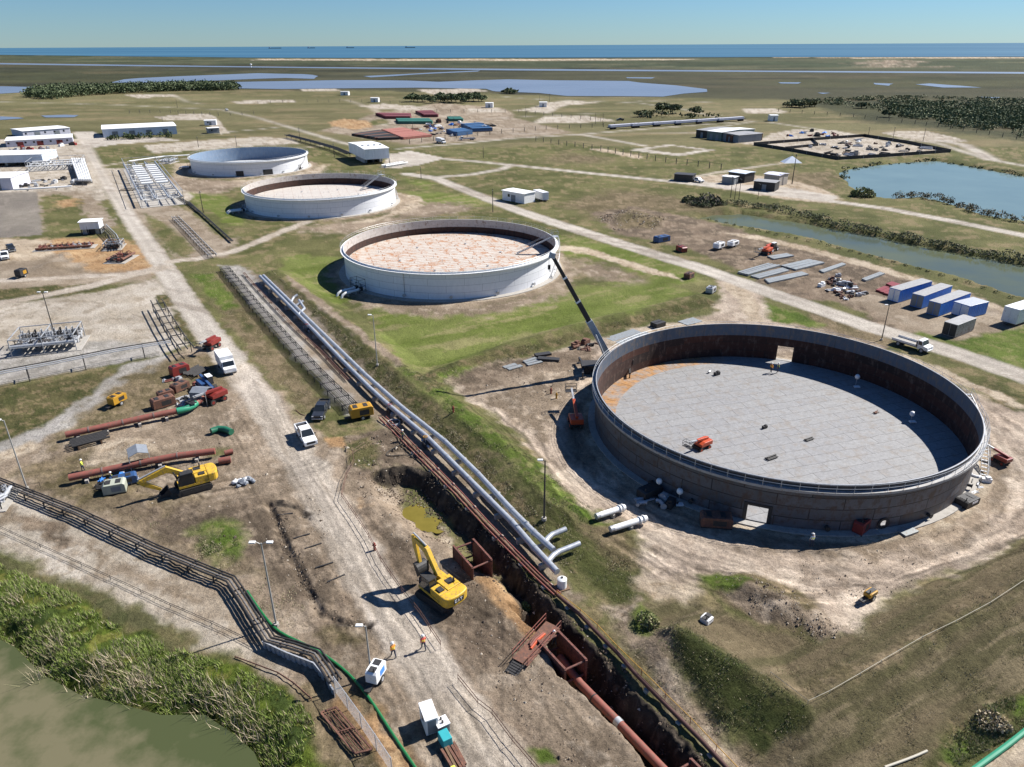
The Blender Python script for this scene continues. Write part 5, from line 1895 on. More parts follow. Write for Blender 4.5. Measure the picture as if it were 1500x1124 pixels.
def excavator(label, A, hd, track_hd, boom, stick, bucket, stick_w=.5):
    """A: slew centre on the ground. boom / stick: points (forward, height)"""
    t = thing('excavator', label, 'excavator', A, hd)
    z = A[2]
    boom = [(a, b - z) for a, b in boom]
    stick = [(a, b - z) for a, b in stick]
    Mx = Matrix.Rotation(track_hd - hd, 4, 'Z')
    for s in (-1, 1):
        m = MB()
        prof = [(-1.95, .18), (-1.7, .02), (1.7, .02), (1.95, .18), (2.08, .5), (1.9, .82), (1.65, .93), (-1.65, .93), (-1.9, .82), (-2.08, .5)]
        m.yprism(prof, s * 1.25 - .3, s * 1.25 + .3)
        for k in range(22):
            x = -1.75 + 3.5 * k / 21
            m.box((x, s * 1.25, .945), (.07, .6, .05))
            m.box((x, s * 1.25, .03), (.07, .6, .05))
        m.v = [tuple(Mx @ Vector(p)) for p in m.v]
        tr = m.build('track', m_black, t)
        m = MB()
        m.bx(-1.5, 1.5, s * 1.25 + (.305 if s > 0 else -.325), s * 1.25 + (.325 if s > 0 else -.305), .3, .68)
        m.v = [tuple(Mx @ Vector(p)) for p in m.v]
        m.build('track_frame', m_dark, tr)
    m = MB()
    m.bx(-1.1, 1.1, -.95, .95, .35, .85)
    m.cyl((0, 0, .85), (0, 0, 1.12), .75, 20)
    m.v = [tuple(Mx @ Vector(p)) for p in m.v]
    m.build('undercarriage', m_dark, t)
    m = MB()
    m.bx(-2.3, 1.75, -1.38, 1.38, 1.12, 1.4)
    m.build('deck', m_yellow, t)
    # counterweight with a rounded back
    m = MB()
    pts = [(-1.75, -1.42)]
    for k in range(13):
        a = -PI / 2 + PI * k / 12
        pts.append((-2.45 - .62 * math.cos(a) ** .8 if math.cos(a) > 1e-6 else -2.45, 1.42 * math.sin(a)))
    pts.append((-1.75, 1.42))
    m.prism(pts[::-1], 1.16, 2.28)
    m.build('counterweight', m_yellow, t, bevel=.12)
    p = MB().box((-3.08, 0, 1.78), (.03, 1.25, .52)).build('nameplate', m_black, t)
    word_cat(p, -3.097, .50, 1.62, .34)
    m = MB()
    m.bx(-1.74, .1, -1.36, .3, 1.41, 2.30)
    m.bx(-1.74, -.25, .32, 1.36, 1.41, 2.22)
    m.bx(.15, 1.65, -1.36, -.55, 1.41, 1.95)
    m.build('engine_cover', m_yellow, t, bevel=.06)
    m = MB()
    m.cyl((-1.2, -.9, 2.28), (-1.2, -.9, 2.85), .09, 8)
    m.build('exhaust', m_dark, t)
    m = MB()
    m.bx(-1.5, -.8, .5, 1.1, 2.23, 2.36)
    m.bx(-1.2, -.4, -1.1, -.3, 2.31, 2.36)
    m.build('vents', m_dark, t)
    rl = MB()
    for (xa, ya) in ((-1.6, -1.3), (-.6, -1.3), (.2, -1.3), (1.5, -1.3)):
        rl.cyl((xa, ya, 1.9), (xa, ya, 2.85), .02, 4)
    rl.bar((-1.6, -1.3, 2.82), (1.5, -1.3, 2.82), .03)
    rl.build('guard_rail', m_dark, t)
    m = MB()
    m.yprism([(-.15, 1.41), (1.6, 1.41), (1.72, 2.1), (1.35, 2.95), (-.1, 2.95)], .45, 1.36)
    cab_ = m.build('cab', m_glass, t, bevel=.04)
    m = MB()
    m.bx(-.2, 1.32, .42, 1.39, 2.96, 3.04)
    m.build('cab_roof', m_dark, cab_)
    b = profile_arm(boom, [.55, .85, .85, .62, .45][:len(boom)] if len(boom) > 3 else [.55, .85, .45], -.30, .16)
    b.build('boom', m_yellow, t, bevel=.03)
    m = profile_arm(stick, [.42, .62, .36], -.24, .10)
    m.build('stick', m_yellow, t, bevel=.03)
    rr = MB()
    for s in (-.48, .34):
        rr.cyl((1.5, s, 1.55), (boom[1][0] * .62 + boom[0][0] * .38, s, boom[1][1] * .62 + boom[0][1] * .38), .10, 8)
    rr.build('boom_rams', m_dark, t)
    mid = boom[len(boom) // 2]
    rr = MB().cyl((mid[0], -.07, mid[1] + .5), (stick[0][0], -.07, stick[0][1] + .25), .10, 8)
    rr.build('stick_ram', m_galv, t)
    # bucket
    bx_, bz_ = stick[-1]
    m = MB()
    r_ = .78
    arc = []
    for k in range(9):
        a = bucket + PI * .95 * k / 8
        arc.append((bx_ + r_ * .3 * math.cos(bucket) + r_ * math.cos(a) * .9, bz_ - .35 + r_ * math.sin(a)))
    inner = [(bx_ + r_ * .3 * math.cos(bucket) + (p[0] - bx_ - r_ * .3 * math.cos(bucket)) * .9, bz_ - .35 + (p[1] - bz_ + .35) * .9) for p in arc]
    m.yprism((arc + inner[::-1]), -.72, .58)
    for y in (-.72, .58):
        m.yprism(arc, y - .03, y + .03)
    m.build('bucket', m_dark, t)
    return t


a_ = G(646, 866)
c_ = G(618, 838)
hd1 = math.atan2(c_[1] - a_[1], c_[0] - a_[0])
pv = P(647, 861, 1.6)
A1 = (pv[0] + .4 * math.cos(hd1), pv[1] + .4 * math.sin(hd1), H1(*pv))
hd1 += .10
bp_ = [on_plane(A1, hd1, 641, 842), on_plane(A1, hd1, 624, 806), on_plane(A1, hd1, 608, 789)]
sp_ = [on_plane(A1, hd1, 605, 784), on_plane(A1, hd1, 608, 800), on_plane(A1, hd1, 615, 828)]
excavator('yellow excavator beside the open trench, seen from behind with its arm folded and bucket down', A1, hd1, hd1 + .12, bp_, sp_, 1.2)
pv = P(281, 700, 1.6)
A2 = (pv[0], pv[1], H1(*pv))
a_, c_ = G(300, 712), G(206, 738)
hd2 = math.atan2(c_[1] - a_[1], c_[0] - a_[0])
bp_ = [on_plane(A2, hd2, 268, 694), on_plane(A2, hd2, 243, 688), on_plane(A2, hd2, 206, 706)]
sp_ = [on_plane(A2, hd2, 202, 706), on_plane(A2, hd2, 212, 710), on_plane(A2, hd2, 236, 717)]
excavator('yellow excavator parked side on near the red pipes with its arm stretched out left', A2, hd2, hd2 + .02, bp_, sp_, 2.6)

# ------------------------------------------------------------------ vehicles in view
pickup('white crew cab pickup truck standing on the near gravel road', m_cleanwhite, (456, 655), (442, 633))
m_darkcar = paint('dark_car_paint', (.035, .04, .05), .25, .2, .1, 1)
pickup('dark pickup truck beside the road above the white pickup', m_darkcar, (468, 613), (475, 600), L=5.2)
cab_truck('white box truck parked at the road edge near the red machinery', (339, 550), (327, 533), 6.0)
cab_truck('white flatbed truck driving along the road behind the open steel tank', (1357, 517), (1313, 503), 6.6, 'flat', bodym=m_conc, name='flatbed_truck')
pickup('white pickup truck at the left edge of the orange dirt yard', m_cleanwhite, (9, 388), (7, 370), L=5.6)
pickup('dark pickup truck in the yard next to the white pickup at the left edge', m_darkcar, (21, 373), (13, 362), L=5.4)
pickup('white pickup truck by the dark boxes on the far paved road', m_cleanwhite, (1027, 268), (1017, 266), L=5.6)
cab_truck('white truck at the front edge of the far pipe yard', (656, 212), (636, 208), 8.5, 'box', name='box_truck')
cab_truck('pale flat truck at the far pipe yard right of the white truck', (672, 206), (697, 205), 9.5, 'flat', bodym=m_wood, name='flatbed_truck')
pickup('small white pickup on the far road towards the wood', m_cleanwhite, (336, 164), (329, 161), L=5.6)
pickup('small dark pickup parked by the far white tower', m_darkcar, (905, 177), (912, 177), L=5.6)
box_van('white site trailer parked on the verge beside the small white building', (804, 297), (781, 289), 7.0, 2.5, 2.6, m_cleanwhite, 'site_trailer', 'trailer')
box_van('long white trailer at the right edge of the gravel yard', (1471, 478), (1528, 459), 12.5, 2.9, 3.0, m_cleanwhite, 'site_trailer', 'trailer')
for i, (a, b, lab) in enumerate((((1314, 440), (1347, 430), 'blue shipping container farthest from the white trailer, next to the red frames'),
                                 ((1346, 449), (1377, 437), 'blue shipping container, the middle one of the three long ones'),
                                 ((1371, 460), (1403, 448), 'blue shipping container next to the short blue tank unit'))):
    box_van(lab, a, b, 12.2, 2.5, 2.75, m_bluec, 'shipping_container', 'container', False, 'blue containers in the gravel yard', m_brownroof, m_greywall if i else m_cleanwhite)
box_van('short blue cabin with yellow ladder rails beside the three long blue containers', (1404, 464), (1432, 457), 6.2, 3.4, 2.6, m_bluec, 'site_cabin', 'cabin', False, None, m_galv, m_cleanwhite)
m_pale2 = paint('weathered_panels', C(182, 178, 170), .7, 0, .2, 1.2, C(130, 110, 92), .3)
box_van('weathered pale open sided cabin at the verge below the short blue cabin', (1388, 493), (1416, 482), 7.0, 2.5, 2.5, m_pale2, 'site_cabin', 'cabin', False, None, m_brownroof, m_dark)


# ------------------------------------------------------------------ lifts, machines and generators
def boom_lift(label, a, b, m, reach=6.5, up=.5, cat='boom lift', raised=False, name='boom_lift'):
    loc, hd = between(a, b)
    t = thing(name, label, cat, loc, hd)
    MB().bx(-1.3, 1.3, -.7, .7, .45, .85).build('chassis', m_dark, t, bevel=.05)
    for x in (-1.0, 1.0):
        for s in (-1, 1):
            wheel(x, s * .85, .45, .32, t, m)
    u = MB()
    u.yprism([(-1.75, .95), (1.0, .95), (1.0, 1.45), (.2, 1.75), (-1.75, 1.75)], -.95, .95)
    u.build('turret', m, t, bevel=.06)
    e = (-1.4 + reach, 1.95 + reach * up)
    MB().bar((-1.4, 0, 1.95), (-1.4 + reach * .6, 0, 1.95 + reach * up * .6), .42, .42).build('boom', m, t, bevel=.03)
    MB().bar((-1.4 + reach * .55, 0, 1.95 + reach * up * .55), (e[0], 0, e[1]), .28, .28).build('inner_boom', m_galv, t)
    k = MB()
    z0 = e[1] - .7
    for x in (e[0], e[0] + .9):
        for s in (-1, 1):
            k.cyl((x, s * .85, z0), (x, s * .85, z0 + 1.1), .03, 4)
    for z in (z0 + .05, z0 + .55, z0 + 1.08):
        for s in (-1, 1):
            k.bar((e[0], s * .85, z), (e[0] + .9, s * .85, z), .05)
        for x in (e[0], e[0] + .9):
            k.bar((x, -.85, z), (x, .85, z), .05)
    k.box((e[0] + .45, 0, z0 + .03), (.9, 1.7, .05))
    k.build('basket', m_dark, t)
    return t


a_ = boom_lift('orange telescopic lift standing on the floor inside the open steel tank', (1012, 664), (1042, 652), m_orange, 4.6, .08)
a_.scale = (.78, .78, .78)
a_ = boom_lift('red boom lift on the dirt right of the open steel tank', (1452, 672), (1476, 684), m_red, 5.2, .10)
a_.scale = (.68, .68, .68)
boom_lift('orange boom lift in the shade left of the open steel tank', (838, 606), (848, 640), m_orange, 6.5, .25)
boom_lift('red boom lift folded at the road edge beside the green pipe bend', (303, 594), (330, 583), m_red, 5.0, .05)
boom_lift('pale red boom lift by the pipe rack corner above the white box truck', (304, 514), (317, 507), m_red, 4.2, .02)
boom_lift('orange boom lift parked in the steel plate yard', (1108, 379), (1136, 367), m_orange, 6.5, .06)


def genset(label, a, b, m, L=3.4, w=1.7, h=1.6, trim=None, name='generator', cat='generator', wheels=True):
    loc, hd = between(a, b)
    t = thing(name, label, cat, loc, hd)
    z0 = .55 if wheels else .15
    bd = MB()
    bd.yprism([(-L / 2, z0), (L / 2, z0), (L / 2, z0 + h * .85), (L / 2 - .25, z0 + h), (-L / 2 + .25, z0 + h), (-L / 2, z0 + h * .85)], -w / 2, w / 2)
    bd.build('housing', m, t, bevel=.05)
    for s in (-1, 1):
        MB().bx(-L * .3, L * .12, s * (w / 2 + .004) - .012, s * (w / 2 + .004) + .012, z0 + .3, z0 + h * .75).build('door', trim or m_dark, t)
    for x in (-L * .2, L * .25):
        MB().bx(x - .3, x + .3, -w * .3, w * .3, z0 + h + .003, z0 + h + .05).build('vent', m_dark, t)
    MB().cyl((L * .36, w * .2, z0 + h), (L * .36, w * .2, z0 + h + .4), .06, 6).build('exhaust', m_dark, t)
    if wheels:
        MB().bx(-L / 2, L / 2 + .9, -.25, .25, z0 - .15, z0 - .01).build('drawbar', m_dark, t)
        for s in (-1, 1):
            wheel(0, s * (w / 2 - .05), .36, .24, t)
    else:
        MB().bx(-L / 2 + .02, L / 2 - .02, -w / 2 + .02, w / 2 - .02, 0, z0 - .003).build('skid', m_dark, t)
    return t


genset('yellow towed compressor standing between the road and the silver pipes', (520, 614), (540, 610), m_yel2, 3.4, 1.8, 1.5, m_dark, 'compressor', 'compressor')
genset('beige welding generator in front of the bright blue compressor', (159, 722), (181, 718), paint('beige_metal', C(196, 200, 180), .5, 0, .12, 1.5), 2.6, 1.7, 1.3, m_greywall, 'generator', 'generator', False)
genset('bright blue compressor under a tarp beside the red pipe', (170, 712), (195, 706), m_blue2, 3.2, 1.3, 1.1, m_dark, 'compressor', 'compressor', False)
genset('red machine on the dirt beside the dark pipe bundle', (256, 551), (272, 546), m_red, 3.0, 1.6, 1.6, m_dark, 'generator', 'generator', False)
genset('small red pump unit standing against the shaded wall of the open steel tank', (1257, 781), (1263, 776), m_red, 1.9, 1.2, 1.5, m_dark, 'pump_unit', 'pump', False)
genset('white pump unit by the pole at the dike, with its shadow', (548, 1003), (556, 990), m_cleanwhite, 1.9, 1.1, 1.2, m_bluec, 'pump_unit', 'pump', True)
genset('white tool box standing on the dike corner near the dirt mound', (1029, 914), (1040, 910), m_cleanwhite, 1.0, .9, .6, m_galv, 'tool_box', 'box', False)
genset('yellow and black light plant parked on the sand by the dirt mounds', (1266, 882), (1280, 873), m_yel2, 1.3, .8, .5, m_dark, 'light_plant', 'generator', True)
genset('dark pump set beside the open steel tank below its right edge', (1407, 742), (1424, 734), m_dark, 2.6, 1.6, .8, m_cleanwhite, 'pump_unit', 'pump', False)
genset('dark welding set in the shade at the foot of the open tank', (934, 733), (968, 718), m_dark, 3.0, 1.6, 1.0, m_dark, 'generator', 'generator', False)
genset('dark blue skip mounted pump in the brown yard right of the middle road', (958, 356), (980, 352), m_blue2, 4.6, 2.2, 1.5, m_dark, 'pump_unit', 'pump', False)
genset('red machine on skids in the brown yard beside the dark blue pump', (992, 366), (1004, 371), m_red, 3.2, 1.6, 1.3, m_dark, 'pump_unit', 'pump', False)
genset('white machine on a trailer in the brown yard, nearer the steel plates', (1045, 368), (1060, 362), m_cleanwhite, 3.6, 1.8, 1.3, m_dark, 'compressor', 'compressor')
genset('white machine on a trailer in the brown yard, nearer the canal', (1066, 364), (1080, 359), m_cleanwhite, 3.6, 1.8, 1.1, m_dark, 'compressor', 'compressor')
genset('rust brown skid beside the tank lawn corner at the road', (1004, 410), (1014, 405), m_rust, 2.6, 1.6, 1.2, m_dark, 'pump_unit', 'pump', False)
genset('grey skid with pipe stubs at the end of the tank lawn berm', (1036, 432), (1046, 425), m_galv, 2.6, 1.6, 1.2, m_dark, 'pump_unit', 'pump', False)
genset('yellow and black forklift like loader on the bare dirt left of the red skids', (166, 597), (181, 589), m_yel2, 2.6, 1.4, 1.2, m_dark, 'loader', 'loader', True)
genset('rusty brown skip nearest the long red pipe with green bend', (230, 598), (250, 592), m_rust, 3.4, 1.7, 1.4, m_dark, 'steel_skip', 'skip', False)
genset('rusty red skip behind the brown skip on the work yard', (236, 583), (250, 579), m_rust, 2.4, 1.3, .9, m_redpipe, 'steel_skip', 'skip', False)
genset('dark brown skip nearest the blue telehandler', (257, 575), (272, 568), m_rust, 2.8, 1.5, 1.2, m_dark, 'steel_skip', 'skip', False)
genset('rust brown steel skip in the shade left of the doorway of the open steel tank', (1034, 768), (1062, 770), m_rust, 3.6, 1.7, 1.3, m_dark, 'steel_skip', 'skip', False)
genset('small dark loader on the pale ground of the orange yard', (28, 408), (38, 404), m_dark, 2.6, 1.6, 1.5, m_yel2, 'loader', 'loader', True)


def telehandler(label, a, b, m):
    loc, hd = between(a, b)
    t = thing('telehandler', label, 'telehandler', loc, hd)
    MB().bx(-2.3, 1.9, -.75, .75, .6, 1.15).build('chassis', m_dark, t, bevel=.05)
    MB().yprism([(-.9, 1.15), (.9, 1.15), (.75, 2.4), (-.7, 2.4)], .2, 1.05).build('cab', m_glass, t, bevel=.04)
    MB().bx(-.75, .8, .18, 1.07, 2.41, 2.48).build('cab_roof', m_cleanwhite, t)
    MB().bx(-1.4, 1.2, -1.1, -.3, 1.0, 1.75).build('engine_cover', m, t, bevel=.05)
    MB().bar((-2.0, -.05, 2.0), (3.6, -.05, 1.5), .4, .45).build('boom', m, t, bevel=.03)
    f = MB()
    f.box((3.7, -.05, .95), (.12, 1.3, .9))
    for s in (-.4, .3):
        f.box((4.3, s, .55), (1.2, .14, .06))
    f.build('forks', m_dark, t)
    for x in (-1.4, 1.3):
        for s in (-1, 1):
            wheel(x, s * 1.0, .58, .42, t, m_cleanwhite)
    return t


telehandler('blue and white telehandler parked between the white box truck and the grey shelter', (313, 580), (294, 563), m_blue2)
telehandler('orange telehandler beside the steel plates with a white machine behind it', (1118, 372), (1140, 364), m_orange)

# cabin, box and crates at the bottom of the road
loc, hd = between((634, 1077), (624, 1050))
t = thing('portable_cabin', 'tall white roofed portable cabin standing on the near road with a box beside it', 'cabin', loc, hd)
MB().bx(-.95, .95, -.52, .52, .12, 1.75).build('body', m_cleanwhite, t)
MB().bx(-1.0, 1.0, -.57, .57, 1.755, 1.84).build('roof', m_cleanwhite, t, bevel=.03)
MB().bx(.952, .98, -.36, .36, .2, 1.62).build('door', m_greywall, t)
for s in (-1, 1):
    MB().bx(-.9, .9, s * .4 - .08, s * .4 + .08, 0, .118).build('skid', m_dark, t)
for s in (-1, 1):
    MB().bx(-.25, .25, s * .532 - .011, s * .532 + .011, 1.0, 1.45).build('window', m_glass, t)
loc, hd = between((652, 1077), (644, 1063))
t = thing('water_cooler_box', 'grey box with white lid and instruments beside the portable cabin', 'box', loc, hd)
MB().bx(-.45, .45, -.5, .5, 0, .95).build('body', m_greywall, t, bevel=.03)
MB().bx(-.5, .5, -.55, .55, .955, 1.05).build('lid', m_cleanwhite, t, bevel=.02)
for x in (-.2, .15):
    MB().cyl((x, 0, 1.05), (x, 0, 1.25), .1, 8).build('cap', m_dark, t)
loc, hd = between((657, 1098), (648, 1082))
t = thing('covered_pallet', 'teal covered pallet next to the grey box on the near road', 'pallet', loc, hd)
MB().box((0, 0, .62), (1.15, .85, .95), 0, 0, .94).build('cover', m_teal, t, bevel=.05)
MB().bx(-.6, .6, -.45, .45, 0, .14).build('pallet_base', m_wood, t)
t = thing('timber_stack', 'stack of dark reddish timbers at the bottom edge behind the teal pallet', 'timber stack', (*G(665, 1112)[:2], G(665, 1112)[2]), hd)
rnd = random.Random(4)
for k in range(9):
    MB().box((rnd.uniform(-.25, .25), -.55 + .28 * (k % 5), .12 + .22 * (k // 5)), (2.6 + rnd.uniform(-.4, .3), .2, .18), rnd.uniform(-.05, .05)).build('timber', m_rust if k % 3 else m_wood, t)
MB().box((1.2, -.6, .6), (.5, .4, .3)).build('yellow_bag', m_hiyel, t, bevel=.08)
# ------------------------------------------------------------------ pipelines
def pipeline(name, label, pts, r, m, band=6.0, bandm=None, support=8.0, cat='pipeline', group=None, wide=.9):
    """a laid pipe: the run itself, flange bands, a concrete sleeper under it every few metres"""
    c = loc_of(pts)
    t = thing(name, label, cat, c, 0, group)
    rel = [p - c for p in pts]
    fine = resample(rel, 4.0)
    MB().tube(fine, r, 14).build('pipe', m, t, True)
    if band:
        rs = resample(rel, band)
        for i in range(1, len(rs) - 1):
            d = (rs[i + 1] - rs[i - 1]).normalized()
            MB().cyl(rs[i] - d * .09, rs[i] + d * .09, r + .05, 14).build('flange', bandm or m, t, True)
    if support:
        rs = resample(rel, support)
        for i in range(len(rs) - 1):
            p = rs[i].lerp(rs[i + 1], .5)
            d = rs[i + 1] - rs[i]
            zg = H1(p.x + c.x, p.y + c.y) - c.z
            hgt = p.z - r - zg
            if hgt > .08:
                MB().box((p.x, p.y, zg + hgt / 2 - .1), (.4, wide + 2 * r, hgt + .2), math.atan2(d.y, d.x)).build('support', m_conc, t)
    return t


zp = 1.0
PL = [(381, 405), (416, 440), (457, 482), (500, 527), (540, 567), (565, 590), (625, 640), (687, 702), (750, 765), (783, 803), (816, 838)]
PR = [(386, 404), (420, 437), (462, 478), (500, 515), (535, 549), (590, 598), (652, 647), (700, 694), (750, 748), (782, 780), (811, 806)]
tl = pipeline('silver_pipeline', 'large silver pipeline, the left of the pair, on sleepers beside the grass dike', path3(PL, zp), .36, m_silver, 7, support=7)
tr = pipeline('silver_pipeline', 'large silver pipeline, the right of the pair, nearest the grass dike', path3(PR, zp), .36, m_silver, 7, support=7)


def elbow(label, pts, z, r, m, name='pipe_branch', parent=None):
    p = path3(pts, z)
    if parent is not None:
        c = Vector(parent.location)
        o = MB().tube([q - c for q in p], r, 12)
        return o.build('branch', m, parent, True)


elbow('', [(798, 795), (803, 788), (809, 783), (817, 780), (829, 775)], zp, .31, m_silver, parent=tr)
elbow('', [(803, 822), (810, 814), (819, 808), (832, 803), (849, 796)], zp, .31, m_silver, parent=tl)
for i, (par, pts) in enumerate(((tr, [(426, 443), (430, 436), (436, 432)]), (tl, [(436, 462), (446, 452), (438, 440)]), (tr, [(432, 449), (440, 444), (444, 441)]))):
    elbow('', pts, zp, .28, m_silver, parent=par)
for px, py, lab in ((459, 484, 'upper'), (580, 604, 'middle'), (632, 652, 'lower')):
    x, y, z = G(px - 8, py + 2)
    t = thing('valve_station', {'upper': 'dark valve station beside the silver pipelines below the rusty roofed tank', 'middle': 'dark valve station beside the silver pipelines near the yellow compressor', 'lower': 'valve station with yellow handwheel by the silver pipelines where workers stand'}[lab], 'valve', (x, y, z), 2.1)
    MB().bx(-.6, .6, -.4, .4, 0, .7).build('valve_body', m_dark, t, bevel=.05)
    MB().cyl((0, 0, .7), (0, 0, 1.6), .06, 8).build('stem', m_galv, t)
    h = MB()
    h.ring((0, 0), .24, .32, 1.55, 1.61, 16)
    h.bar((-.3, 0, 1.58), (.3, 0, 1.58), .04)
    h.build('handwheel', m_yel2 if lab == 'lower' else m_red, t)
    for s in (-1, 1):
        MB().cyl((s * .6, 0, .4), (s * 1.3, 0, .4), .18, 10).build('pipe_stub', m_silver, t, True)

# small rusty lines along the trench
sm = [(560, 611), (595, 646), (625, 676), (670, 721), (710, 765), (750, 806), (787, 843), (817, 871)]
for k, (o, r_, m_, lab) in enumerate(((-5, .09, m_redpipe, 'thin red flow line nearest the trench, running below the silver pipelines'), (0, .13, m_rust, 'thicker rust brown flow line running below the silver pipelines'), (5, .08, m_redpipe, 'thin red flow line nearest the silver pipelines'))):
    pipeline('flow_line', lab, path3([(a + o, b - o * .2) for a, b in sm], .35), r_, m_, 0, None, 5.0, 'pipe', 'rusty flow lines above the trench', .3)
pipeline('flow_line', 'dark brown pipe along the top of the trench down to the bottom edge', path3([(817, 872), (850, 901), (875, 927), (905, 957), (930, 986), (970, 1027), (1025, 1082), (1062, 1122), (1100, 1164)], .4), .2, paint('brown_pipe', C(92, 58, 48), .7, 0, .2, 2), 0, None, 5.0, 'pipe', None, .3)
pts = path3([(815, 866), (850, 893), (875, 915), (905, 947), (940, 981), (975, 1016), (1012, 1052), (1050, 1092), (1090, 1134)], .8)
c = loc_of(pts)
t = thing('guard_rope', 'yellow and red guard rail along the dark brown pipe above the trench', 'guard rail', c)
MB().tube([p - c for p in pts], .035, 5).build('rail', m_yel2, t)
for p in resample(pts, 3.2):
    q = p - c
    zg = H1(p.x, p.y) - c.z
    MB().cyl((q.x, q.y, zg - .1), (q.x, q.y, q.z + .1), .03, 5).build('post', m_red, t)

# big red pipe in the trench
pts = [Vector((*P(a, b, -1.5), -1.5)) for a, b in ((820, 963), (850, 1002), (905, 1058), (968, 1124), (1040, 1198))]
c = Vector((pts[2].x, pts[2].y, -2.6))
t = thing('trench_pipe', 'long red oxide pipe lying in the trench with one silver joint band', 'pipe', c)
MB().tube(resample([p - c for p in pts], 3), .40, 18).build('pipe', m_redpipe, t, True)
q = Vector((*P(906, 1058, -1.45), -1.5)) - c
d = (pts[3] - pts[1]).normalized()
MB().cyl(q - d * .28, q + d * .28, .425, 18).build('joint_band', m_galv, t, True)
q = Vector((*P(870, 1022, -1.45), -1.5)) - c
MB().cyl(q - d * .06, q + d * .06, .42, 18).build('weld_band', m_dark, t, True)
for f in (.2, .5, .8):
    p = pts[0].lerp(pts[3], f) - c
    MB().box((p.x, p.y, p.z - .75), (.3, 1.5, .7), math.atan2(d.y, d.x)).build('timber', m_wood, t)

# red pipes strung on the work yard
pipeline('line_pipe', 'long red pipe with a bright green bend at its right end, on timber skids', path3([(96, 637), (130, 630), (180, 619), (225, 609), (260, 602)], .95), .46, m_redpipe, 11, paint('weld_grey', C(140, 120, 112), .7, 0, .2, 3), 5.0, 'pipe')
pp = COL.objects['line_pipe']
elbow('', [(259, 602.5), (268, 600.5), (276, 598), (283, 594.5), (287, 591)], .95, .49, m_greenp, parent=pp)
elbow('', [(287, 591), (291, 588), (297, 583)], .95, .46, m_redpipe, parent=pp)
pipeline('line_pipe', 'long red pipe in front of it, with a grey welding shelter over its middle', path3([(101, 700), (150, 690), (206, 678), (260, 668), (315, 661)], .95), .46, m_redpipe, 12, MATS['weld_grey'], 5.0, 'pipe')
pipeline('line_pipe', 'short red pipe piece on the ground right of the long red pipes', path3([(320, 676), (338, 673)], .5), .46, m_redpipe, 0, None, 0, 'pipe')
pipeline('line_pipe', 'short reddish half pipe behind the short red pipe piece', path3([(329, 664), (341, 661)], .4), .36, m_redpipe, 0, None, 0, 'pipe')
pipeline('pipe_bend', 'dark green coated pipe bend lying alone on the dirt', path3([(309, 632), (320, 628), (330, 629), (339, 633)], .5), .46, paint('dark_green', C(44, 122, 92), .5, 0, .12, 2), 0, None, 0, 'pipe bend')
for i, (a, b, lab) in enumerate((((197, 684), (216, 679), 'grey welding shelter standing over the long red pipe'), ((293, 594), (303, 585), 'grey welding shelter at the end of the green pipe bend'))):
    loc, hd = between(b, a)
    t = thing('welding_shelter', lab, 'shelter', loc, hd)
    s = MB()
    s.yprism([(-1.2, 2.2), (0, 2.65), (1.2, 2.2), (1.2, 2.14), (0, 2.58), (-1.2, 2.14)][::-1], -1.3, 1.3)
    s.build('canopy', m_tarp, t)
    for q in (-1, 1):
        MB().box((q * 1.18, .35, 1.3), (.04, 1.9, 1.7)).build('side_sheet', m_tarp, t)
    for x in (-1.2, 1.2):
        for y in (-1.28, 1.28):
            MB().cyl((x, y, 0), (x, y, 2.2), .04, 5).build('pole', m_galv, t)


def pipe_bundle(label, a, b, n, r, m, w, z=.3, name='pipe_bundle', cat='pipes', L=None, rows=1, group=None):
    """loose pipes laid side by side on two bearers"""
    loc, hd = between(a, b)
    ga, gb = G(*a), G(*b)
    L = L or math.dist(ga[:2], gb[:2])
    t = thing(name, label, cat, loc, hd, group)
    rnd = random.Random(int(a[0] * 7 + a[1]))
    for s in (-.3, .3):
        MB().bx(L * s - .1, L * s + .1, -w / 2, w / 2, 0, z - r - .003).build('bearer', m_wood, t)
    for j in range(rows):
        for k in range(n - j):
            y = -w / 2 + r + (w - 2 * r) * (k + j * .5) / max(1, n - 1)
            o = rnd.uniform(-.25, .25)
            MB().cyl((-L / 2 + o, y, z + j * r * 1.75), (L / 2 + o, y, z + j * r * 1.75), r, 8).build('pipe', m, t, True)
    return t


pipe_bundle('dark pipe bundle on a rack between the red machine and the box truck', (276, 553), (299, 541), 7, .14, m_dark, 3.0, .5)
pipe_bundle('dark steel pipes on bearers in front of the upper red pipe', (103, 657), (158, 642), 6, .16, m_dark, 2.6, .7)
pipe_bundle('heap of grey rods beside the grey shelter at the green bend', (263, 590), (281, 583), 6, .10, m_galv, 2.2, .3)
pipe_bundle('black cable trays and hoses under the bright blue compressor', (141, 716), (176, 712), 5, .12, m_black, 1.6, .3)

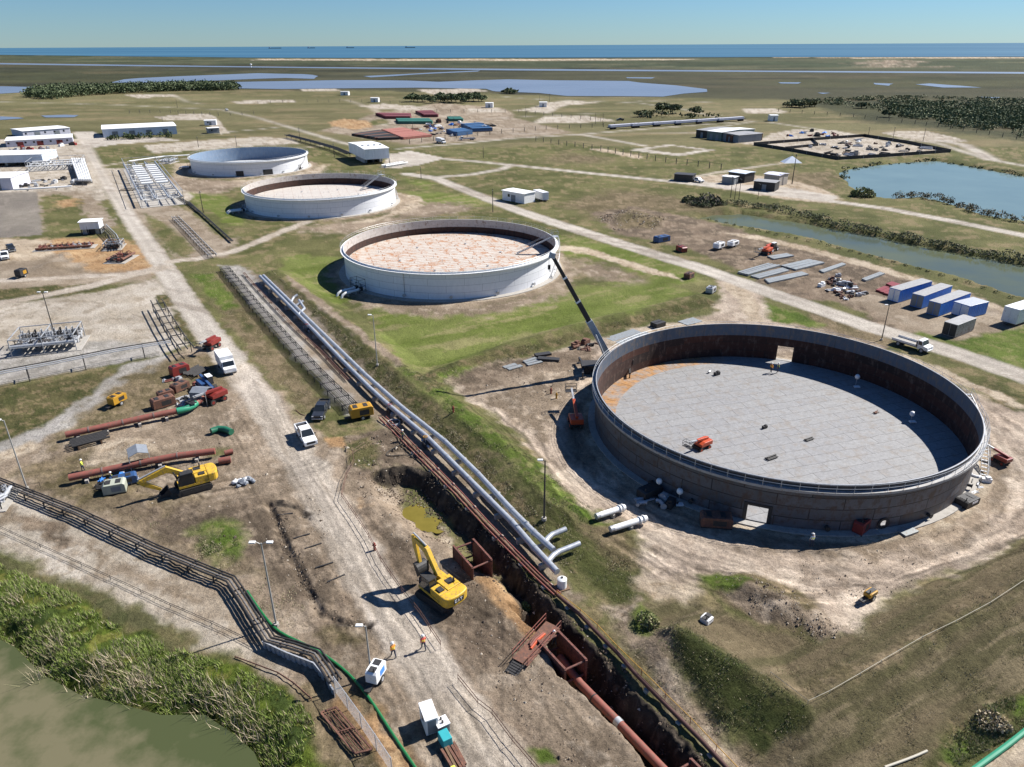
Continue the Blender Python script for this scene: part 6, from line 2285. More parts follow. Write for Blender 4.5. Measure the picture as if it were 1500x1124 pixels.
# ------------------------------------------------------------------ racks of thin process lines
def pipe_rack(label, pts_px, n, width, z, r, leg, m, cat='pipe rack', legm=None, rail=False, beam=True):
    pts = path3(pts_px, z)
    c = loc_of(pts)
    t = thing('pipe_rack', label, cat, c)
    rel = [p - c for p in pts]
    nn = len(rel)
    nor = []
    for i in range(nn):
        d = (rel[min(i + 1, nn - 1)] - rel[max(i - 1, 0)])
        nor.append(Vector((-d.y, d.x, 0)).normalized())
    rnd = random.Random(int(pts_px[0][0] + 3 * pts_px[0][1]))
    for k in range(n):
        o = -width / 2 + width * k / max(1, n - 1)
        rr = r * rnd.uniform(.7, 1.25)
        MB().tube([p + nor[i] * o + Vector((0, 0, rr)) for i, p in enumerate(rel)], rr, 7).build('pipe', m if not isinstance(m, list) else rnd.choice(m), t, True)
    acc = 0
    for i in range(nn - 1):
        L = (rel[i + 1] - rel[i]).length
        q = max(1, int(L / leg))
        for j in range(q):
            p = rel[i].lerp(rel[i + 1], (j + .5) / q)
            no = nor[i].lerp(nor[i + 1], (j + .5) / q)
            zg = H1(p.x + c.x, p.y + c.y) - c.z
            b = MB()
            w2 = width / 2 + .15
            b.bar(p - no * w2 + Vector((0, 0, -.07)), p + no * w2 + Vector((0, 0, -.07)), .14, .13)
            for s in (-1, 1):
                e = p + no * (w2 - .1) * s
                b.bar((e.x, e.y, zg - .1), (e.x, e.y, p.z - .12), .11)
            b.build('trestle', legm or m_dark, t)
    return t


m_rackp = [m_galv, m_dark, m_steel, m_dark, m_black]
pipe_rack('black rack of many thin lines on low trestles between the road and the silver pipelines', [(328, 391), (352, 420), (375, 448), (420, 498), (465, 546), (517, 597)], 8, 2.2, .9, .07, 3.0, m_rackp)
pipe_rack('single dark rusty line on short legs between the black rack and the silver pipelines', [(357, 400), (375, 421), (430, 478), (470, 515), (510, 557)], 2, .35, .4, .10, 5.0, m_rust)
pipe_rack('black rack of thin lines beyond the branch road, aimed at the pump station', [(256, 317), (275, 336), (295, 357), (312, 374)], 6, 2.0, .9, .07, 3.5, m_rackp)
pipe_rack('narrow dark line on legs right of the far black rack', [(276, 296), (305, 322), (325, 340), (340, 354)], 3, .6, .5, .10, 4.5, m_dark)
pipe_rack('rusty double line leaving the silver pump station towards the near road', [(254, 284), (275, 298), (292, 311)], 3, .9, .4, .12, 5, m_dark)
pipe_rack('tall grey pipe rack on posts crossing the pale yard at left', [(-60, 558), (0, 546), (75, 532), (165, 514), (250, 500)], 3, 1.7, 2.2, .11, 5.0, [m_galv, m_steel, m_dark])
pipe_rack('dark pipe rack with cross beams beside the road, meeting the tall grey rack', [(229, 440), (245, 468), (262, 495), (275, 512)], 3, 2.2, 1.9, .12, 4, m_dark)
pipe_rack('dark pipe rack beside the road in the orange yard, running up to the white kiosk', [(150, 330), (165, 345), (172, 360)], 4, 2.0, 1.4, .13, 4, m_rackp)
pipe_rack('dark bundle of lines on trestles along the pond, bending down to the sheet wall', [(-60, 682), (0, 706), (56, 728), (112, 750), (225, 803), (300, 834), (338, 849), (358, 878), (395, 937), (430, 946), (463, 957), (478, 978), (492, 1000)], 4, 1.0, .8, .095, 3.6, [m_dark, m_steel, m_dark])
pipe_rack('twin pipes on legs leaving the pump block at the left edge by the dark bundle', [(-20, 740), (6, 726)], 3, 1.2, 1.2, .16, 2.0, m_galv)
pipe_rack('row of thin pipes beyond the farthest white tank towards the white block', [(420, 198), (455, 207), (490, 217), (512, 226)], 5, 3.0, 1.6, .18, 7, m_rackp)
pipe_rack('pale pipe on legs in front of the long sand pad, left of the farthest tank', [(190, 237), (240, 230), (278, 228)], 2, 1.0, .8, .28, 8, m_white)
pipe_rack('black drain lines on the slab left of the silver pump station', [(175, 279), (215, 277)], 2, 3.4, .2, .16, 9, m_dark)


# ------------------------------------------------------------------ sheet wall and fences near the pond
def wall_sheet(label, pts_px, h, m, name='sheet_wall', cat='wall'):
    pts = path3(pts_px, 0)
    c = loc_of(pts)
    t = thing(name, label, cat, c)
    for i in range(len(pts) - 1):
        a, b = pts[i] - c, pts[i + 1] - c
        L = (b - a).length
        n = max(2, int(L / .55))
        d = (b - a).normalized()
        no = Vector((-d.y, d.x, 0))
        line = []
        for k in range(n + 1):
            for o in ((0, .0), (.5, .0), (.5, .09), (1.0, .09)) if k < n else ((0, 0),):
                line.append(a + d * ((k + o[0]) * L / n) + no * (o[1]))
        w = MB()
        vs = [(p.x, p.y, p.z - .8) for p in line] + [(p.x, p.y, p.z + h) for p in line]
        m_ = len(line)
        w.add(vs, [(k, k + 1, m_ + k + 1, m_ + k) for k in range(m_ - 1)])
        o = w.build('sheet_panel', m, t)
        so_ = o.modifiers.new('solid', 'SOLIDIFY')
        so_.thickness = .02
        MB().bar(a + Vector((0, 0, h)), b + Vector((0, 0, h)), .12, .06).build('capping', m_galv, t)
    return t


wall_sheet('galvanised sheet wall below the bent dark pipe bundle by the pond', [(386, 950), (420, 966), (461, 982), (476, 1000), (490, 1022)], .9, m_galv)


def fence(label, pts_px, h, gap, post_r=.035, wires=3, mesh=False, m=None, name='fence', cat='fence', wr=.012):
    m = m or m_galv
    pts = path3(pts_px, 0)
    c = loc_of(pts)
    t = thing(name, label, cat, c)
    rs = resample(pts, gap)
    rs = [Vector((p.x, p.y, H1(p.x, p.y))) - c for p in rs]
    for p in rs[:100]:
        MB().cyl(p + Vector((0, 0, -.15)), p + Vector((0, 0, h + .05)), post_r, 5).build('post', m, t)
    if mesh:
        w = MB()
        for i in range(len(rs) - 1):
            a, b = rs[i], rs[i + 1]
            n = int(gap / .16)
            for k in range(-int(h / .16), n):
                for s in (0, 1):
                    f0, f1 = k * .16 / gap, (k * .16 + h) / gap
                    z0, z1 = 0, h
                    if f0 < 0:
                        z0 = -f0 * gap
                        f0 = 0
                    if f1 > 1:
                        z1 = h - (f1 - 1) * gap
                        f1 = 1
                    if f1 <= f0:
                        continue
                    if s:
                        z0, z1 = h - z0, h - z1
                    w.bar(a.lerp(b, f0) + Vector((0, 0, z0)), a.lerp(b, f1) + Vector((0, 0, z1)), .009)
            w.bar(a + Vector((0, 0, h)), b + Vector((0, 0, h)), .045)
        w.build('wire_mesh', m, t)
    else:
        for k in range(wires):
            z = h * (1 - k / max(wires, 1) * .9)
            MB().tube([p + Vector((0, 0, z)) for p in rs], wr, 4).build('wire', m, t)
    return t


fence('chain link fence beside the ditch at the bottom, left of the green hose', [(492, 1015), (510, 1040), (530, 1068), (552, 1100), (575, 1135)], 1.9, 2.4, .045, mesh=True)
fence('low wire fence on thin stakes along the pale strip above the pond', [(-40, 762), (0, 776), (60, 803), (120, 830), (207, 870), (250, 890), (310, 916), (362, 941), (380, 952)], .55, 5.5, .025, 2, m=m_dark, wr=.03)
fence('dark plank edging between the reeds and the sheet wall', [(345, 965), (375, 976), (407, 988), (430, 1003), (447, 1018), (456, 1026)], .25, 4, .04, 1, m=m_rust, wr=.07)
m_rope = paint('barrier_rope', C(120, 84, 66), .7, 0, .2, 4)
fence('rope barrier on stakes between the near road and the trench, upper stretch', [(535, 657), (517, 669), (519, 682), (508, 702), (501, 732), (522, 762), (540, 790), (558, 826), (588, 870), (616, 906), (646, 951)], 1.0, 3.0, .02, 2, m=m_rope, wr=.035)
fence('rope barrier on stakes between the near road and the trench, lower stretch to the bottom', [(671, 1000), (700, 1036), (721, 1052), (750, 1091), (778, 1124), (800, 1150)], 1.0, 2.6, .02, 2, m=m_rope, wr=.035)
m_tape = paint('pale_tape', C(214, 206, 186), .6, 0, .1, 4)
fence('pale rope line on short stakes along the foot of the right hand dike', [(1128, 990), (1183, 1031), (1215, 1016), (1260, 990), (1290, 972), (1350, 937), (1400, 913), (1450, 886), (1500, 853), (1540, 830)], .35, 7, .02, 1, m=m_tape, wr=.022)
fence('thin wire fence round the end of the red pipe yard by the dark bundle', [(18, 722), (60, 715)], .8, 4, .02, 2, m=m_dark)

# gate frame lying in the ditch
pts = path3([(470, 1044), (492, 1036), (525, 1080), (545, 1098), (520, 1104), (498, 1075)], .25)
c = loc_of(pts)
t = thing('cattle_guard', 'rusty cattle guard frame lying on orange mud beside the chain link fence', 'steel frame', c)
q = [p - c for p in (pts[0], pts[1], pts[3], pts[4])]
f = MB()
for i in range(4):
    f.bar(q[i], q[(i + 1) % 4], .16, .12)
for k in range(1, 5):
    f.bar(q[0].lerp(q[1], k / 5), q[3].lerp(q[2], k / 5), .07, .07)
f.build('frame', m_rust, t)
f = MB().bar(q[0].lerp(q[3], .5), q[1].lerp(q[2], .5), .14, .14).build('cross_beam', m_rust, t)


def hose(label, pts_px, r, m, z=None, name='hose', cat='hose'):
    pts = path3(pts_px, z if z is not None else r)
    c = loc_of(pts)
    fine = resample(pts, 1.0)
    # round the corners
    for _ in range(3):
        fine = [fine[0]] + [(fine[i - 1] + fine[i] * 2 + fine[i + 1]) / 4 for i in range(1, len(fine) - 1)] + [fine[-1]]
    o = MB().tube([p - c for p in fine], r, 8).build(name, m, None, True, loc=c)
    return tag(o, label, cat)


hose('long green hose snaking from the dark pipe bundle down to the bottom edge', [(362, 866), (374, 885), (389, 905), (401, 921), (418, 932), (448, 944), (470, 955), (493, 972), (511, 987), (528, 1005), (538, 1018), (549, 1034), (570, 1068), (590, 1098), (608, 1124), (625, 1150)], .13, m_greenh)
hose('bright green pipe bundle across the bottom right corner', [(1420, 1132), (1440, 1117), (1460, 1103), (1482, 1087), (1505, 1068), (1540, 1040)], .22, m_greenp)
hose('black hose curling from the workers down to the small puddle bank', [(590, 650), (565, 662), (560, 672), (575, 668), (600, 664), (618, 680)], .06, m_black)
hose('thin dark hose lying bent on the road edge above the dark pickup', [(433, 600), (430, 597), (440, 608), (447, 612), (450, 608)], .05, m_rust)
hose('thin pale hose at the bottom edge of the right hand dike', [(1296, 1124), (1330, 1112), (1348, 1106), (1358, 1100)], .10, m_tape)

# ------------------------------------------------------------------ trench boxes
def trench_box(label, tops, zt, depth, m):
    """steel shoring: two sheet sides held apart by round spreaders; tops = four rim corners on the photo (left-far, right-far, right-near, left-near)"""
    q = [Vector((*P(a, b, zt), zt)) for a, b in tops]
    c = sum(q, Vector()) / 4
    c.z = zt - depth
    t = thing('trench_box', label, 'trench box', c)
    q = [p - c for p in q]
    for a, b in ((q[0], q[3]), (q[1], q[2])):
        s = MB()
        for k in range(5):
            zc = depth * (k + .5) / 5
            s.bar((a.x, a.y, zc), (b.x, b.y, zc), .12, depth / 5 - .02)
        s.bar((a.x, a.y, depth + .03), (b.x, b.y, depth + .03), .2, .14)
        for e in (a, b, a.lerp(b, .5)):
            s.bar((e.x, e.y, 0), (e.x, e.y, depth), .2, .2)
        s.build('side_wall', m, t)
    for e in (0.04, .96):
        for z in (depth - .25, depth * .35):
            MB().cyl((q[0].lerp(q[3], e).x, q[0].lerp(q[3], e).y, z), (q[1].lerp(q[2], e).x, q[1].lerp(q[2], e).y, z), .11, 10).build('spreader', m, t, True)
    return t


m_boxr = paint('trench_box_steel', C(138, 84, 70), .75, 0, .35, 2.0, C(70, 50, 44), .35)
tb1 = trench_box('rusty trench box with pale spreaders standing beside the near excavator', [(664, 800), (693, 790), (720, 820), (692, 832)], 1.5, 3.2, m_boxr)
tb2 = trench_box('rusty trench box at the head of the long red trench pipe, with a gangway', [(788, 938), (818, 925), (859, 967), (828, 981)], .5, 2.9, m_boxr)
tb3 = trench_box('rusty trench box cut off by the bottom edge of the picture', [(985, 1128), (1012, 1112), (1050, 1150), (1022, 1168)], .3, 2.8, m_boxr)
a, b = G(758, 972), G(806, 950)
hd = math.atan2(b[1] - a[1], b[0] - a[0])
t = thing('gangway', 'railed gangway with orange deck leading into the trench box with the red pipe', 'gangway', ((a[0] + b[0]) / 2, (a[1] + b[1]) / 2, .25), hd)
L = math.dist(a[:2], b[:2])
MB().bx(-L / 2, L / 2, -.55, .55, .0, .1).build('deck', m_rust, t)
for k in range(3):
    MB().tube([(-1.0 + .2 * k, -.25 + .2 * k, .16), (.2, -.2 + .22 * k, .2), (1.3, -.3 + .18 * k, .15)], .13, 7).build('hose', [m_orange, m_redpipe, m_rust][k], t, True)
MB().bx(-L / 2, L / 2, -1.1, -.6, .0, .06).build('deck', m_rust, t)
for s in (-1.12, .58):
    r_ = MB()
    for z in (.55, 1.05):
        r_.bar((-L / 2, s, z), (L / 2, s, z), .05)
    for k in range(4):
        x = -L / 2 + L * k / 3
        r_.cyl((x, s, 0), (x, s, 1.08), .028, 5)
    r_.build('handrail', m_redpipe, t)
s = MB()
for k in range(5):
    s.box((-L / 2 - .2 - .25 * k, -.2, -.05 - .05 * k), (.22, 1.2, .04))
s.bar((-L / 2, -.8, 0), (-L / 2 - 1.4, -.8, -.3), .06, .12)
s.bar((-L / 2, .4, 0), (-L / 2 - 1.4, .4, -.3), .06, .12)
s.build('steps', m_dark, t)
# puddle in the trench
pz = -2.0
sheet('puddle_water', [P(a, b, pz) for a, b in ((570, 705), (600, 704), (632, 715), (655, 740), (672, 768), (645, 782), (605, 775), (580, 748), (566, 725))], pz, m_puddle, .12, .5, 3)

# white stub pipes by the open tank
for i, (a, b, lab) in enumerate((((878, 755), (915, 743), 'white stub pipe with dark open end left of the open tank, the upper one'), ((899, 774), (947, 759), 'longer white stub pipe with dark open end left of the open tank'))):
    pts = path3([a, b], .7)
    c = loc_of(pts)
    d = (pts[1] - pts[0]).normalized()
    t = thing('stub_pipe', lab, 'pipe', c)
    MB().cyl(pts[0] - c, pts[1] - c, .36, 16).build('pipe', m_white, t, True)
    MB().cyl(pts[0] - c - d * .5, pts[0] - c - d * .002, .37, 16, .36).build('bare_end', m_galv, t, True)
    for f in (.78, .9):
        p = pts[0].lerp(pts[1], f) - c
        MB().cyl(p - d * .06, p + d * .06, .50, 16).build('flange', m_white, t, True)
    p = pts[0].lerp(pts[1], .5) - c
    MB().box((p.x, p.y, p.z - .55), (.3, .9, .5), math.atan2(d.y, d.x)).build('support', m_conc, t)
x, y, z = G(823, 861)
t = thing('water_tank', 'small white upright tank on a pallet at the end of the silver pipelines', 'tank', (x, y, z), .4)
MB().tube([(0, 0, .15), (0, 0, 1.15), (0, 0, 1.3)], [.5, .5, .3], 16).build('tank', m_white, t, True)
MB().bx(-.65, .65, -.65, .65, 0, .145).build('pallet_base', m_wood, t)
MB().cyl((0, 0, 1.3), (0, 0, 1.38), .14, 10).build('cap', m_dark, t)
for i, (px, py, r_, lab) in enumerate(((577, 621, 1.0, 'coil of grey hose by the flow lines, the larger'), (588, 618, .7, 'coil of dark hose by the flow lines, the smaller'))):
    x, y, z = G(px, py)
    m = MB()
    for k in range(3):
        m.tube([(r_ * (1 - .05 * k) * math.cos(a * PI / 10), r_ * (1 - .05 * k) * math.sin(a * PI / 10), .08 + .12 * k) for a in range(21)], .07, 6)
    tag(m.build('hose_coil', m_galv if i == 0 else m_dark, None, True, loc=(x, y, z)), lab, 'hose')


# ------------------------------------------------------------------ poles
def light_pole(label, base, top, m, heads=1, r=.1, arm=.9, group=None, cat='light pole', wood=False, face=PI):
    x, y, z = G(*base)
    h = max(3.5, top_height((x, y, z), *top))
    t = thing('light_pole' if heads else 'utility_pole', label, cat, (x, y, z), face, group)
    MB().tube([(0, 0, -.2), (0, 0, h)], [r * 1.25, r * .75], 8).build('pole', m, t, True)
    if not wood:
        MB().cyl((0, 0, 0), (0, 0, .35), r * 3, 10).build('footing', m_conc, t)
    for k in range(heads):
        s = 1 if k == 0 else -1
        MB().tube([(0, 0, h - .15), (s * arm * .8, 0, h + .12), (s * arm, 0, h + .12)], .04, 5).build('arm', m, t)
        b = MB()
        b.box((s * (arm + .25), 0, h + .1), (.6, .32, .14))
        b.build('lamp_head', m_cleanwhite, t, bevel=.03)
    if heads == 0:
        MB().box((0, 0, h - .5), (.12, 2.0, .12)).build('cross_arm', m, t)
        for s in (-.8, .8):
            MB().cyl((0, s, h - .44), (0, s, h - .25), .06, 6).build('insulator', m_galv, t)
    return t


m_polew = paint('grey_pole', C(190, 188, 182), .5, .1, .1, 2)
m_poled = paint('dark_pole', (.045, .04, .035), .7, 0, .3, 3)
light_pole('bare dark pole standing on the dike between the silver pipelines and the open tank', (797, 762), (799, 675), m_poled, 1, .10, .3)
light_pole('tall grey pole with two white lamps by the near dirt bank', (405, 917), (390, 794), m_polew, 2, .09, .55)
light_pole('grey lamp pole right of the dark ditch, with the white pump at its foot', (544, 990), (538, 917), m_polew, 1, .08, .3)
light_pole('thin grey lamp pole behind the dark pipe bundle near the left edge', (40, 717), (10, 615), m_polew, 1, .08, .4)
light_pole('grey lamp pole on the dike slope beside the lawn', (553, 536), (548, 462), m_polew, 1, .08, .3)
light_pole('dark lamp pole rising out of the pipe manifold on the pale yard', (85, 507), (67, 428), m_poled, 2, .09, .4)
light_pole('dark pole with a sign box at the edge of the container yard', (1291, 499), (1300, 447), m_poled, 1, .08, .3)
light_pole('dark pole at the foot of the lawn left of the pale roofed tank', (298, 312), (292, 280), m_poled, 0, .12, wood=True)
light_pole('dark pole standing at the road bend left of the small white building', (722, 311), (721, 277), m_poled, 0, .12, wood=True)
light_pole('tall dark pole with guy lines beside the pale apron at the small lake', (1160, 270), (1166, 226), m_poled, 0, .16, wood=True)
for i, (b, tp) in enumerate((((1070, 290), (1073, 258)), ((1076, 292), (1079, 260)), ((1082, 293), (1085, 261)))):
    light_pole('one of three dark poles in a row between the far apron and the bushes', b, tp, m_poled, 0, .10, group='three poles by the far apron', wood=True)
light_pole('lone pole right of the three dark poles', (1110, 292), (1111, 268), m_poled, 0, .09, wood=True)
for b, tp in (((440, 209), (440, 187)), ((490, 231), (490, 210)), ((291, 216), (290, 200)), ((347, 215), (347, 199)), ((665, 190), (663, 172)), ((605, 196), (604, 178)), ((770, 172), (770, 156)), ((872, 182), (872, 165)), ((883, 183), (883, 166)), ((1352, 207), (1352, 188)), ((1308, 203), (1309, 186)), ((1272, 198), (1272, 186)), ((240, 187), (239, 172)), ((260, 158), (259, 146)), ((805, 150), (804, 137)), ((790, 152), (790, 139)), ((708, 232), (708, 214)), ((617, 262), (617, 245))):
    light_pole('thin dark pole standing far off among the fields and yards', b, tp, m_poled, 0, .12, group='far utility poles', wood=True)
# ------------------------------------------------------------------ buildings
def building(label, a, b, depth, h, wallm, roofm, rise=.06, name='building', cat='building', doors=0, windows=0, open_bays=None, vents=0, group=None, doorm=None):
    """shed seen from its long side: a and b are the ends of the front wall foot on the photo, the depth runs away from the camera"""
    A, B = G(*a), G(*b)
    L = math.dist(A[:2], B[:2])
    hd = math.atan2(B[1] - A[1], B[0] - A[0])
    t = thing(name, label, cat, (A[0], A[1], A[2]), hd, group)
    zb = 0
    if open_bays:
        zb = open_bays
        n = max(3, int(L / 4.5))
        for k in range(n + 1):
            for y in (.15, depth - .15):
                MB().bx(L * k / n - .12 + (.12 if k == 0 else -.12 if k == n else 0), L * k / n + .12 + (.12 if k == 0 else -.12 if k == n else 0), y - .12, y + .12, 0, zb - .004).build('column', m_dark, t)
        for k in range(n):
            MB().box((L * (k + .5) / n, depth * .5, zb * .4), (1.6, depth * .5, zb * .8)).build('machine', m_dark if k % 2 else m_galv, t)
    w = MB()
    zr = h + depth * rise
    w.xprism([(0, zb), (depth, zb), (depth, h), (depth / 2, zr), (0, h)], 0, L)
    n = int(L / 1.2)
    for k in range(1, n):
        w.box((L * k / n, -.012, (zb + h) / 2), (.10, .03, h - zb - .1))
    w.build('wall', wallm, t)
    for s in (0, 1):
        y0, y1 = (-.35, depth / 2) if s == 0 else (depth / 2, depth + .35)
        z0, z1 = (h - .35 * rise * 2 + .03, zr + .03) if s == 0 else (zr + .03, h - .35 * rise * 2 + .03)
        r = MB()
        r.xprism([(y0, z0), (y1, z1), (y1, z1 + .12), (y0, z0 + .12)], -.3, L + .3)
        r.build('roof', roofm, t)
    for k in range(vents):
        MB().box((L * (k + .5) / vents, depth * .3, h + depth * .3 * rise * 2 + .35), (1.0, 1.0, .7)).build('roof_vent', m_galv, t)
    for k in range(doors):
        x = L * (k + .7) / (doors + .4)
        MB().bx(x - min(1.6, L / 10), x + min(1.6, L / 10), -.06, -.03, zb + .02, zb + min(3.4, h * .72)).build('door', doorm or m_greywall, t)
    for k in range(windows):
        x = L * (k + .3) / windows
        MB().bx(x - .5, x + .5, -.06, -.03, zb + h * .45, zb + h * .45 + 1.0).build('window', m_glass, t)
    return t


m_wl = paint('blue_grey_wall', (.58, .64, .72), .55, 0, .1, .6, streak=True)
m_lav = paint('lavender_wall', (.55, .55, .62), .6, 0, .12, .6)
m_whroof = paint('white_roof', (.78, .78, .77), .5, 0, .08, .7)
m_brick = paint('pale_block', C(200, 190, 176), .8, 0, .14, 1)
building('long white warehouse beyond the road end with dark bushes along its front', (152, 202), (260, 196.5), 30, 4.9, m_wl, m_whroof, .015, 'warehouse', 'warehouse', 4, 0)
building('white shed with roof vents in front of the far pipe yard, open at its foot', (536, 242), (571, 239.5), 30, 7.0, m_wall, m_whroof, .02, 'pump_shed', 'shed', 0, 0, 2.4, 4)
building('low lavender building at the far left, farther from the road', (35, 201.5), (104, 196), 22, 3.6, m_lav, m_whroof, .012, 'office_building', 'building', 2, 5)
building('long low white roofed building at the far left with a red door bay', (10, 216), (108, 210.5), 22, 3.4, m_lav, m_whroof, .012, 'office_building', 'building', 3, 8, None, 0, None, m_red)
building('white roofed open fronted shed at the left edge beside the pipe manifold', (-40, 246), (65, 243), 18, 5.2, m_wl, m_whroof, .012, 'pump_shed', 'shed', 0, 0, 1.8, 0)
building('white box building cut by the left edge above the dark asphalt slab', (-60, 281), (20, 278.5), 16, 4.6, m_lav, m_whroof, .012, 'equipment_shed', 'shed', 2, 1)
building('small white building beside the middle road bend', (736, 293), (768, 299), 5.6, 3.4, m_cleanwhite, m_whroof, .02, 'equipment_shed', 'shed', 1, 1)
m_shed = paint('green_grey_wall', C(120, 140, 134), .6, 0, .15, .8)
building('farthest left of the four sheds by the far crossroads, dark sided', (1019, 201), (1036, 203), 26, 4.2, m_dark, m_brownroof, .02, 'storage_shed', 'shed', 1)
building('green grey shed with pale roof, second from the left of the four far sheds', (1035, 204), (1056, 206.5), 30, 4.6, m_shed, m_whroof, .02, 'storage_shed', 'shed', 2)
building('third of the four far sheds, brown and narrow', (1063, 207), (1072, 208.5), 22, 3.8, m_rust, m_brownroof, .02, 'storage_shed', 'shed', 1)
building('right hand shed of the four far sheds, grey with columns', (1081, 209.5), (1115, 206.5), 18, 4.0, m_greywall, m_brownroof, .02, 'storage_shed', 'shed', 2)
building('dark open boxes on the paved far road beside a white pickup', (987, 265), (1014, 267), 5, 2.6, m_dark, m_dark, .01, 'storage_shed', 'shed', 0)
building('grey cabin with stripes by the far apron in front of the blue roofed hut', (1057, 269), (1075, 271), 3.6, 2.8, m_greywall, m_whroof, .01, 'site_hut', 'hut', 1)
building('hut with blue grey roof on the far apron', (1066, 265), (1090, 268.5), 7, 3.6, m_dark, m_wl, .03, 'site_hut', 'hut', 1)
building('dark fronted hut with pale roof at the right of the far apron', (1103, 278), (1134, 281), 6, 3.2, m_dark, m_brownroof, .02, 'site_hut', 'hut', 1)
building('pale block hut with wide grey roof on the far apron near the guyed pole', (1118, 270), (1140, 273), 7, 4.0, m_brick, m_lav, .05, 'site_hut', 'hut', 0)
building('white kiosk on dark legs above the rack in the orange yard', (120, 345), (148, 343.5), 4.4, 3.8, m_wall, m_whroof, .02, 'control_kiosk', 'kiosk', 0, 0, 1.7)
building('small white hut on the far side pad left of the white warehouse road, upper one', (300, 184), (317, 183.5), 6, 3.2, m_wall, m_whroof, .03, 'site_hut', 'hut', 1, 1)
building('small white hut on the far side pad, lower one', (306, 196), (322, 195), 6, 3.2, m_greywall, m_whroof, .03, 'site_hut', 'hut', 1, 1)
for px, py, lab in ((504, 140, 'tiny far hut by the far bay, left one'), (548, 150, 'tiny far hut at the head of the far yard road'), (716, 158, 'tiny far white hut right of the small wood'), (795, 157, 'white hut at the far pad with three poles'), (1133, 178, 'white hut by the far crossroads pad'), (1186, 196, None)):
    if lab:
        building(lab, (px - 5, py), (px + 6, py), 7, 4, m_cleanwhite, m_whroof, .03, 'site_hut', 'hut', 1, 0, None, 0)
x, y, z = G(368, 99)
t = thing('water_tower', 'white tower standing by the far channel at left', 'tower', (x, y, 0))
t.scale = (.45, .45, .45)
MB().tube([(0, 0, 0), (0, 0, 13)], [2.5, 1.6], 10).build('shaft', m_white, t)
MB().blob((0, 0, 16), (7, 7, 4.4), 14, 7, 1, 0).build('bowl', m_white, t, True)

# ------------------------------------------------------------------ process plant
def plant(label, a, b, L, w, h, n, seed, mats, name='pipe_manifold', cat='pipework', posts=True, headers=2, z0=.0, cross=True):
    """skid of headers, cross pipes, risers and valves in a frame; a and b give its long axis"""
    loc, hd = between(a, b)
    t = thing(name, label, cat, loc, hd)
    rnd = random.Random(seed)
    MB().bx(-L / 2 - .8, L / 2 + .8, -w / 2 - .8, w / 2 + .8, -.1, .12).build('slab', m_conc, t)
    for k in range(headers):
        y = -w / 2 + w * k / max(1, headers - 1)
        MB().tube([(-L / 2, y, h * .55), (L / 2, y, h * .55)], .28, 10).build('header', mats[0], t, True)
    for k in range(n):
        x = -L / 2 + L * (k + .5) / n
        r = rnd.uniform(.13, .24)
        zz = h * rnd.uniform(.3, .5)
        m = rnd.choice(mats)
        MB().tube([(x, -w / 2, h * .55), (x, -w / 2 + .5, zz), (x, w / 2 - .5, zz), (x, w / 2, h * .55)], r, 8).build('cross_pipe', m, t, True)
        for q in (-.22, .22):
            v = MB()
            v.box((x, w * q, zz), (r * 3.2, .9, r * 3.4))
            v.cyl((x, w * q, zz), (x, w * q, zz + .9), .07, 6)
            v.ring((x, w * q), .2, .3, zz + .86, zz + .92, 10)
            v.build('valve', rnd.choice(mats), t)
        if k % 2 == 0:
            MB().tube([(x + .4, w * .1, .1), (x + .4, w * .1, h * .8), (x + .4, w * .4, h * .85), (x + .4, w * .4, .1)], r * .8, 7).build('riser', rnd.choice(mats), t, True)
    if posts:
        f = MB()
        for x in (-L / 2, 0, L / 2):
            for y in (-w / 2 - .4, w / 2 + .4):
                f.bar((x, y, .1), (x, y, h), .14)
            f.bar((x, -w / 2 - .4, h), (x, w / 2 + .4, h), .14)
        for y in (-w / 2 - .4, w / 2 + .4):
            f.bar((-L / 2, y, h), (L / 2, y, h), .14)
            f.bar((-L / 2, y, h * .5), (L / 2, y, h * .5), .08)
        f.build('frame', m_galv, t)
    return t


plant('grey pipe manifold inside a tall frame in the middle of the pale yard', (120, 503), (26, 513), 10.5, 6.5, 3.2, 20, 3, [m_galv, m_steel, m_galv, m_dark])
pm = plant('silver pump station of stacked pipes beside the road left of the white tanks', (206, 247), (240, 302), math.dist(G(206, 247)[:2], G(240, 302)[:2]), 13, 5.0, 22, 5, [m_silver, m_silver, m_white], 'pump_station', 'pump station', True, 4)
for k in range(9):
    for s in (-2.6, 2.6):
        MB().cyl((-28 + k * 6, s - 2.0, 4.9), (-28 + k * 6, s + 2.0, 4.9), .5, 12).build('cooler_drum', m_white, pm, True)
plant('dense white pipe manifold between the open fronted shed and the road', (66, 247), (103, 245), 22, 16, 4.2, 13, 9, [m_white, m_silver, m_dark], 'pipe_manifold', 'pipework', True, 3)
plant('rusty valve cluster in the orange dirt beside the road', (170, 385), (186, 376), 7, 4, 1.7, 7, 13, [m_rust, m_dark, m_redpipe], 'valve_skid', 'pipework', False)
plant('dark valve skid at the top of the orange yard by the road', (163, 368), (172, 358), 6, 3.4, 1.8, 6, 14, [m_dark, m_galv, m_rust], 'valve_skid', 'pipework', True)
plant('pump block at the left edge next to the dark pipe bundle', (-10, 745), (4, 726), 3.6, 2.0, 1.6, 5, 15, [m_galv, m_silver, m_dark], 'valve_skid', 'pipework', False)
plant('jumble of pipe fittings in the sand behind the pale kiosk yard, far left', (64, 366), (128, 362), 14, 3, 1.2, 10, 17, [m_rust, m_galv, m_redpipe, m_dark], 'valve_skid', 'pipework', False)
plant('valve group on the verge of the pale pipe left of the farthest tank', (242, 240), (252, 237), 8, 5, 2.6, 5, 19, [m_silver, m_white], 'valve_skid', 'pipework', True)
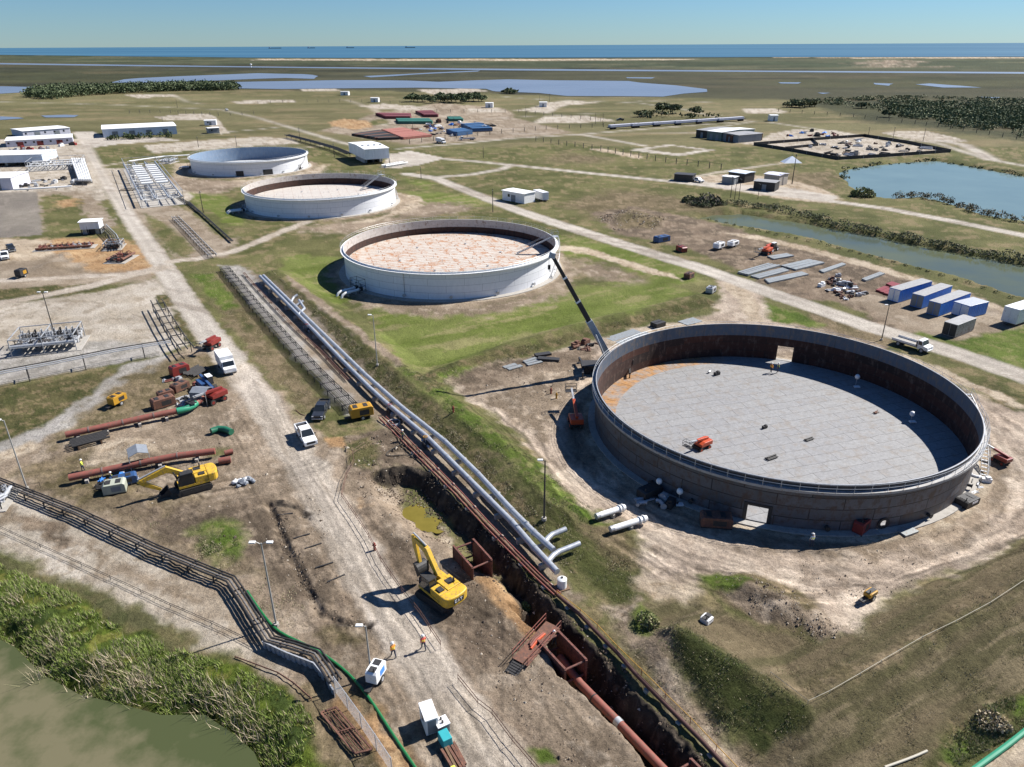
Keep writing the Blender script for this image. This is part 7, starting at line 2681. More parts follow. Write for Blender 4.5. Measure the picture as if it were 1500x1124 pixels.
plant('pipework on the right of the white shed, along its foot', (560, 246), (596, 240), 14, 3, 1.6, 7, 21, [m_white, m_galv], 'valve_skid', 'pipework', False)
for k in range(6):
    o = k * 3.4
    pipeline('transfer_pipe', 'one of six white parallel pipes bending down to the road beside the white manifold', path3([(105 + o, 232.5), (108 + o, 242), (111 + o, 250), (116 + o * .95, 264)], 2.0), .42, m_white, 0, None, 9, 'pipe', 'six white transfer pipes', .6)
pipeline('transfer_pipe', 'thick pale header pipe across the feet of the six white pipes', path3([(105, 267), (108, 264.5), (134, 264)], 1.5), .65, m_galv, 0, None, 9, 'pipe', None, .6)
pipeline('transfer_pipe', 'low white pipe running left from the thick pale header', path3([(20, 278), (60, 276), (105, 273)], .8), .35, m_white, 0, None, 9, 'pipe', None, .6)

# ------------------------------------------------------------------ far pipe yard and laydown yards
def slab_stack(label, quad, h, m, name='pipe_stack', cat='pipe stack', n=6, round_=True, group=None):
    """stack of long pipes or plates covering a ground quad (left, near, right, far corners on the photo)"""
    q = [Vector((*G(*p)[:2], 0)) for p in quad]
    c = sum(q, Vector()) / 4
    z = H1(c.x, c.y)
    c.z = z
    t = thing(name, label, cat, c, 0, group)
    for k in range(n):
        f0, f1 = (k + .06) / n, (k + .94) / n
        A, B = q[0].lerp(q[1], (f0 + f1) / 2) - c, q[3].lerp(q[2], (f0 + f1) / 2) - c
        w = (q[0].lerp(q[1], f1) - q[0].lerp(q[1], f0)).length
        A.z = B.z = h / 2
        MB().bar(A, B, w, h * random.uniform(.8, 1.05)).build('pipe_row' if round_ else 'plate', m if not isinstance(m, list) else m[k % len(m)], t)
    return t


slab_stack('dark red pipe stack in the far yard, left of the two behind', [(551, 169), (566, 174.5), (602, 174.5), (600, 170)], 2.2, paint('stack_red', C(132, 62, 66), .7, 0, .3, .5))
slab_stack('dark red pipe stack in the far yard, the right one behind', [(609, 166), (622, 172), (643, 172), (632, 165)], 2.2, MATS['stack_red'])
slab_stack('green pipe stack in the middle of the far yard', [(580, 177), (584, 182), (634, 182), (628, 177)], 2.0, paint('stack_green', C(52, 122, 104), .6, 0, .2, .5))
slab_stack('small green pipe stack at the right of the far yard', [(655, 174), (658, 178), (679, 178), (674, 174)], 1.8, MATS['stack_green'])
slab_stack('large pink red pipe stack at the front of the far yard', [(560, 193), (590, 205), (632, 201), (590, 190)], 1.6, paint('stack_pink', C(190, 118, 104), .7, 0, .15, .5, C(200, 150, 120), .3), n=10)
slab_stack('black pipe stack at the front left of the far yard', [(516, 199), (556, 206), (586, 205), (556, 193)], 1.5, [m_dark, m_rust, m_black], n=9)
for i, (quad, lab) in enumerate((([(655, 195), (668, 200), (690, 197), (678, 193)], 'row of bright blue tanks in the far yard, nearer'), ([(677, 187), (692, 194), (722, 193), (703, 185)], 'row of dark blue containers in the far yard, farther right'))):
    slab_stack(lab, quad, 2.6, paint('dull_blue', C(58, 104, 150), .6, 0, .2, .3), 'container_row', 'containers', 4)
# long low railcar-like trailers on the far road
tr0 = None
for i in range(6):
    f = i / 6
    a = (902 + 186 * f, 189.4 - 12.2 * f)
    loc, hd = between((a[0] + 26, a[1] - 1.9), a)
    L = math.dist(G(a[0] + 24, a[1] - 1.75)[:2], G(*a)[:2])
    if tr0 is None:
        tr0 = thing('flat_trailer', 'one of the dark flat trailers parked nose to tail along the far road', 'trailer', loc, hd, 'trailers along the far road')
        MB().bx(-14, 14, -1.7, 1.7, 1.1, 1.5).build('bed', m_dark, tr0)
        MB().bx(-13, 12, -1.5, 1.5, 1.502, 2.9).build('load', m_lav, tr0)
        for x in (-11, -9, 9, 11):
            MB().cyl((x, -1.6, .6), (x, 1.6, .6), .6, 10).build('axle', m_black, tr0)
    else:
        dup(tr0, loc, hd)

def yard_wall(label, pts_px, h, m):
    pts = path3(pts_px, 0)
    c = loc_of(pts)
    t = thing('screen_fence', label, 'fence', c)
    for i in range(len(pts) - 1):
        a, b = pts[i] - c, pts[i + 1] - c
        MB().bar(a + Vector((0, 0, h / 2)), b + Vector((0, 0, h / 2)), .1, h).build('panel', m, t)
        for p in resample([a, b], 12):
            MB().cyl(p, p + Vector((0, 0, h + .2)), .12, 5).build('post', m_galv, t)


yard_wall('black screened fence round the far storage yard by the lake', [(1104, 213), (1160, 222), (1228, 234.5), (1300, 230), (1392, 223.5), (1330, 210.5), (1266, 200.5), (1190, 206), (1104, 213)], 1.6, m_dark)
yard_wall('black screened fence dividing the far storage yard', [(1150, 219), (1198, 214), (1190, 206)], 1.4, m_dark)
rnd = random.Random(12)
kinds = []
for i in range(4):
    m = MB()
    if i == 0:
        m.box((0, 0, .6), (2.6, 1.4, 1.2))
        m.box((.4, 0, 1.4), (1.2, 1.0, .5), .3)
    elif i == 1:
        for k in range(4):
            m.cyl((-1.8, -.6 + .4 * k, .2), (1.8, -.6 + .4 * k, .2), .18, 7)
        m.cyl((-1.6, 0, .55), (1.7, .1, .55), .18, 7)
    elif i == 2:
        m.bar((-1.4, -.5, .3), (1.5, .4, .9), .25)
        m.bar((-1.0, .7, .2), (1.3, -.6, .3), .3)
        m.box((0, 0, .25), (1.6, 1.0, .5), .5)
    else:
        m.tube([(-1, 0, .5), (0, .2, .5), (.7, .6, .5), (.9, 1.3, .5)], .4, 9)
        m.cyl((-1.1, 0, .5), (-.95, 0, .5), .6, 10)
    kinds.append(m)


def scatter(label, group, name, cat, quad, n, mats, smin, smax, seed, used=kinds):
    """pieces of scrap and fittings lying about in a yard, each its own object"""
    rnd = random.Random(seed)
    q = [Vector((*G(*p)[:2], 0)) for p in quad]
    protos = {}
    for k in range(n):
        u, v = rnd.random(), rnd.random()
        p = q[0].lerp(q[1], u).lerp(q[3].lerp(q[2], u), v)
        key = (rnd.randrange(len(used)), rnd.randrange(len(mats)))
        s = rnd.uniform(smin, smax)
        if key not in protos:
            o = used[key[0]].build(name, mats[key[1]])
            protos[key] = o
        else:
            o = protos[key].copy()
            COL.objects.link(o)
        o.location = (p.x, p.y, H1(p.x, p.y))
        o.rotation_euler = (0, 0, rnd.uniform(0, 6.28))
        o.scale = (s, s, s)
        tag(o, label, cat, group)


scatter('piece of scrap lying in the heap of the brown laydown yard near the containers', 'scrap heap in the laydown yard', 'scrap_piece', 'scrap', [(1196, 420), (1240, 442), (1272, 432), (1228, 404)], 46, [m_dark, m_white, m_galv, m_rust], .35, .8, 2)
scatter('bundle or crate lying inside the black fenced far storage yard', 'goods in the far storage yard', 'stored_item', 'stored goods', [(1165, 219), (1235, 231), (1375, 221), (1265, 204)], 46, [m_dark, m_rust, m_galv, m_brick, m_dark], .8, 1.7, 3)
scatter('item stored among the pipe stacks of the far pipe yard', 'loose goods in the far pipe yard', 'stored_item', 'stored goods', [(600, 190), (650, 202), (740, 186), (640, 178)], 50, [m_dark, m_white, m_rust, m_galv, m_brick, m_bluec], .9, 1.9, 4)
scatter('fitting lying on the ground of the pale yard at the left edge', 'fittings in the left yard', 'pipe_fitting', 'fitting', [(22, 268), (30, 276), (100, 271), (95, 262)], 22, [m_dark, m_galv, m_white], .5, 1.0, 5)
scatter('machine or crate stored on the pale pad behind the black fenced yard', 'goods on the pad behind the fence', 'stored_item', 'stored goods', [(1130, 199), (1190, 203), (1255, 200), (1180, 192)], 18, [m_bluec, m_dark, m_rust, m_galv, m_red], .8, 1.6, 6)
scatter('rusty fitting lying behind the crane on the bare dirt', 'fittings behind the crane', 'pipe_fitting', 'fitting', [(832, 505), (850, 516), (884, 508), (872, 498)], 9, [m_rust, m_dark], .35, .7, 7)
scatter('vehicle or tank parked in front of the low buildings at the far left', 'things parked at the low buildings', 'parked_item', 'vehicle', [(5, 222), (10, 226), (112, 215), (108, 212)], 12, [m_white, m_dark, m_galv, m_red], .8, 1.3, 8, kinds[:1])
scatter('oddment lying beside the dark rods and skids of the red pipe work yard', 'oddments in the pipe work yard', 'pipe_fitting', 'fitting', [(235, 560), (262, 600), (300, 580), (285, 548)], 16, [m_rust, m_dark, m_redpipe, m_galv], .3, .55, 9)
scatter('oddment lying near the compressor and rods by the red pipe', 'oddments by the red pipe', 'pipe_fitting', 'fitting', [(140, 706), (150, 722), (215, 706), (205, 690)], 14, [m_rust, m_dark, m_bluec, m_galv], .22, .45, 10)
scatter('oddment lying on the bare dirt at the foot of the open steel tank', 'oddments round the open tank', 'pipe_fitting', 'fitting', [(1400, 715), (1420, 735), (1455, 715), (1440, 690)], 9, [m_dark, m_galv, m_cleanwhite], .22, .45, 11)
scatter('dark lump of equipment in the shade of the open steel tank', 'equipment in the shade of the tank', 'pipe_fitting', 'fitting', [(920, 728), (950, 748), (1000, 752), (985, 735)], 8, [m_dark, m_dark, m_galv], .4, .7, 12)
for px, py, k, sc_, m, lab in ((1120, 627, 0, .3, m_dark, 'small dark object lying in the middle of the open tank floor'), (1283, 605, 2, .35, m_rust, 'small rusty frame on the open tank floor at the edge of the shade'), (1050, 549, 0, .4, m_dark, 'dark welding set on the open tank floor at its far left wall'), (1040, 546, 3, .35, m_galv, 'grey fitting on the open tank floor at its far left wall'), (1130, 671, 1, .5, m_dark, 'dark angle irons lying on the open tank floor near the front wall'), (1185, 644, 1, .4, m_dark, 'dark angle irons lying on the open tank floor right of its middle')):
    x, y = P(px, py, T1[2] * 0 + .25)
    o = kinds[k].build('floor_item', m, None, loc=(x, y, .25), rz=.5)
    o.scale = (sc_, sc_, sc_)
    tag(o, lab, 'equipment')
m_sheet = paint('plate_steel', C(172, 178, 178), .5, .2, .15, 1.5, C(150, 130, 112), .25)
for lab, quad, h, n in (('wide pale steel plate stack in the middle of the laydown yard', [(1143, 391), (1166, 397.5), (1208, 387), (1184, 382)], .5, 3),
                        ('long pale steel plate stack at the left of the laydown yard', [(1080, 401), (1096, 405), (1144, 391), (1124, 388)], .5, 4),
                        ('narrow steel strips lying in front of the wide plate stack', [(1099, 406), (1112, 410), (1156, 398), (1146, 394)], .4, 5),
                        ('narrow steel strips lying nearest the middle road', [(1120, 411), (1126, 416.5), (1184, 403.5), (1174, 400)], .4, 4),
                        ('short pale plates behind the plate stacks beside the orange lift', [(1124, 377), (1133, 381.5), (1163, 376), (1152, 373)], .4, 2),
                        ('pair of long grey beams right of the plate stacks', [(1200, 398), (1206, 401), (1238, 389), (1234, 387)], .4, 2),
                        ('flat grey sheets beside the scrap heap toward the canal', [(1262, 411), (1268, 413.5), (1296, 403), (1288, 401)], .5, 3),
                        ('pale sheets on the dirt left of the crane, nearest the dike', [(735, 538), (747, 543), (768, 537), (752, 533)], .15, 2),
                        ('pale sheets on the dirt left of the crane beside dark beams', [(766, 530), (774, 537), (796, 532), (783, 524)], .2, 3),
                        ('pale plate leaning flat on the dirt behind the open tank, left of two', [(885, 495), (915, 507), (960, 490), (925, 483)], .06, 2),
                        ('grey plate lying on the sand behind the open tank beside the dark crate', [(990, 472), (1010, 477), (1032, 471), (1012, 466)], .12, 1),
                        ('white plate lying on the dirt at the foot of the open tank', [(1312, 779), (1328, 788), (1346, 782), (1332, 771)], .25, 1)):
    slab_stack(lab, quad, h, m_sheet, 'steel_plates', 'steel plates', n, False)
slab_stack('two dark curved looking beams lying on the dirt left of the crane', [(782, 521), (790, 529), (826, 534), (800, 515)], .5, m_dark, 'steel_beams', 'steel beams', 2, False)
slab_stack('dark crate like stack behind the open tank', [(952, 478), (962, 482), (976, 478), (964, 474)], 1.0, m_dark, 'steel_beams', 'steel beams', 2, False)
slab_stack('dark blue long trailer behind the blue containers', [(1347, 421), (1350, 425), (1384, 433), (1382, 428)], 1.2, paint('navy', C(30, 50, 92), .5, 0, .2, 1), 'flat_trailer', 'trailer', 2, False)
slab_stack('dark scaffold heap behind the weathered pale cabin', [(1388, 478), (1396, 486), (1422, 478), (1412, 468)], 1.3, [m_dark, m_rust, m_black], 'scaffold_heap', 'scaffold', 4, False)
for i, (quad, lab) in enumerate((([(1283, 427), (1300, 434), (1312, 429), (1296, 421)], 'flat red steel frames lying nearest the blue containers'), ([(1298, 418), (1308, 423), (1318, 419), (1306, 415)], 'flat red steel frames lying behind the first red frames'))):
    slab_stack(lab, quad, .5, m_red, 'red_skid', 'steel frames', 3, False)
x, y, z = G(1159, 238)
t = thing('conical_tent', 'pale pointed heap like a tent standing by the far track near the fenced yard', 'tent', (x, y, z))
MB().add([(-4.2, -3, 0), (4.2, -3, 0), (4.2, 3, 0), (-4.2, 3, 0), (0, 0, 3)], [(0, 1, 4), (1, 2, 4), (2, 3, 4), (3, 0, 4)]).build('sheet', m_wl, t)
MB().cyl((0, 0, 2.9), (0, 0, 3.5), .12, 6).build('tip', m_dark, t)
for i, pts in enumerate((((407, 755), (429, 752)), ((430, 789), (454, 782)), ((446, 804), (471, 796)), ((462, 832), (488, 824)), ((479, 853), (505, 842)))):
    p = path3(pts, .07)
    tag(MB().bar(p[0] - loc_of(p), p[1] - loc_of(p), .14, .12).build('timber', m_dark, None, loc=loc_of(p)), 'one of the dark timbers laid across the dirt between the ditch and the road', 'timber', 'timbers beside the ditch')
# white rubble heap
x, y, z = G(357, 708)
t = thing('rubble_heap', 'heap of white rocks and sheeting on the dirt right of the left excavator', 'rubble heap', (x, y, z))
rnd = random.Random(3)
for k in range(16):
    a, r = rnd.uniform(0, 6.28), rnd.uniform(0, 1.5)
    s = rnd.uniform(.2, .5)
    MB().blob((r * math.cos(a), r * math.sin(a) * .7, .45 - r * .2), (s, s * .8, s * .6), 7, 5, k, .3).build('rock', m_tarp if k % 3 else m_cleanwhite, t)
# ships on the horizon
for i, (px, L_s) in enumerate(((403, 330), (456, 200), (513, 210), (601, 260))):
    x, y = P(px, 71.2 - i * .3)
    t = thing('cargo_ship', ['ship on the sea horizon, the leftmost and largest', 'ship on the sea horizon, second from the left', 'ship on the sea horizon, third from the left', 'ship on the sea horizon, the rightmost of four'][i], 'ship', (x, y, .4), .2)
    MB().yprism([(-L_s / 2, 0), (L_s / 2 - 12, 0), (L_s / 2, 16), (-L_s / 2, 14)], -20, 20).build('hull', m_dark, t)
    MB().bx(-L_s / 2 + 10, -L_s / 2 + 45, -16, 16, 16, 42).build('deckhouse', m_wl, t)
# far fences of posts
m_postd = paint('fence_post', (.09, .085, .075), .8, 0, .2, 2)
for lab, pts, gap in (('far fence of dark posts crossing the right hand fields to the edge', [(1140, 164), (1250, 172), (1340, 182), (1430, 195), (1510, 208)], 16),
                      ('far fence of dark posts between the middle lawn and the grey pad', [(785, 207), (880, 221), (960, 236), (1056, 249)], 9),
                      ('far fence of posts across the fields left of the far pipe yard', [(378, 152), (450, 150), (530, 150), (600, 152)], 16),
                      ('far fence of posts in front of the dark trailers', [(600, 211), (700, 199), (800, 190), (900, 186)], 12),
                      ('far fence of posts right of the small far wood', [(640, 165), (760, 165), (880, 178)], 16),
                      ('far fence on the left fields below the big dark wood', [(190, 166), (250, 166), (320, 170), (372, 168)], 14)):
    fence(lab, pts, 2.6, gap * .72, .2, 2, m=m_postd, wr=.03)


# ------------------------------------------------------------------ lights and small things by the tank
def globe(label, px, py, z0=0, base=None, h=1.7, group=None):
    x, y, z = G(px, py) if z0 == 0 else (*P(px, py, z0), z0)
    t = thing('work_light', label, 'work light', (x, y, z), 0, group)
    MB().cyl((0, 0, 0), (0, 0, h - .3), .035, 6).build('stand', m_galv, t)
    MB().blob((0, 0, h), (.4, .4, .42), 14, 9, 0, 0).build('globe', m_cleanwhite, t, True)
    b = MB()
    b.box((0, -.5, .15), (.9, .55, .22))
    b.build('battery_box', m_cleanwhite, t)


globe('white globe work light in the shade outside the open tank, next to the dark equipment', 964, 722)
globe('white globe work light in the shade outside the open tank, nearer the doorway', 994, 737)
globe('white globe work light inside the open tank near the far doorway', 1253, 566, .25)
globe('small white globe work light inside the open tank near its right wall', 1334, 617, .25, h=1.2)


# ------------------------------------------------------------------ people
def person(label, px, py, hd, vest, pose=0, z0=None, legs=None):
    """one continuous body grown on a skeleton; helmet and waistcoat are worn on it"""
    if z0 is None:
        x, y, z = G(px, py)
    else:
        x, y = P(px, py, z0)
        z = z0
    st = [.26, .05, .12][pose]        # stride
    arm = [.22, .05, .42][pose]
    V, E, Rr = [], [], []

    def add(p, r, par=None):
        V.append(p)
        Rr.append(r)
        if par is not None:
            E.append((par, len(V) - 1))
        return len(V) - 1
    pel = add((0, 0, .96), .15)
    wa = add((.01, 0, 1.12), .14, pel)
    ch = add((.02, 0, 1.34), .17, wa)
    nk = add((.03, 0, 1.50), .065, ch)
    hd_ = add((.05, 0, 1.60), .10, nk)
    add((.055, 0, 1.72), .095, hd_)
    add((.15, 0, 1.63), .022, hd_)          # nose
    for s in (-1, 1):
        sh = add((.02, s * .20, 1.42), .075, ch)
        el = add((.02 - s * arm * .4, s * .27, 1.14), .05, sh)
        wr = add((.16 + (-s * arm * .5), s * .25, .92), .036, el)
        pa = add((.19 + (-s * arm * .5), s * .245, .85), .04, wr)
        for k in range(4):
            f1 = add((.20 + (-s * arm * .5) + .012 * k, s * (.215 + .017 * k), .79 - .006 * (1.5 - abs(k - 1.5))), .011, pa)
            add((.225 + (-s * arm * .5) + .012 * k, s * (.21 + .016 * k), .75), .009, f1)
        add((.235 + (-s * arm * .5), s * .20, .83), .012, pa)
        hi = add((0, s * .1, .9), .115, pel)
        kn = add((s * st * .5 + .04, s * .11, .5), .075, hi)
        an = add((s * st, s * .11, .10), .05, kn)
        add((s * st + .17, s * .12, .045), .045, an)
    me = bpy.data.meshes.new('person')
    me.from_pydata(V, E, [])
    ob = bpy.data.objects.new('person', me)
    COL.objects.link(ob)
    ob.modifiers.new('skin', 'SKIN')
    for i, v in enumerate(me.skin_vertices[0].data):
        v.radius = (Rr[i], Rr[i])
        v.use_root = i == 0
    sb_ = ob.modifiers.new('sub', 'SUBSURF')
    sb_.levels = sb_.render_levels = 1
    dg = bpy.context.evaluated_depsgraph_get()
    dg.update()
    nm = bpy.data.meshes.new_from_object(ob.evaluated_get(dg))
    bpy.data.objects.remove(ob)
    for m in (m_denim, vest, m_skin, m_black):
        nm.materials.append(m)
    for p in nm.polygons:
        c = p.center
        p.material_index = 3 if c.z < .13 else 2 if (c.z > 1.5 or (c.z < .93 and abs(c.y) > .19)) else 1 if c.z > .98 else 0
        p.use_smooth = True
    o = bpy.data.objects.new('person', nm)
    COL.objects.link(o)
    o.location = (x, y, z)
    o.rotation_euler = (0, 0, hd)
    tag(o, label, 'person')
    h = MB()
    h.blob((.05, 0, 1.74), (.14, .12, .10), 12, 7, 0, 0)
    h.cyl((.06, 0, 1.715), (.06, 0, 1.73), .165, 14)
    hm = h.build('helmet', m_hat, o, True)
    b = MB()
    for z in (1.14, 1.26):
        b.ring((.015, 0), .172, .19, z, z + .04, 14)
    b.build('reflective_band', m_hiyel, o)
    return o


person('person in an orange waistcoat walking on the near road, the left of the two', 577, 963, 2.2, m_hiviz, 0)
person('person in a red waistcoat walking on the near road, the right of the two', 621, 952, 2.0, m_hipink, 0)
person('person standing by the flow lines beside the valve with yellow handwheel', 590, 646, .5, m_denim, 2)
person('person in yellow bending over the dark rods near the lower red pipe', 122, 690, .2, m_hiyel, 2)
person('person in a white helmet beside the bright blue compressor', 165, 709, .6, m_denim, 2)
person('person inside the open tank at the far doorway, the left one', 1129, 546, .6, m_hiviz, 1, .25)
person('person inside the open tank at the far doorway, the right one in dark clothes', 1139, 546, 2.6, m_denim, 1, .25)
person('person in dark clothes working in the trench box with the red pipe', 812, 945, 2.4, m_denim, 2, -1.2)
person('person in black and white at the shadow edge in front of the open tank', 1188, 801, 1.7, m_cleanwhite, 1)
for i, (px, py, m, lab) in enumerate(((807, 577, m_red, 'red hydrant post on the dirt left of the open tank'), (815, 584, m_yel2, 'small yellow bollard on the dirt left of the open tank'), (549, 806, m_red, 'red stake post standing at the rope barrier left of the near excavator'), (664, 604, m_red, 'red marker post on the grass dike opposite the yellow compressor'))):
    if lab:
        x, y, z = G(px, py)
        t = thing('hydrant', lab, 'hydrant', (x, y, z))
        MB().tube([(0, 0, 0), (0, 0, .9), (0, 0, 1.05)], [.14, .14, .06], 10).build('post', m, t, True)
        MB().cyl((-.22, 0, .65), (.22, 0, .65), .08, 8).build('outlet', m, t, True)
# ------------------------------------------------------------------ vegetation and loose soil
def leafm(name, c, c2, trans=.25):
    m, t, b = newmat(name)
    oi = t.nodes.new('ShaderNodeNewGeometry')
    mx = nnode(t, 'ShaderNodeMix', data_type='RGBA')
    mx.inputs['A'].default_value = (*c, 1)
    mx.inputs['B'].default_value = (*c2, 1)
    t.links.new(oi.outputs['Random Per Island'], mx.inputs['Factor'])
    t.links.new(mx.outputs['Result'], b.inputs['Base Color'])
    b.inputs['Roughness'].default_value = .8
    b.inputs['Specular IOR Level'].default_value = .15
    return m


m_leafd = leafm('leaf_dark', (.034, .052, .024), (.085, .11, .05))
m_leafg = leafm('leaf_green', (.11, .14, .045), (.20, .23, .09))
m_leafo = leafm('leaf_olive', (.17, .165, .085), (.28, .25, .145))
m_leaft = leafm('grass_tan', (.32, .26, .17), (.50, .42, .30))
m_leafr = leafm('reed_green', (.15, .21, .045), (.29, .36, .095))
m_twig = leafm('grey_twigs', (.09, .08, .065), (.16, .14, .115))
m_leaff = leafm('leaf_far', (.085, .115, .055), (.16, .185, .10))
m_barkd = paint('bark', (.07, .055, .04), .9, 0, .3, 2)
rng = np.random.default_rng(5)


def raw_mesh(name, V, F, mats, mi, kind=None):
    """V (n, k, 3) polygons of k corners"""
    n, k, _ = V.shape
    me = bpy.data.meshes.new(name)
    me.vertices.add(n * k)
    me.vertices.foreach_set('co', V.astype(np.float32).ravel())
    me.loops.add(n * k)
    me.loops.foreach_set('vertex_index', np.arange(n * k, dtype=np.int32))
    me.polygons.add(n)
    me.polygons.foreach_set('loop_start', np.arange(0, n * k, k, dtype=np.int32))
    for m in mats:
        me.materials.append(m)
    me.polygons.foreach_set('material_index', mi.astype(np.int32))
    me.update(calc_edges=True)
    return me


def link(name, me, kind=None, loc=None):
    o = bpy.data.objects.new(name, me)
    COL.objects.link(o)
    if kind:
        o['kind'] = kind
    if loc is not None:
        o.location = loc
    return o


def leaf_quads(ell, per, size, seed=1):
    """small leaf faces through a set of lumpy ellipsoids (x, y, z, rx, ry, rz)"""
    r = np.random.default_rng(seed)
    E = np.repeat(np.array(ell, float), per, 0)
    n = len(E)
    d = r.normal(size=(n, 3))
    d /= np.linalg.norm(d, axis=1)[:, None]
    d[:, 2] = np.abs(d[:, 2]) * np.where(r.random(n) < .85, 1, -.5)
    rad = r.uniform(.35, 1.08, n) ** .6
    c = E[:, :3] + d * rad[:, None] * E[:, 3:]
    a = r.normal(size=(n, 3))
    a /= np.linalg.norm(a, axis=1)[:, None]
    b = np.cross(a, r.normal(size=(n, 3)))
    b /= np.linalg.norm(b, axis=1)[:, None] + 1e-9
    s = (size * r.uniform(.5, 1.3, n))[:, None]
    return np.stack([c - a * s, c - b * s * .6, c + a * s, c + b * s * .6], 1)


def blades(pts, h, w, lean, seed=1):
    r = np.random.default_rng(seed)
    n = len(pts)
    a = r.uniform(0, 2 * PI, n)
    l = r.uniform(0, lean, n)
    hh = h * r.uniform(.5, 1.2, n)
    ww = w * r.uniform(.6, 1.3, n)
    tip = pts + np.stack([np.cos(a) * l * hh, np.sin(a) * l * hh, hh], 1)
    b = a + PI / 2 + r.uniform(-.6, .6, n)
    s = np.stack([np.cos(b) * ww, np.sin(b) * ww, np.zeros(n)], 1)
    low = pts - np.array([0, 0, .06])
    return np.stack([low - s, low + s, tip], 1)


def in_poly(poly_px, n, seed, clump=0.0):
    """random ground points inside an outline on the photo"""
    r = np.random.default_rng(seed)
    q = G2(poly_px)
    xs = [p[0] for p in q]
    ys = [p[1] for p in q]
    out = []
    tot = 0
    while tot < n:
        X = r.uniform(min(xs), max(xs), n * 2)
        Y = r.uniform(min(ys), max(ys), n * 2)
        k = inside(X, Y, q)
        if clump:
            k &= (fbm(X / clump, Y / clump, seed, 3) + r.normal(0, .06, len(X))) > .47
        out.append(np.stack([X[k], Y[k]], 1))
        tot += k.sum()
    P2 = np.concatenate(out)[:n]
    return np.concatenate([P2, macro(P2[:, 0], P2[:, 1])[:, None]], 1)


# reeds and grass along the near pond
p1 = in_poly([(-60, 800), (40, 845), (110, 872), (160, 912), (260, 952), (330, 972), (400, 1002), (445, 1035), (470, 1075), (490, 1140), (390, 1140), (350, 1085), (230, 1055), (100, 1022), (40, 985), (-60, 905)], 42000, 3, 1.6)
v1 = blades(p1, .48, .032, .9, 4)
tan = np.concatenate([np.array([[*G(px, py)[:2], 0]]) + np.concatenate([rng.normal(0, s * .9, (n * 4 // 10, 2)), np.zeros((n * 4 // 10, 1))], 1) for px, py, s, n in
                      ((82, 948, .7, 260), (140, 985, 1.0, 420), (170, 980, 1.1, 520), (198, 1000, .9, 420), (215, 1010, .7, 260), (330, 1030, 1.0, 420), (355, 1052, .9, 320), (240, 1018, .5, 120), (60, 1000, .5, 120), (300, 1015, .8, 200), (375, 1080, .6, 160), (25, 880, .8, 160))])
tan[:, 2] = np.maximum(macro(tan[:, 0], tan[:, 1]), -1.15)
v2 = blades(tan, 1.2, .03, 1.1, 6)
V = np.concatenate([v1, v2])
mi = np.concatenate([np.where(rng.random(len(v1)) < .72, 0, np.where(rng.random(len(v1)) < .6, 1, 2)), np.where(rng.random(len(v2)) < .8, 2, 1)])
link('reeds', raw_mesh('reeds', V, None, [m_leafr, m_leafo, m_leaft], mi), 'stuff')

# rough grass on the dikes and verges
parts, mis = [], []
for poly, n, h, mix_, cl in (
        ([(385, 392), (440, 435), (520, 500), (570, 540), (640, 605), (700, 660), (760, 720), (800, 770), (850, 850), (825, 830), (740, 745), (640, 640), (540, 545), (430, 430)], 16000, .34, (.15, .5, .35), 1.4),
        ([(770, 700), (830, 745), (890, 790), (940, 830), (930, 890), (870, 870), (830, 800)], 2500, .3, (.3, .5, .2), 1.2),
        ([(935, 885), (1040, 895), (1190, 935), (1310, 880), (1500, 800), (1500, 850), (1350, 945), (1190, 1040), (1100, 990), (1000, 930)], 2200, .26, (.4, .4, .2), 1.2),
        ([(1000, 920), (1080, 965), (1186, 1038), (1175, 1070), (1060, 1070), (1000, 1000), (960, 945)], 2200, .3, (.5, .4, .1), 1.0),
        ([(1190, 1036), (1350, 950), (1520, 850), (1600, 1000), (1400, 1090), (1340, 1124), (1060, 1124), (1130, 1070)], 3500, .26, (.1, .4, .5), 1.0),
        ([(560, 520), (640, 560), (700, 610), (780, 672), (850, 735), (890, 750), (880, 800), (760, 690), (620, 570)], 9000, .22, (.6, .3, .1), 1.3),
        ([(600, 552), (760, 507), (900, 472), (1035, 437), (1060, 445), (900, 484), (760, 522), (630, 575)], 7000, .35, (.2, .5, .3), 1.6),
        ([(285, 775), (345, 768), (350, 800), (300, 815)], 1500, .35, (.5, .3, .2), .8),
        ([(505, 650), (560, 645), (560, 690), (515, 680)], 1200, .4, (.4, .4, .2), .8),
        ([(280, 402), (320, 398), (400, 505), (480, 600), (440, 600), (330, 470)], 3500, .28, (.25, .4, .35), 2.0),
        ([(1380, 1100), (1430, 1040), (1520, 1000), (1520, 1060), (1400, 1124)], 4000, .5, (.6, .3, .1), 1.0),
        ([(180, 750), (300, 830), (420, 920), (470, 930), (430, 860), (280, 780)], 2200, .2, (.1, .3, .6), 1.2),
        ([(880, 890), (960, 900), (1060, 1080), (1020, 1080), (930, 965)], 2500, .25, (.15, .35, .5), .9)):
    n = int(n * 1.5)
    p = in_poly(poly, n, len(parts) + 40, cl)
    parts.append(blades(p, h * .42, .03, 1.6, len(parts) + 70))
    mis.append(rng.choice(3, len(p), p=mix_))
link('rough_grass', raw_mesh('rough_grass', np.concatenate(parts), None, [m_leafg, m_leafo, m_leaft], np.concatenate(mis)), 'stuff')

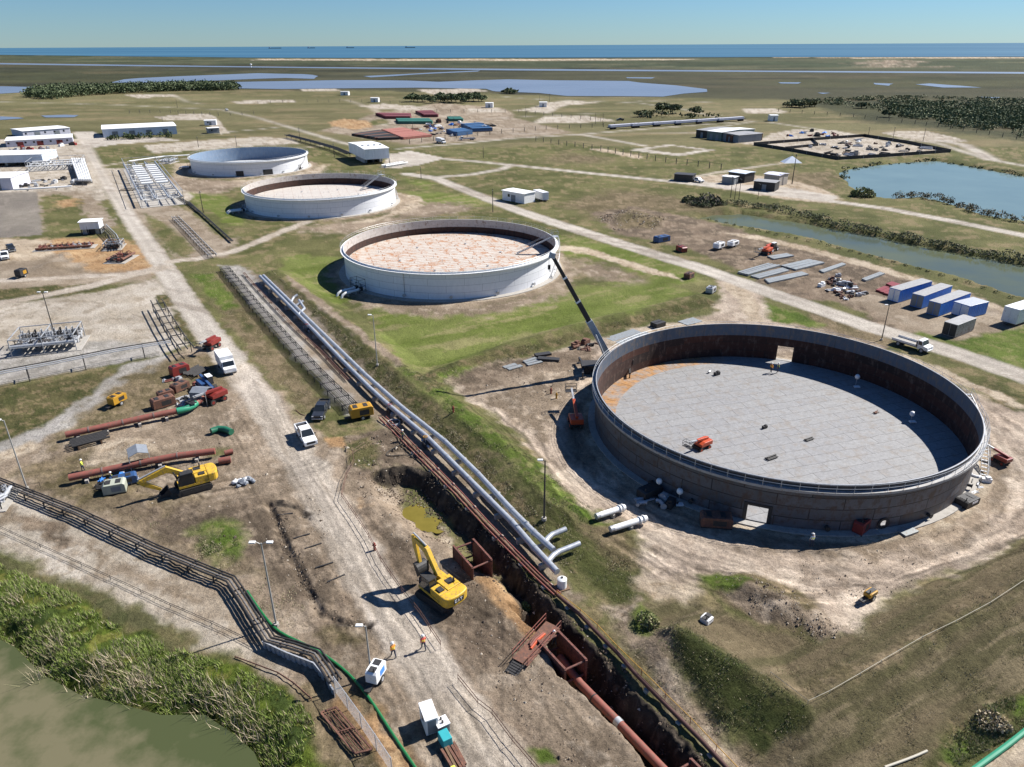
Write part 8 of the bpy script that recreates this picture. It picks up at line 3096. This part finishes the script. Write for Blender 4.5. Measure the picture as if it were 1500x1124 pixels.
# clods and spoil along the trench, ditch, mounds and tracks
oc = np.array([[1, 0, 0], [0, 1, 0], [-1, 0, 0], [0, -1, 0], [0, 0, 1], [0, 0, -1]], float)
of = [(0, 1, 4), (1, 2, 4), (2, 3, 4), (3, 0, 4), (1, 0, 5), (2, 1, 5), (3, 2, 5), (0, 3, 5)]
cl_p, cl_s, cl_m = [], [], []
for poly, n, s, mm, cl in (
        ([(560, 680), (630, 685), (720, 770), (800, 870), (890, 955), (980, 1050), (1060, 1140), (1000, 1140), (900, 1062), (800, 940), (700, 840), (600, 770), (540, 705)], 3200, .12, (.75, .22, .03), .8),
        ([(388, 735), (412, 735), (440, 810), (475, 890), (545, 910), (545, 925), (470, 912), (430, 850)], 900, .10, (.6, .3, .1), .5),
        ([(1060, 850), (1130, 845), (1190, 880), (1230, 930), (1170, 935), (1090, 900)], 900, .075, (.1, .6, .3), .8),
        ([(500, 640), (600, 640), (660, 720), (560, 760), (510, 700)], 900, .12, (.4, .3, .3), .9),
        ([(60, 670), (250, 600), (400, 640), (480, 760), (520, 900), (430, 890), (250, 760)], 2200, .07, (.4, .3, .3), 1.5),
        ([(1030, 850), (1480, 760), (1440, 800), (1290, 880), (1000, 880)], 900, .07, (.3, .3, .4), 1.5),
        ([(660, 560), (860, 510), (850, 560), (790, 640)], 700, .10, (.4, .3, .3), 1.2),
        ([(560, 760), (700, 850), (860, 1010), (940, 1124), (820, 1124), (640, 900)], 1600, .08, (.4, .3, .3), 1.0),
        ([(872, 320), (920, 306), (985, 320), (960, 336), (900, 338)], 600, .35, (.5, .3, .2), 3),
        ([(1205, 885), (1235, 905), (1225, 935), (1175, 930), (1180, 900)], 300, .07, (.1, .5, .4), .6)):
    p = in_poly(poly, n, 200 + len(cl_p), cl)
    cl_p.append(p)
    cl_s.append(s * rng.lognormal(-.2, .55, n))
    cl_m.append(rng.choice(3, n, p=mm))
p = np.concatenate(cl_p)
s_ = np.clip(np.concatenate(cl_s) * .68, .025, .4)
mm = np.concatenate(cl_m)
v = oc[None] * rng.uniform(.55, 1.2, (len(p), 6, 1)) * s_[:, None, None]
v[:, :, 2] *= .7
v += p[:, None, :] + np.array([0, 0, .02])
fl_ = np.array(of)
tri = v[:, fl_].reshape(-1, 3, 3)
m_c1 = paint('soil_dark', C(98, 84, 70), .95, 0, .2, 3)
m_c2 = paint('soil_mid', C(150, 130, 108), .95, 0, .2, 3)
m_c3 = paint('soil_pale', C(206, 192, 172), .95, 0, .2, 3)
link('soil_clods', raw_mesh('soil_clods', tri, None, [m_c1, m_c2, m_c3], np.repeat(mm, 8)), 'stuff')


def hedge(name, pts_px, per_m, rx, rz, mats, n, size, seed, up=.5):
    r = random.Random(seed)
    pts = [Vector((*G(*p)[:2], 0)) for p in pts_px]
    ell = []
    for p in resample(pts, 1 / per_m):
        s = r.uniform(.6, 1.25)
        x, y = p.x + r.uniform(-1, 1) * rx * .6, p.y + r.uniform(-1, 1) * rx * .6
        ell.append((x, y, H1(x, y) + rz * s * up, rx * s, rx * s, rz * s))
    V = leaf_quads(ell, n, size, seed)
    link(name, raw_mesh(name, V, None, mats, np.random.default_rng(seed).choice(len(mats), len(V))), 'stuff')


hedge('bank_shrubs', [(1010, 300), (1030, 304), (1070, 300), (1120, 306), (1180, 318), (1240, 334), (1300, 344), (1340, 352), (1400, 366), (1460, 376), (1540, 394)], .5, 2.3, 1.25, [m_leafd, m_leaff, m_leafo, m_twig], 150, .24, 3)
hedge('bank_shrubs', [(1040, 322), (1125, 342), (1200, 357), (1290, 380), (1380, 404), (1500, 444)], .3, .8, .4, [m_leafo, m_leafg, m_leafo], 50, .16, 4)
hedge('cattails', [(1312, 291), (1340, 289), (1370, 293), (1400, 302), (1430, 312), (1470, 321), (1530, 332)], .6, 1.7, 1.5, [m_twig, m_twig, m_leafo, m_leafo], 90, .28, 5)
hedge('lake_bank_grass', [(1236, 262), (1240, 250), (1290, 243), (1370, 237), (1440, 248), (1540, 268)], .2, 1.6, .8, [m_leafo, m_leafd], 30, .5, 6)
for lab, px, py, r_, h_, m in (('large grey leafless looking bush at the head of the canal', 1036, 300, 4.6, 3.6, [m_twig, m_leafd, m_twig]),
                               ('green yellow bush on the lake bank by the far road', 1263, 288, 4.0, 3.0, [m_leafg, m_leafo]),
                               ('round dark bush on the field left of the canal bushes', 1010, 296, 2.4, 2.0, [m_leafd, m_leafo])):
    x, y, z = G(px, py)
    t = thing('bush', lab, 'bush', (x, y, z))
    V = leaf_quads([(0, 0, h_ * .3, r_, r_, h_ * .8), (r_ * .5, -.5, h_ * .2, r_ * .6, r_ * .6, h_ * .6), (-r_ * .5, .5, h_ * .2, r_ * .6, r_ * .6, h_ * .5)], 420, .4, int(px))
    o = link('crown', raw_mesh('crown', V, None, m, np.random.default_rng(3).choice(len(m), len(V))))
    o.parent = t
    b_ = MB()
    for k in range(6):
        b_.cyl((0, 0, -.2), (r_ * .5 * math.cos(k), r_ * .5 * math.sin(k), h_ * .6), .09, 5, .03)
    b_.build('stems', m_barkd, t)


def tree(label, px, py, h, r_, seed, mats, group=None):
    x, y, z = G(px, py)
    t = thing('tree', label, 'tree', (x, y, z), 0, group)
    rr = random.Random(seed)
    ell = [(rr.uniform(-.5, .5) * r_, rr.uniform(-.5, .5) * r_, h * rr.uniform(.3, .62), r_ * rr.uniform(.45, .7), r_ * rr.uniform(.45, .7), h * rr.uniform(.22, .34)) for _ in range(6)]
    V = leaf_quads(ell, 90, r_ * .16, seed)
    o = link('crown', raw_mesh('crown', V, None, mats, np.random.default_rng(seed).choice(len(mats), len(V))))
    o.parent = t
    b_ = MB()
    b_.tube([(0, 0, -.2), (.1, 0, h * .3), (.3, .1, h * .6)], [.35, .25, .12], 7)
    for k in range(4):
        b_.cyl((.1, 0, h * .3), (r_ * .5 * math.cos(k * 1.6), r_ * .5 * math.sin(k * 1.6), h * .6), .14, 5, .05)
    b_.build('trunk', m_barkd, t)
    return t


t0 = tree('tree of the small dark wood beyond the far pipe yard', 606, 149, 9, 6.5, 3, [m_leafd, m_leaff, m_leaff], 'trees of the small far wood')
t1_ = tree('tree of the small dark wood beyond the far pipe yard', 650, 150.5, 9, 7, 4, [m_leafd, m_leaff, m_leaff], 'trees of the small far wood')
rr = random.Random(2)
for k, px in enumerate((602, 612, 619, 626, 633, 640, 645, 656, 662, 668, 674, 681, 687, 694, 701, 705)):
    x, y, z = G(px, 148.5 + rr.uniform(-1.2, 3.0 if 615 < px < 690 else 1))
    s = rr.uniform(.6, 1.15)
    dup((t0, t1_)[k % 2], (x, y, z), rr.uniform(0, 6), scale=(s, s, s * rr.uniform(.8, 1.1)))
for k, (px, py, h, r_, lab) in enumerate(((970, 164, 8, 7, 'dark tree in the hedge by the far road, left of three'), (985, 166.5, 8, 8, 'dark tree in the hedge by the far road, the middle one'), (1017, 168, 7, 6, 'dark tree in the hedge by the far road, the right one'), (940, 171, 5, 7, 'low dark bushy tree left of the far roadside hedge'),
                                          (746, 137.5, 6, 10, 'low dark tree clump on the near shore of the far bay'), (1302, 172, 6, 5, 'single dark tree on the right hand fields before the scrub'), (1160, 157, 7, 9, 'dark tree clump on the far right fields, left'), (1178, 158, 7, 9, 'dark tree clump on the far right fields, middle'), (1193, 156.5, 7, 8, 'dark tree clump on the far right fields, right'), (1262, 159, 6, 6, 'small dark tree at the edge of the far scrub'))):
    tree(lab, px, py, h, r_, 20 + k, [m_leafd, m_leaff, m_leafo])
hedge('far_hedge', [(940, 172), (985, 171), (1035, 173)], .10, 9, 3, [m_leafd, m_leafo], 30, 1.2, 8)


def wood(name, poly, n, rx, rz, mats, per, size, seed, cl=0):
    p = in_poly(poly, n, seed, cl)
    r = np.random.default_rng(seed)
    s = r.uniform(.6, 1.3, (n, 1))
    ell = np.concatenate([p[:, :2], p[:, 2:] + rz * s * .5, rx * s, rx * s, rz * s], 1)
    V = leaf_quads(ell, per, size, seed)
    link(name, raw_mesh(name, V, None, mats, r.choice(len(mats), len(V))), 'stuff')


wood('far_wood', [(38, 143), (60, 136), (110, 134.5), (180, 131.5), (260, 129), (330, 129.5), (352, 131), (345, 132.5), (250, 134), (150, 139), (110, 142), (75, 147)], 460, 6.5, 6.2, [m_leaff, m_leafd, m_leaff, m_leafd], 64, 1.2, 31)
wood('far_scrub', [(1150, 147), (1320, 143), (1500, 146), (1640, 160), (1640, 215), (1500, 204), (1420, 192), (1330, 178), (1290, 165), (1200, 152)], 520, 4.2, 1.7, [m_leaff, m_leafo, m_leaff], 36, .8, 32, 30)
wood('far_scrub', [(1290, 150), (1400, 150), (1500, 158), (1640, 175), (1640, 205), (1500, 198), (1400, 184), (1320, 172)], 700, 4.6, 2.2, [m_leaff, m_leaff, m_leafd], 36, .8, 33, 22)
wood('front_bushes', [(153, 204.5), (250, 200), (252, 202), (156, 206)], 16, 2.2, 2.0, [m_leafd, m_leafd], 60, .6, 35)
hedge('pond_edge_brush', [(60, 1002), (110, 1024), (150, 1034)], .6, .5, .4, [m_twig, m_leaft], 60, .12, 9)
for k, (px, py, r_, h_, m, lab) in enumerate(((947, 912, 1.0, .9, [m_leafg, m_leafo], 'green shrub on the bank above the guard rail'), (1452, 1060, 1.2, .6, [m_leaft, m_leaft, m_twig, m_leafo], 'heap of brown dead brush at the right bottom verge'), (770, 890, .6, .5, [m_leafg], 'small green shrub at the trench edge by the white tank'))):
    x, y, z = G(px, py)
    V = leaf_quads([(0, 0, h_ * .3, r_, r_, h_), (r_ * .5, -.3, .1, r_ * .7, r_ * .6, h_ * .7)], 380, .13, 50 + k)
    tag(link('bush', raw_mesh('bush', V, None, m, np.random.default_rng(3).choice(len(m), len(V))), None, (x, y, z)), lab, 'bush')
